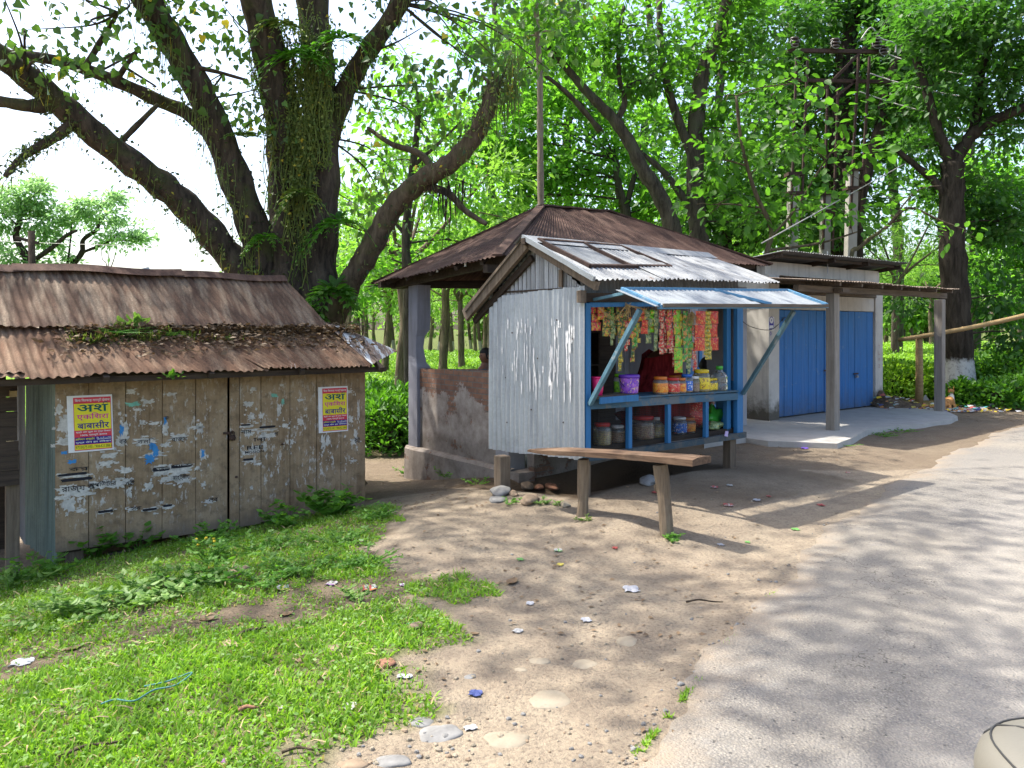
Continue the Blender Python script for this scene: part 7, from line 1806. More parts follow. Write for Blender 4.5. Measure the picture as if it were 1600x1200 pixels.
# ---- the big vine-hung fig behind the kiosk
def big_tree():
    D = 11.6; base = W(465, 560, D); base.z = -.75
    def w(px, py, d=D): return W(px, py, d)
    A1 = [w(462, 640), w(458, 470), w(452, 380), (w(450, 280)), w(440, 170, 11.4), w(415, 60, 11.2), w(385, -70, 10.9), w(360, -330, 10.5)]
    A2 = [w(498, 640), w(496, 480), w(497, 380), w(503, 260), w(500, 130), w(488, 0), w(478, -160, 11.4), w(500, -380, 11.2)]
    A3 = [w(512, 215), w(540, 140), w(572, 85, 11.4), w(625, 5, 11.1), w(665, -90, 10.8), w(720, -280, 10.4)]
    B = [w(428, 520, 11.5), w(412, 440, 11.5), w(398, 360, 11.4), w(362, 265, 11.2), w(318, 155, 10.9), w(268, 65, 10.5), w(212, -30, 10), w(120, -200, 9.4)]
    B2 = [w(350, 235, 11.1), w(300, 182, 11), w(250, 158, 10.8), w(180, 126, 10.5), w(95, 96, 10.2), w(0, 82, 9.9), w(-90, 60, 9.6), w(-220, 0, 9.3), w(-300, -90, 9)]
    Cc = [w(402, 450, 11.5), w(352, 392, 11.3), w(300, 330, 11), w(248, 285, 10.7), w(180, 236, 10.3), w(110, 175, 9.9), w(40, 118, 9.5), w(-60, 50, 9), w(-200, -30, 8.5), w(-360, -170, 8)]
    Dd = [w(120, 185, 9.9), w(90, 212, 9.8), w(55, 232, 9.7), w(28, 252, 9.6), w(8, 276, 9.5)]
    D2 = [w(95, 160, 9.8), w(52, 166, 9.6), w(10, 160, 9.4), w(-60, 152, 9.2), w(-180, 120, 9), w(-330, 60, 8.8), w(-430, -20, 8.6)]
    E_ = [w(520, 500, 11.5), w(548, 440, 11.4), w(578, 390, 11.3), w(612, 328, 11.2), w(655, 285, 11), w(705, 254, 10.8), w(740, 215, 10.7), w(760, 175, 10.6), w(770, 138, 10.6)]
    E2 = [w(660, 290, 11), w(700, 302, 11), w(728, 330, 10.9), w(760, 350, 10.8)]
    E3 = [w(680, 268, 11), w(655, 240, 11.2), w(612, 225, 11.5), w(575, 200, 11.8)]
    S1 = [w(185, 225, 10.4), w(215, 195, 10.4), w(247, 163, 10.4)]; S2 = [w(280, 100, 10.6), w(330, 110, 10.7), w(385, 125, 10.9)]; S3 = [w(190, 255, 10.4), w(225, 285, 10.5), w(262, 318, 10.6)]; S4 = [w(182, 127, 10.5), w(195, 105, 10.3), w(215, 80, 10)]; S5 = [w(130, 110, 10.3), w(160, 60, 10.2), w(185, 20, 10)]
    E4 = [w(758, 180, 10.6), w(770, 158, 10.6), w(780, 135, 10.6), w(793, 100, 10.6)]
    limbs = [(A1, .38, .18), (A2, .33, .18), (A3, .17, .11), (B, .27, .16), (B2, .115, .03), (Cc, .225, .11), (Dd, .08, .03), (D2, .10, .02), (S1, .05, .03), (S2, .04, .02), (S3, .03, .015), (S4, .05, .02), (S5, .05, .02), (E4, .06, .012)]
    rng = np.random.default_rng(3)
    # spreading upper crown (out of the frame, it shades the ground) and the sparse lower sprays in view
    canopy = []
    for (gx, gy, h, r) in CANOPY: canopy.append((gx - .52 * h, gy + .174 * h, h, r, r, .8))
    sp = []
    vis = [BL(40, 40, 9, 70, 60), BL(120, 20, 9.5, 80, 50), BL(210, 90, 10.2, 60, 50), BL(150, 110, 9.6, 60, 30), BL(300, 40, 10.4, 60, 50), BL(355, 130, 10.8, 50, 60), BL(60, 110, 9.2, 60, 30), BL(395, 180, 11, 30, 50), BL(375, 60, 10.9, 40, 60), BL(255, 0, 10.2, 60, 40), BL(330, 10, 10.2, 60, 30), BL(190, 20, 9.8, 60, 30)]
    vis2 = [BL(575, 20, 11, 70, 60), BL(640, 90, 11, 60, 60), BL(700, 30, 10.8, 80, 70), BL(790, 30, 11, 80, 60), BL(730, 110, 11.2, 60, 40), BL(560, 130, 12, 40, 60), BL(840, 90, 11, 60, 50), BL(880, 20, 11, 60, 40), BL(770, 120, 10.8, 40, 50)]
    mid = [BL(575, 260, 12.6, 50, 60), BL(620, 200, 12.8, 60, 50), BL(560, 330, 12.6, 30, 50), BL(690, 190, 12.6, 50, 40), BL(600, 300, 12.4, 40, 40)]
    rt = random.Random(2)
    for k in range(30):
        s = rt.choice(vis + vis2 + mid); c = Vector(s[:3]); q = min([p for l in (A1, A3, B, B2, Cc, S4, S5) for p in l], key=lambda p: (p - c).length); e = c + Vector((rt.uniform(-1, 1) * s[3], rt.uniform(-1, 1) * s[4], rt.uniform(-1, 1) * s[5]))
        limbs.append(([q, q.lerp(e, .5) + Vector((rt.uniform(-.2, .2), rt.uniform(-.2, .2), rt.uniform(-.1, .3))), e], .02, .004))
    t = tree('fig_tree', 'massive old fig tree with dark spreading limbs and hanging vines behind the plank kiosk', base, limbs, canopy, M['lf_fig'], M['bark_big'], seed=4, per=62, sig=.46, clumps=10, size=.115, asp=.8, kind='heart', twigs=1, tr=.014, extra=None)
    P = []; O = []
    for bl, per, cl in ((vis, 15, 14), (vis2, 19, 13), (mid, 16, 11)):
        p, o = crown_pts(bl, per, .26, rng, cl); P.append(p); O.append(o)
    P = np.concatenate(P); O = np.concatenate(O); n = len(P); A = unit(O) * .5 + rng.normal(size=(n, 3)) * .5 + np.array((0, 0, -.7)); L = .105 * rng.uniform(.6, 1.3, n)
    leaves('crown', P - np.array(base), A, rng.normal(size=(n, 3)) + np.array((0, -.5, .5)), L, L * .82, 'heart', M['lf_fig'], t)
    # bark-brown lit limb on the right, its own branch piece with dead tip
    mb = MB()
    for pts, r0, r1 in ((E_, .185, .105), (E2, .06, .035), (E3, .06, .03)):
        Q = spline(pts, 6); mb.tube([p - base for p in Q], [(r0 + (r1 - r0) * i / (len(Q) - 1)) * (1 + .06 * sin(2 * i)) for i in range(len(Q))], 12, True, .09)
    rnd = random.Random(2); tip = w(772, 138, 10.6)
    for k in range(7): mb.tube([tip - base, tip + Vector((rnd.uniform(-.2, .2), rnd.uniform(-.2, .2), rnd.uniform(.0, .3))) - base], [.05, .012], 6)
    for k in range(0):
        s = rnd.choice(vis + vis2 + mid); c = Vector(s[:3]); q = min([p for l in (A1, A3, B, B2, Cc, E_, S4, S5) for p in l], key=lambda p: (p - c).length); e = c + Vector((rnd.uniform(-1, 1) * s[3], rnd.uniform(-1, 1) * s[4], rnd.uniform(-1, 1) * s[5]))
        m = q.lerp(e, .5) + Vector((rnd.uniform(-.2, .2), rnd.uniform(-.2, .2), rnd.uniform(-.1, .3))); Q = spline([q, m, e], 5); mb.tube([p - base for p in Q], lin(.02, .004, len(Q)), 6)
    mb.build('limb', M['bark_limb'], t, True)
    # buttress roots and knots thicken the foot
    b = MB()
    for a in lin(0, 5.4, 7): c0 = Vector((.45 * cos(a), .35 * sin(a), 1.9)); b.tube(spline([c0, Vector((.62 * cos(a), .5 * sin(a), .9)), Vector((.95 * cos(a), .85 * sin(a), .1)), Vector((1.4 * cos(a), 1.2 * sin(a), -.1))], 5), lin(.20, .07, 16), 8, True, .08)
    b.build('buttress_root', M['bark_big'], t, True)
    # ------- climbing vines, fringe and ferns
    V = MB(); rnd = random.Random(12); LP = []; LA = []; FZ = []
    for L_, r_, m_ in ((A1, .36, 260), (A2, .32, 200), (A3, .18, 200), (B, .28, 420), (Cc, .24, 520), (B2, .13, 220), (Dd, .08, 160), (E_, .17, 160)):
        Q = spline(L_, 6)
        for k in range(m_): i = rnd.randint(0, len(Q) - 2); a = rnd.uniform(0, 2 * pi); d = (Q[i + 1] - Q[i]).normalized(); s1 = d.cross(Vector((0, 1, 0))).normalized(); s2 = d.cross(s1); FZ.append(Q[i].lerp(Q[i + 1], rnd.random()) + (s1 * cos(a) + s2 * sin(a)) * r_ * rnd.uniform(.92, 1.18))
    FZ = np.array([tuple(p) for p in FZ]); nf = len(FZ); FL = rng.uniform(.03, .09, nf)
    tag(leaves('creeper_leaves', FZ, rng.normal(size=(nf, 3)) + np.array((0, -.3, -.7)), rng.normal(size=(nf, 3)) + np.array((0, -1, .3)), FL, FL * .55, 'diamond', M['lf_creeper']), 'dark creeper leaves clothing the limbs of the fig tree', 'vines', None, 'stuff')
    cols = [(415, 455, 20, 330), (440, 480, 40, 480), (455, 478, 60, 470), (480, 520, 20, 260), (395, 430, 0, 150), (470, 490, 0, 400)]
    for k in range(230):
        a, b_, y0, y1 = rnd.choice(cols); px = rnd.uniform(a, b_); ya = rnd.uniform(y0, y0 + (y1 - y0) * .5); yb = min(y1, ya + rnd.uniform(40, 230)); dd = 11.6 - rnd.uniform(.30, .46); pts = []
        m = 9
        for i in range(m):
            pts.append(w(px + 5 * sin(i * 1.3 + k) + rnd.uniform(-2, 2), ya + (yb - ya) * i / (m - 1), dd)); LP.append(pts[-1]); LA.append((rnd.uniform(-1, 1), rnd.uniform(-1, .2), rnd.uniform(-1, .2)))
        V.tube(pts, .007, 4, False)
    def fringe(L, n, ln, off):
        for k in range(n):
            i = rnd.randint(0, len(L) - 2); q = L[i].lerp(L[i + 1], rnd.random()) + Vector((rnd.uniform(-.1, .1), -off + rnd.uniform(0, .1), rnd.uniform(-.05, .12))); l = ln * rnd.uniform(.2, 1)
            V.tube([q, q + Vector((rnd.uniform(-.04, .04), -.03, -l * .5)), q + Vector((rnd.uniform(-.07, .07), -.03, -l))], .004, 4, False); LP.append(q + Vector((0, -.03, -l * rnd.random()))); LA.append((rnd.uniform(-1, 1), -.3, -.5))
    fringe(B, 130, .9, .28); fringe(Cc, 150, .4, .22); fringe(B2, 40, .3, .12); fringe(A3, 90, .7, .16); fringe(E_, 70, .35, .12); fringe(Dd, 60, .22, .06); fringe([w(770, 130, 10.6), w(800, 130, 10.6), w(800, 60, 10.6)], 70, .9, .1)
    v = V.build('vine_strands', M['lf_vine'], None, True); tag(v, 'thin yellow-green vines trailing down the trunk and limbs of the fig tree', 'vines', None, 'stuff')
    LP = np.array([tuple(p) for p in LP]); LA = np.array(LA); rp = np.repeat(LP, 3, 0) + rng.normal(size=(len(LP) * 3, 3)) * .035; ra = np.repeat(LA, 3, 0) + rng.normal(size=(len(rp), 3)) * .6
    L = .05 * rng.uniform(.5, 1.5, len(rp)); tag(leaves('vine_leaves', rp, ra, rng.normal(size=(len(rp), 3)) + np.array((0, -1, .3)), L, L * .6, 'diamond', M['lf_vine']), 'small leaves of the vines on the fig tree', 'vines', None, 'stuff')
    # dark aerial roots under the right limb
    R_ = MB()
    for k in range(26): q = w(675 + rnd.uniform(-4, 60), 298 - rnd.uniform(0, 20), 10.9); l = rnd.uniform(.15, .75) * (1.2 if k < 9 else .6); x = q.x + (0 if k > 9 else -.03); R_.tube([q, q + Vector((rnd.uniform(-.03, .03), 0, -l * .5)), q + Vector((rnd.uniform(-.05, .05), 0, -l))], [.010, .008, .004], 4)
    tag(R_.build('aerial_roots', M['bark_dark'], None, True), 'dark aerial roots dangling under the right limb of the fig tree', 'roots', None, 'stuff')
    def fern(px, py, d, n, L, wd, mat, label, spread=1.0, up=.3, droop=.9):
        c = w(px, py, d); t2 = thing('perching_fern', label, 'fern', c, 0, 'ferns and epiphytes perching on the fig tree'); P = []; A = []; N = []; S = []; st = MB()
        for k in range(n):
            a = rnd.uniform(0, 2 * pi); ln = L * rnd.uniform(.6, 1.15); dr = Vector((cos(a) * spread, sin(a) * spread * .6 - .35, up + rnd.uniform(-.2, .3))).normalized(); pts = []
            for i in range(7): s = i / 6; pts.append(dr * ln * s + Vector((0, 0, -droop * ln * s * s)))
            st.tube(pts, [.006, .006, .005, .005, .004, .003, .002], 4)
            for i in range(1, 7):
                for sd in (-1, 1): P.append(pts[i]); ax = (pts[i] - pts[i - 1]).normalized(); side = ax.cross(Vector((0, 0, 1))) * sd; A.append(tuple(side * 1.0 + ax * .7)); N.append((0, -.2, 1)); S.append(wd * (1.15 - i / 7))
        st.build('stem', M['lf_weed'], t2); P = np.array([tuple(p) for p in P]); S = np.array(S); leaves('fronds', P, np.array(A), np.array(N) + rng.normal(size=(len(P), 3)) * .2, S, S * .42, 'oval', mat, t2)
    fern(522, 455, 11.0, 16, .6, .24, M['lf_mid'], 'broad-leaved climber hanging low on the right of the fig trunk', .8, .1, .9); fern(478, 490, 11.0, 12, .45, .2, M['lf_mid'], 'broad-leaved climber low in the middle of the fig trunk', .8, .1, .9)
    fern(470, 300, 11.1, 12, .45, .15, M['lf_vine'], 'yellowish leafy climber half way up the fig trunk', .6, .1, 1.1); fern(385, 215, 10.9, 12, .32, .11, M['lf_weedpale'], 'pale green rosette perched on the left limb fork of the fig', .9, .5, .5); fern(530, 350, 11.2, 18, .6, .16, M['lf_fern'], 'long-fronded fern on the right side of the fig trunk', .8, .2, 1.0)
    fern(470, 90, 11.1, 24, .9, .17, M['lf_fern'], 'large bright fern high between the fig trunks', 1.0, .3, .9); fern(535, 60, 11.2, 20, .8, .15, M['lf_fern'], 'bright fern hanging at the right upper trunk of the fig', 1.0, .2, 1.0); fern(440, 40, 11.0, 16, .6, .15, M['lf_vine'], 'yellowish fern high on the left fig stem', .9, .3, 1.0); fern(415, 370, 11.1, 10, .4, .12, M['lf_fern'], 'small leafy climber between left limb and trunk of the fig', .8, .2, .9)
# shade wanted on the ground at (x, y): crown clump height h and radius
CANOPY = [(1.5, 3.9, 8.6, .5), (2.2, 4.8, 8.8, .6), (2.9, 3.3, 8.6, .45), (2.6, 5.4, 9, .4), (2.6, 4.2, 8.5, .75), (2.0, 3.4, 8.2, .55), (3.1, 6.4, 9, .7), (5.9, 7.8, 9.8, .9), (6.2, 5.6, 9.5, .5), (4.2, 3.4, 9, .6),
          (.4, 5.6, 8.5, .8), (-.2, 6.6, 8.8, .9), (-.8, 7.6, 8.6, .9), (.9, 4.9, 8.4, .5), (-.3, 5.0, 8.4, .5),
          (-1.4, 8.4, 8.8, .9), (-2.2, 9.4, 9, 1.0), (-3.0, 8.2, 8.6, .8), (-1.9, 7.0, 8.4, .6), (-3.6, 9.4, 9, .9), (-1.0, 9.6, 9.3, 1.1), (-4.2, 8.4, 8.8, .6), (-2.5, 6.2, 8.2, .5), (-1.5, 5.4, 8.2, .45), (-3.1, 5.2, 8.2, .5), (-2.2, 4.2, 8, .45), (-3.6, 6.3, 8.3, .5),
          (.2, 9.0, 9.5, 1.0), (1.4, 9.6, 9.8, 1.0), (2.6, 9.2, 9.8, .7), (.8, 10.8, 10, 1.2), (2.4, 11.2, 10, 1.2), (3.8, 10.4, 10, .9), (-.6, 11.4, 10, 1.2), (4.2, 12.4, 10.5, 1.1), (8.4, 9.6, 10.5, .9), (9.5, 11.6, 10.5, 1.0), (3.2, 7.9, 9.5, .5), (-4.9, 6.0, 8.2, .5)]
big_tree()

# ---- trees behind the shops
def tree_right():
    # leaning branched tree behind the shelter roof
    D = 18.5
    def w(px, py, d=D): return W(px, py, d)
    b = w(1052, 620); b.z = -.5
    L = [([b, w(1055, 450), w(1052, 365), w(1030, 305), w(1003, 262), w(985, 225), w(962, 190), w(938, 165), w(912, 138), w(872, 92), w(820, 40)], .24, .07),
         ([w(962, 192), w(975, 165), w(978, 140), w(1000, 128), w(1032, 130)], .09, .04), ([w(978, 150), w(968, 125), w(967, 60), w(975, 10)], .07, .04), ([w(938, 205, 18.2), w(905, 165, 18), w(868, 130, 17.8), (w(812, 92, 17.5))], .08, .04)]
    bl = [BL(840, 60, 18, 70, 60), BL(920, 70, 18.5, 70, 50), BL(1000, 40, 18.5, 70, 50), BL(800, 110, 17.5, 40, 40), BL(890, 10, 18, 80, 40), BL(1010, 120, 18.5, 40, 40), BL(960, 110, 19, 50, 40)]
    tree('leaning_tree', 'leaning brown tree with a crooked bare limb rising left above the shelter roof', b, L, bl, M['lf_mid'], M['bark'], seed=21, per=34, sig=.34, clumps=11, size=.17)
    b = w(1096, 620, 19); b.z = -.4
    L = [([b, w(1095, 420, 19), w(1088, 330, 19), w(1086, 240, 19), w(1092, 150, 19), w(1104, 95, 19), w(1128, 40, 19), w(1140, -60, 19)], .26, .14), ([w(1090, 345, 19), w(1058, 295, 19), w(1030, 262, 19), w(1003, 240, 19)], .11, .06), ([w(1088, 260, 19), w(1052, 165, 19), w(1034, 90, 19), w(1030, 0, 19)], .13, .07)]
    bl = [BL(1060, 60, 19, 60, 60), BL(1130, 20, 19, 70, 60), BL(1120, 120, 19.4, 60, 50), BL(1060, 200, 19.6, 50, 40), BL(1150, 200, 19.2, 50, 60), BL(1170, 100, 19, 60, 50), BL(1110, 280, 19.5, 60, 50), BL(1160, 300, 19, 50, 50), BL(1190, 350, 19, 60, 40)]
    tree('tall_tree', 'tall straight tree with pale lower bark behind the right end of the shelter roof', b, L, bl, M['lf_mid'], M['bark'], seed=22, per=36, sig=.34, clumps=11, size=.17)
    b = w(982, 620, 24); b.z = -.5
    L = [([b, w(980, 420, 24), w(978, 335, 24), w(968, 300, 24), w(962, 250, 24)], .24, .10), ([w(978, 325, 24), w(990, 280, 24), w(1000, 240, 24)], .10, .06)]
    bl = [BL(800, 200, 24, 60, 50), BL(870, 190, 24, 70, 50), BL(930, 240, 24, 60, 50), BL(850, 270, 24, 60, 40), BL(800, 280, 24.5, 50, 50), BL(760, 230, 25, 50, 50), BL(920, 160, 25, 60, 40), BL(1000, 220, 25, 60, 50), BL(770, 310, 24, 50, 40), BL(900, 300, 25, 60, 40), BL(1000, 300, 25, 60, 40), BL(860, 130, 25, 70, 50), BL(1040, 330, 25, 50, 30)]
    tree('bright_tree', 'sunlit yellow-green tree with wide crown straight above the shelter roof', b, L, bl, M['lf_bright'], M['bark'], seed=23, per=46, sig=.42, clumps=10, size=.19)
    # slim straight trunk at the shelter peak
    b = w(846, 620, 15.2); b.z = -.5
    tree('slim_tree', 'very slim straight pale trunk standing right behind the peak of the shelter roof', b, [([b, w(846, 420, 15.2), w(845, 320, 15.2), w(844, 200, 15.2), w(843, 110, 15.2), w(838, 20, 15.2), w(835, -60, 15.2)], .075, .05)], [BL(835, -10, 15.2, 60, 50), BL(810, 60, 15.4, 40, 35), BL(870, 50, 15.4, 40, 35)], M['lf_mid'], M['bark_pale'], seed=24, per=30, sig=.3, clumps=10, size=.15)
    # dark mass behind the poles
    b = w(1314, 620, 24); b.z = -.4
    L = [([b, w(1313, 420, 24), w(1314, 270, 24), w(1312, 170, 24), w(1320, 90, 24), w(1335, 20, 24), w(1340, -80, 24)], .42, .2), ([w(1312, 175, 24), w(1288, 140, 24), w(1262, 110, 24), w(1240, 60, 24)], .20, .10), ([w(1313, 290, 24), w(1275, 215, 23.6), w(1245, 190, 23.4), w(1205, 150, 23)], .14, .08), ([w(1316, 130, 24), w(1370, 60, 24), w(1420, 20, 24)], .18, .08)]
    bl = [BL(1220, 40, 23, 60, 50), BL(1290, 20, 24, 70, 50), BL(1370, 30, 24, 70, 50), BL(1440, 50, 24, 70, 60), BL(1400, 120, 24.5, 70, 50), BL(1230, 120, 24, 60, 40), BL(1450, 150, 24, 60, 40), BL(1350, 170, 25, 60, 50), BL(1240, 200, 25, 60, 50), BL(1200, 260, 24, 50, 50), BL(1300, 250, 25.5, 60, 50), BL(1400, 210, 25, 60, 40), BL(1260, 310, 25, 60, 40), BL(1380, 100, 23, 50, 40), BL(1300, 100, 25, 50, 40), BL(1330, 320, 25.5, 50, 40)]
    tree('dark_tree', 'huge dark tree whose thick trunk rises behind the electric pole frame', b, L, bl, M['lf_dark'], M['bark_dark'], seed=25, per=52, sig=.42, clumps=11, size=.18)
    b = w(1342, 600, 22); b.z = -.3
    tree('side_tree', 'slanting dark trunk just right of the electric pole frame', b, [([b, w(1338, 400, 22), w(1340, 335, 22), w(1354, 270, 22), w(1374, 200, 22), w(1392, 120, 22), w(1420, 60, 22)], .20, .12)], [BL(1400, 60, 22, 50, 50), BL(1440, 110, 22, 50, 40), BL(1380, 150, 22.4, 45, 40), BL(1470, 60, 21.5, 50, 50), BL(1420, 180, 22, 40, 30)], M['lf_dark'], M['bark_dark'], seed=26, per=44, sig=.36, clumps=12, size=.17)
    # whitewashed roadside tree at the right
    b = ground_hit(1500, 640); b = W(1500, 512, 18); b.z = gz(b.x, b.y) - .1
    L = [([b + Vector((0, 0, -.1)), w(1498, 560, 18), w(1493, 470, 18), w(1488, 390, 18), w(1487, 310, 18), w(1488, 255, 18)], .33, .25), ([w(1488, 262, 18), w(1510, 220, 18), w(1540, 195, 17.8), w(1575, 178, 17.5), w(1640, 150, 17.2)], .17, .09), ([w(1488, 262, 18), w(1476, 230, 18), w(1466, 205, 18), w(1450, 150, 18), w(1430, 90, 18)], .15, .08), ([w(1486, 320, 18), w(1462, 285, 18), w(1430, 258, 18), w(1398, 232, 18)], .11, .06), ([w(1518, 212, 18), w(1530, 160, 18), w(1535, 110, 18), w(1560, 40, 18)], .12, .06)]
    bl = [BL(1490, 60, 18, 60, 50), BL(1560, 60, 17.6, 70, 60), BL(1550, 130, 17.8, 60, 40), BL(1470, 130, 18, 60, 40), BL(1500, 10, 17.8, 80, 40), BL(1600, 20, 17.4, 70, 60), BL(1620, 120, 17.4, 50, 50), BL(1500, 180, 18.4, 50, 30), BL(1430, 230, 18.4, 40, 25), BL(1570, 210, 17.8, 40, 25),
          BL(1520, 300, 18.6, 40, 40), BL(1540, 380, 18.8, 60, 50), BL(1590, 350, 18.4, 50, 50), BL(1420, 460, 19.5, 45, 30), BL(1560, 460, 19, 60, 50), BL(1590, 520, 18.4, 50, 50), BL(1460, 300, 19, 22, 22)]
    tree('roadside_tree', 'dark roadside tree with whitewashed trunk foot behind the far cement post', b, L, bl, M['lf_dark'], M['bark_white'], seed=27, per=54, sig=.34, clumps=12, size=.15)
    # bright spray of round leaves in front of the trunk
    b = w(1350, 560, 16.5); b.z = -.2
    tree('sapling', 'thin sapling with round sunlit leaves reaching right above the store roof', b, [([b, w(1330, 420, 16.5), w(1345, 385, 16.5), w(1385, 355, 16.3), w(1420, 325, 16.2), w(1470, 345, 16), w(1510, 360, 16)], .06, .012), ([w(1385, 356, 16.3), w(1430, 300, 16.2), w(1470, 290, 16.2)], .02, .01)], [BL(1430, 300, 16.2, 40, 25), BL(1500, 360, 16, 40, 20), BL(1410, 345, 16.2, 25, 15), BL(1240, 210, 16.6, 25, 30)], M['lf_bright'], M['bark_limb'], seed=28, per=9, sig=.2, clumps=10, size=.155, asp=.8, kind='oval')
    b = w(1185, 560, 16.8); b.z = -.2
    tree('young_tree', 'young tree with large green leaves in front of the leftmost concrete pole', b, [([b, w(1195, 420, 16.8), w(1205, 360, 16.8), w(1180, 300, 16.6), w(1160, 230, 16.5), w(1150, 150, 16.4)], .07, .03), ([w(1205, 370, 16.8), w(1240, 330, 16.7), w(1290, 250, 16.6), w(1320, 215, 16.5)], .03, .012), ([w(1195, 392, 16.8), w(1280, 380, 16.6), w(1340, 362, 16.4)], .035, .015)], [BL(1160, 210, 16.5, 50, 50), BL(1130, 150, 16.5, 45, 50), BL(1190, 260, 16.6, 40, 40), BL(1120, 250, 16.6, 35, 40), BL(1230, 215, 16.6, 35, 35), BL(1280, 240, 16.6, 35, 30), BL(1110, 320, 16.8, 40, 30), BL(1240, 300, 16.6, 40, 30), BL(1180, 330, 16.8, 40, 25), BL(1240, 130, 16.4, 35, 30), BL(1300, 170, 16.5, 35, 35), BL(1340, 240, 16.5, 30, 30), BL(1265, 330, 16.6, 40, 25), BL(1320, 330, 16.6, 35, 25)], M['lf_mid'], M['bark_limb'], seed=29, per=14, sig=.26, clumps=10, size=.2, asp=.7, kind='oval')
    # low dark shrubs and light trees behind the store
    b = w(1150, 600, 22); b.z = -.4
    tree('dense_tree', 'dense low dark tree filling the gap behind the store roof left end', b, [([b, w(1150, 480, 22), w(1140, 400, 22), w(1130, 330, 22)], .2, .1)], [BL(1100, 330, 22, 60, 50), BL(1160, 360, 22, 60, 50), BL(1220, 330, 22.5, 60, 50), BL(1130, 260, 22, 60, 50), BL(1270, 350, 22.5, 50, 40), BL(1210, 250, 22.5, 50, 50), BL(1060, 370, 22, 50, 30), BL(1190, 180, 23, 50, 50), BL(1310, 360, 23, 40, 40)], M['lf_dark'], M['bark_dark'], seed=30, per=54, sig=.4, clumps=11, size=.17)
    b = W(1610, 520, 30); b.z = -.2
    tree('pale_tree', 'bright yellow-green tree at the right picture edge beyond the roadside tree', b, [([b, W(1610, 420, 30), W(1600, 330, 30)], .3, .15)], [BL(1580, 270, 30, 40, 40), BL(1620, 330, 30, 60, 60), BL(1570, 350, 30.5, 40, 50), BL(1610, 430, 30, 60, 50), BL(1550, 300, 31, 40, 40), BL(1560, 420, 31, 50, 50)], M['lf_bright'], M['bark'], seed=31, per=46, sig=.45, clumps=9, size=.22)
    # a deeper rank of trees whose crowns close the view behind
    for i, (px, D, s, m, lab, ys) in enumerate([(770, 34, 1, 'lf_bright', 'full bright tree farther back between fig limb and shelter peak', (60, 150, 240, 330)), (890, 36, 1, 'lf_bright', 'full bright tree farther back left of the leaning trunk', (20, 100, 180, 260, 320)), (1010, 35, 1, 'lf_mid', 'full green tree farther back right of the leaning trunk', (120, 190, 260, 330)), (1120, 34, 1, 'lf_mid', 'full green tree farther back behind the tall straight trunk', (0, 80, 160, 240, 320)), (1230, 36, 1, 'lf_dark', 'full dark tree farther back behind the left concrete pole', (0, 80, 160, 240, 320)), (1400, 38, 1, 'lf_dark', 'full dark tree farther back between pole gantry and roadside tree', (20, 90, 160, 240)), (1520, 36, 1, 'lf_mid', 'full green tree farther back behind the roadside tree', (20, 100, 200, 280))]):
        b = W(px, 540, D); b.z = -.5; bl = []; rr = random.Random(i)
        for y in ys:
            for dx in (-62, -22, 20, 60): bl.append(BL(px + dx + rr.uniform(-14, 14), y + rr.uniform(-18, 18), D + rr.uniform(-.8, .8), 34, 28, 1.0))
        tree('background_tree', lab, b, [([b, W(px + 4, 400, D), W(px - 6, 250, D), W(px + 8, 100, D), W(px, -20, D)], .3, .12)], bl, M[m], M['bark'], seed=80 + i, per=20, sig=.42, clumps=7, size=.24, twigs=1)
    b = W(1450, 520, 55); b.z = -.2
    tree('distant_tree', 'pale rounded distant tree in the gap left of the roadside trunk', b, [([b, W(1450, 450, 55)], .3, .2)], [BL(1450, 430, 55, 36, 22), BL(1420, 460, 55, 40, 30), BL(1470, 440, 55, 40, 40), BL(1400, 490, 55, 40, 20), BL(1450, 490, 55, 50, 20)], M['lf_field'], M['bark'], seed=32, per=46, sig=.8, clumps=5, size=.4)
tree_right()

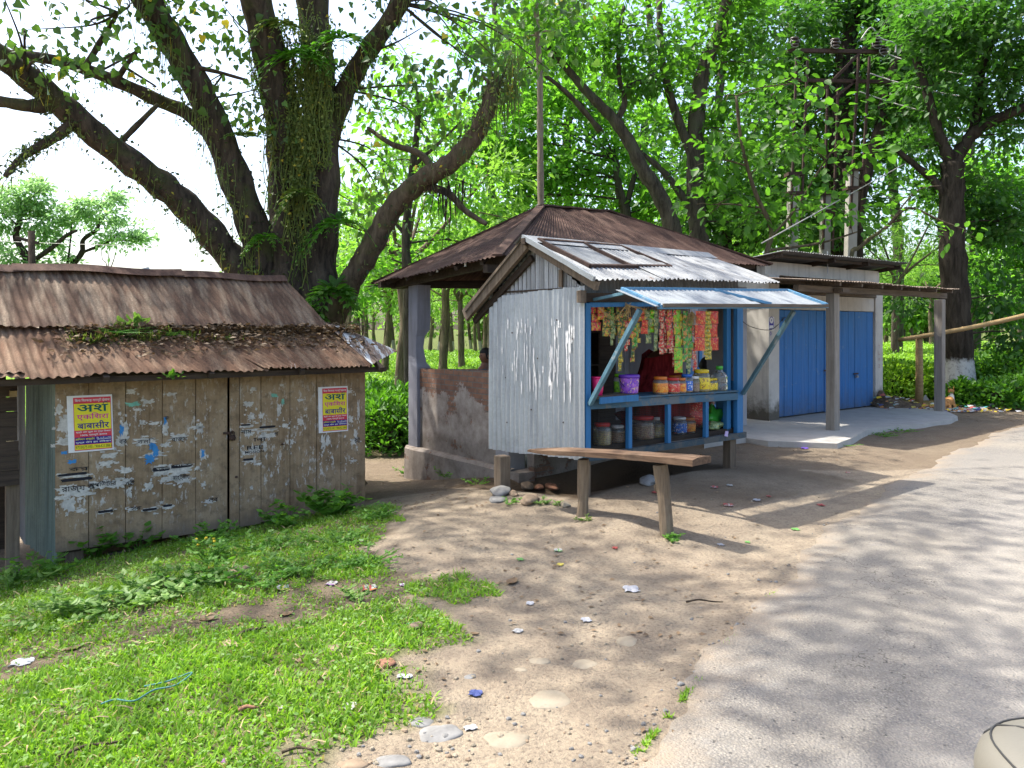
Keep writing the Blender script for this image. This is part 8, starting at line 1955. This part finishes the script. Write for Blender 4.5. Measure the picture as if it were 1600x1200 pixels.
# ---- pale trees beyond the kiosk roof at far left
def trees_left():
    def w(px, py, d=32): return W(px, py, d)
    b = w(60, 560); b.z = -.6
    tree('feathery_tree', 'feathery pale green tree above the left end of the kiosk roof', b, [([b, w(58, 440), w(40, 400), w(25, 370), w(32, 345)], .22, .10), ([w(45, 412), w(80, 388), w(104, 368), w(120, 360)], .12, .06)],
         [BL(30, 310, 32, 40, 25), BL(60, 300, 32, 30, 25), BL(10, 345, 32, 25, 25), BL(5, 400, 32, 30, 25), BL(80, 330, 32.4, 25, 18), BL(30, 425, 32, 30, 10), BL(50, 345, 32, 30, 18), BL(-30, 330, 32, 40, 40)], M['lf_pale'], M['bark_dark'], seed=41, per=48, sig=.30, clumps=13, size=.2, asp=.42)
    b = w(112, 560, 33); b.z = -.6
    tree('feathery_tree', 'feathery pale green tree with two forked bare limbs, right of the other one', b, [([b, w(112, 440, 33), w(110, 420, 33), w(128, 395, 33), w(130, 375, 33), w(150, 360, 33), w(155, 350, 33)], .16, .06), ([w(128, 395, 33), w(145, 388, 33), w(165, 380, 33), (w(178, 372, 33))], .07, .04), ([w(100, 440, 33), w(108, 395, 33), w(112, 350, 33)], .06, .03)],
         [BL(130, 325, 33, 30, 14), BL(165, 335, 33, 28, 14), BL(190, 360, 33, 25, 14), BL(120, 350, 33, 20, 12), BL(215, 378, 33, 18, 8), BL(160, 310, 33.2, 25, 8), BL(95, 410, 33, 15, 12), BL(80, 375, 33, 18, 14), BL(175, 375, 33, 18, 10)], M['lf_pale'], M['bark_dark'], seed=42, per=48, sig=.28, clumps=14, size=.19, asp=.42)
    b = w(165, 560, 36); b.z = -.6
    tree('bare_shrub', 'thin leafless stems poking up behind the kiosk ridge', b, [([b, w(168, 430, 36), w(160, 405, 36), w(158, 385, 36)], .03, .01), ([w(168, 432, 36), w(170, 400, 36), w(171, 382, 36)], .03, .01), ([w(168, 432, 36), w(178, 405, 36), w(180, 392, 36)], .03, .01)], [], M['lf_pale'], M['bark'], cat='shrub', seed=43)
trees_left()

# ---- shade trees standing in the tea field (prototypes copied)
def field_trees():
    def proto(seed, lab):
        rnd = random.Random(seed); b = Vector((0, 0, 0)); L = [([b + Vector((0, 0, -.3)), Vector((.05, 0, 1.2)), Vector((-.1 + .3 * rnd.random(), .1, 2.6)), Vector((.15, 0, 4.0))], .17, .12)]
        bl = []
        for k in range(6):
            a = k * 1.05 + rnd.random(); r = rnd.uniform(1.0, 2.4); e = Vector((r * cos(a), r * sin(a), rnd.uniform(5.0, 7.0))); L.append(([Vector((.15, 0, 3.6 + .1 * k)), Vector((r * .35 * cos(a), r * .35 * sin(a), 4.7)), e], .085, .03)); bl.append((e.x, e.y, e.z, 1.1, 1.1, .6)); bl.append((e.x * 1.3, e.y * 1.3, e.z - 1.2, .9, .9, .45))
        return tree('shade_tree', lab, b, L, bl, M['lf_field'], M['bark_field'], seed=seed, per=34, sig=.38, clumps=8, size=.17, asp=.4, twigs=3)
    protos = [proto(51, ''), proto(52, ''), proto(53, '')]
    spots = [(628, 21, 1.0, 'mossy shade tree with whitewashed foot just left of the grey shelter pillar'), (600, 29, .95, 'shade tree between the kiosk roof corner and the mossy one'), (690, 25.5, 1.0, 'pale-footed shade tree seen over the low brick wall'), (722, 33, .95, 'dark leaning shade tree over the low brick wall, right of the pale-footed one'), (757, 38, .9, 'dark forked shade tree above the seated person'),
             (570, 40, .9, None), (648, 46, .9, None), (705, 52, .95, None), (742, 56, .9, None), (585, 58, .9, None), (672, 60, 1.0, None), (772, 50, 1, None), (548, 50, .9, None), (1400, 34, .9, 'shade tree in the bright field right of the store'), (1455, 48, .9, None), (1560, 52, .95, None), (1590, 40, .9, None), (500, 34, 1, None), (440, 44, 1, None), (1385, 58, 1, None)]
    used = [False] * 3
    for i, (px, D, s, lab) in enumerate(spots):
        k = i % 3; o = protos[k] if not used[k] else copy_tree(protos[k]); used[k] = True
        p = W(px, 512, D); o.location = (p.x, D, gz(p.x, D)); o.rotation_euler = (0, 0, random.uniform(0, 6.2)); o.scale = (s, s, s * random.uniform(.92, 1.1))
        o['label'] = lab or 'slim shade tree standing far out in the bright tea field'; o['group'] = 'shade trees in the tea field'
field_trees()
def tree_behind_fig():
    def w(px, py, d=17): return W(px, py, d)
    b = w(640, 560); b.z = -.6
    tree('light_tree', 'loose light green tree filling the gap between the fig and the shelter roof', b, [([b, w(638, 480), w(634, 380), w(640, 300), w(650, 220), w(655, 150)], .13, .06), ([w(636, 370), w(600, 330), w(570, 310)], .05, .02), ([w(645, 260), w(690, 220), w(720, 190)], .05, .02)],
         [BL(575, 320, 17, 40, 35), BL(560, 400, 17, 30, 30), BL(620, 250, 17, 40, 35), BL(670, 190, 17, 45, 35), BL(610, 170, 17, 40, 35), BL(720, 180, 17.4, 30, 30), BL(600, 400, 17.4, 25, 25), BL(690, 300, 17.4, 30, 22), BL(560, 450, 17, 20, 25), BL(730, 380, 17.4, 35, 20), BL(660, 400, 17.6, 30, 18), BL(740, 290, 18, 30, 35), BL(640, 90, 17, 50, 40)], M['lf_bright'], M['bark'], seed=61, per=26, sig=.3, clumps=9, size=.15)
tree_behind_fig()

# ================================================================== TEA FIELD, SHRUBS, FAR WOOD
def tea():
    rng = np.random.default_rng(8); P = []; N_ = 90000
    px = np.concatenate([rng.uniform(540, 775, 42000), rng.uniform(1375, 1640, 30000)]); D = 15.5 * np.exp(rng.uniform(0, 1, len(px)) ** 1.1 * 1.25)
    X = (px - 800) / F * D
    hgt = .62 + .10 * np.sin(X * 2.1 + D * 1.7) + .07 * np.sin(D * 4.1 - X * 1.3)
    row = np.abs(np.sin((D * .8 + X * .55) * 1.5)); hgt = hgt - .35 * (row < .22)
    right = px > 1300
    base = np.array([gz(x, d) for x, d in zip(X, D)])
    keep = np.where(right, D > 21, D > 18.2)
    Z = base + hgt * rng.uniform(.82, 1.06, len(px))
    P = np.stack([X, D, Z], -1)[keep]; n = len(P); a = rng.uniform(0, 6.3, n); A = np.stack([np.cos(a), np.sin(a), rng.uniform(.1, 1.2, n)], -1); L = rng.uniform(.06, .12, n) * (P[:, 1] / 18) ** .6
    tag(leaves('tea_bushes', P, A, np.tile((0, -.3, 1.), (n, 1)) + rng.normal(size=(n, 3)) * .4, L, L * .6, 'diamond', M['lf_teatop']), kind='stuff')
    # closed table surface under the leaves
    mb = MB(); nx, ny = 120, 60
    for (x0, x1) in ((-12, 0.6), (8.5, 60)):
        vs = []; fs = []
        for j in range(ny + 1):
            d = (18.2 if x0 < 0 else 21) * (62 / 18.2) ** (j / ny)
            for i in range(nx + 1):
                x = (x0 * d / 18 if x0 < 0 else x0 * d / 18) + ((x1 - x0) * d / 18) * i / nx
                h = .55 + .10 * sin(x * 2.1 + d * 1.7) + .07 * sin(d * 4.1 - x * 1.3) - .3 * (abs(sin((d * .8 + x * .55) * 1.5)) < .22)
                vs.append((x, d, gz(x, d) + (h if 0 < j < ny and 0 < i < nx else -.05)))
        for j in range(ny):
            for i in range(nx): fs.append((j * (nx + 1) + i, j * (nx + 1) + i + 1, (j + 1) * (nx + 1) + i + 1, (j + 1) * (nx + 1) + i))
        mb.mesh(vs, fs)
    m = NT('tea_table'); cc = m.mix(m.ramp(m.noise(6, 6, .7), [(.3, 0), (.7, 1)]), (.05, .12, .012), (.20, .36, .03)); m.bump(m.noise(14, 5), .8, .05)
    tag(mb.build('tea_field', m.fin(cc, .8, 0, .1), None, True), kind='structure')
tea()
def bush(label, x, y, rx, ry, h, n, size, mat, seed, name='tea_bush', cat='bush', group=None, kind='oval', asp=.42):
    z = gz(x, y); t = thing(name, label, cat, (x, y, z), 0, group); rng = np.random.default_rng(seed)
    d = unit(rng.normal(size=(n, 3))); d[:, 2] = np.abs(d[:, 2]); r = rng.uniform(.45, 1.03, (n, 1)) ** .5; lump = 1 + .16 * np.sin(5 * d[:, :1] + seed) * np.sin(4 * d[:, 1:2] + 2 * d[:, 2:]); P = d * r * lump * np.array((rx, ry, h)); P[:, 2] += .04
    A = d * .7 + rng.normal(size=(n, 3)) * .55 + np.array((0, 0, .15)); L = size * rng.uniform(.6, 1.25, n)
    leaves('foliage', P, A, np.tile((0, 0, 1.), (n, 1)) + d * .4 + rng.normal(size=(n, 3)) * .35, L, L * asp, kind, mat, t)
    st = MB(); rnd = random.Random(seed)
    for k in range(14): st.tube([(rnd.uniform(-.1, .1) * rx, rnd.uniform(-.1, .1) * ry, -.05), (rnd.uniform(-.4, .4) * rx, rnd.uniform(-.4, .4) * ry, h * .4), (rnd.uniform(-.8, .8) * rx, rnd.uniform(-.8, .8) * ry, h * .8)], [.02, .014, .006], 5)
    st.build('stem', M['bark_dark'], t); return t
def bushes():
    g = 'tea bushes between kiosk and shelter'
    for i, (px, D, rx, h, lab) in enumerate([(600, 14.6, .75, 1.0, 'nearest glossy tea bush between the kiosk wall and the shelter pillar'), (632, 15.4, .7, 1.05, 'glossy tea bush half hidden by the grey shelter pillar'), (570, 15.6, .8, 1.05, 'glossy tea bush close behind the right edge of the kiosk'), (605, 16.3, .8, 1.15, 'tea bush just behind the nearest glossy one'), (575, 17.3, .9, 1.15, 'bright tea bush farther back beside the kiosk eave'), (635, 17.2, .9, 1.15, 'bright tea bush farther back beside the shelter pillar'), (530, 16.5, .9, 1.1, 'tea bush hidden mostly behind the kiosk'), (665, 16.6, .8, 1.1, 'tea bush seen behind the low brick wall')]):
        p = W(px, 512, D); bush(lab, p.x, D, rx, rx * .85, h, 1500, .15, M['lf_tea'], 70 + i, group=g)
    g = 'roadside shrubs beyond the store'
    for i, (px, D, rx, h, m, lab) in enumerate([(1400, 19.3, 1.0, .8, 'lf_bright', 'bright shrub right next to the store corner'), (1450, 19.6, 1.0, .8, 'lf_bright', 'bright shrub between the bamboo upright and the far cement post'), (1530, 18.6, .9, 1.0, 'lf_tea', 'dark shrub right of the whitewashed trunk'), (1575, 18.2, 1.0, 1.25, 'lf_tea', 'shrub at the right with the dark hollow in it'), (1555, 17.0, .9, .6, 'lf_tea', 'low weedy shrub before the right shrubs at the rubbish'), (1610, 17.2, 1.0, .8, 'lf_weed', 'low shrub at the right picture edge'), (1620, 19.5, 1.1, 1.4, 'lf_bright', 'tall bright shrub at the right picture edge'), (1505, 17.0, .45, .55, 'lf_weed', 'small broad-leaved plant at the foot of the whitewashed trunk'), (1425, 20.8, 1.2, .8, 'lf_tea', 'shrub behind the bamboo upright'), (1500, 20.5, 1.1, .85, 'lf_bright', 'bright shrub behind the whitewashed trunk')]):
        p = W(px, 512, D); bush(lab, p.x, D, rx, rx * .8, h, 1700, .12, M['lf_teatop' if m == 'lf_bright' else m], 90 + i, 'shrub', 'shrub', g, 'oval', .55)  # bright shrubs take paler leaf colour in place of sunlight
bushes()
def far_wood():
    rng = np.random.default_rng(77); bl = []
    for k in range(46):
        px = rng.uniform(430, 1700); D = rng.uniform(68, 85); bl.append(BL(px, 505 - rng.uniform(0, 70), D, 34, 30, 2.0))
        if 740 < px < 1330 or px > 1500: bl.append(BL(px, 420 - rng.uniform(0, 60), D, 36, 30, 2.0))
    P, O = crown_pts(bl, 40, .9, rng, 4.2); n = len(P); A = unit(O) + rng.normal(size=(n, 3)) * .5; L = .55 * rng.uniform(.6, 1.3, n)
    tag(leaves('far_wood', P, A, np.tile((0, 0, 1.), (n, 1)) + rng.normal(size=(n, 3)) * .5, L, L * .6, 'diamond', M['lf_field']), kind='stuff')
    mb = MB(); rnd = random.Random(1)
    for k in range(70):
        px = rnd.uniform(430, 1700); D = rnd.uniform(62, 84); a = W(px, 512, D); mb.tube([(a.x, D, -.7), (a.x + rnd.uniform(-.5, .5), D, 3), (a.x + rnd.uniform(-1, 1), D, 6)], [.2, .16, .08], 6)
    tag(mb.build('far_wood_trunks', M['bark_field'], None, True), kind='stuff')
far_wood()
# ================================================================== CAMERA, SUN, SKY
cam = bpy.data.cameras.new('camera'); co = bpy.data.objects.new('camera', cam); COL.objects.link(co)
co.location = (0, 0, CAMZ); co.rotation_euler = (radians(90), 0, 0)
cam.sensor_width = 36; cam.lens = 36 * F / 1600; cam.shift_y = -(600 - HZ) / 1600; cam.clip_end = 3000; cam.clip_start = .05
SC.camera = co
sd = Vector((-.453, .151, .87)).normalized()
el = math.asin(sd.z); az = math.atan2(sd.x, sd.y)
sun = bpy.data.lights.new('sun', 'SUN'); sun.energy = 3.0; sun.angle = radians(.8); sun.color = (1, .955, .87)
so = bpy.data.objects.new('sun', sun); COL.objects.link(so); so.rotation_euler = sd.to_track_quat('Z', 'Y').to_euler(); so.location = (0, 0, 20)
w = bpy.data.worlds.new('World'); SC.world = w; w.use_nodes = True; nt = w.node_tree; bg = nt.nodes['Background']
sk = nt.nodes.new('ShaderNodeTexSky'); sk.sky_type = 'NISHITA'; sk.sun_disc = False; sk.sun_elevation = el; sk.sun_rotation = az; sk.air_density = 1.0; sk.dust_density = 4.0; sk.ozone_density = 1.0
nt.links.new(sk.outputs[0], bg.inputs[0]); bg.inputs[1].default_value = .15
SC.view_settings.view_transform = 'Standard'; SC.view_settings.look = 'None'; SC.view_settings.exposure = 1.6; SC.view_settings.gamma = 1
SC.cycles.max_bounces = 8; SC.cycles.transparent_max_bounces = 8; SC.cycles.diffuse_bounces = 4; SC.cycles.transmission_bounces = 6
SC.cycles.use_denoising = True
try: SC.cycles.denoiser = 'OPENIMAGEDENOISE'
except Exception: pass
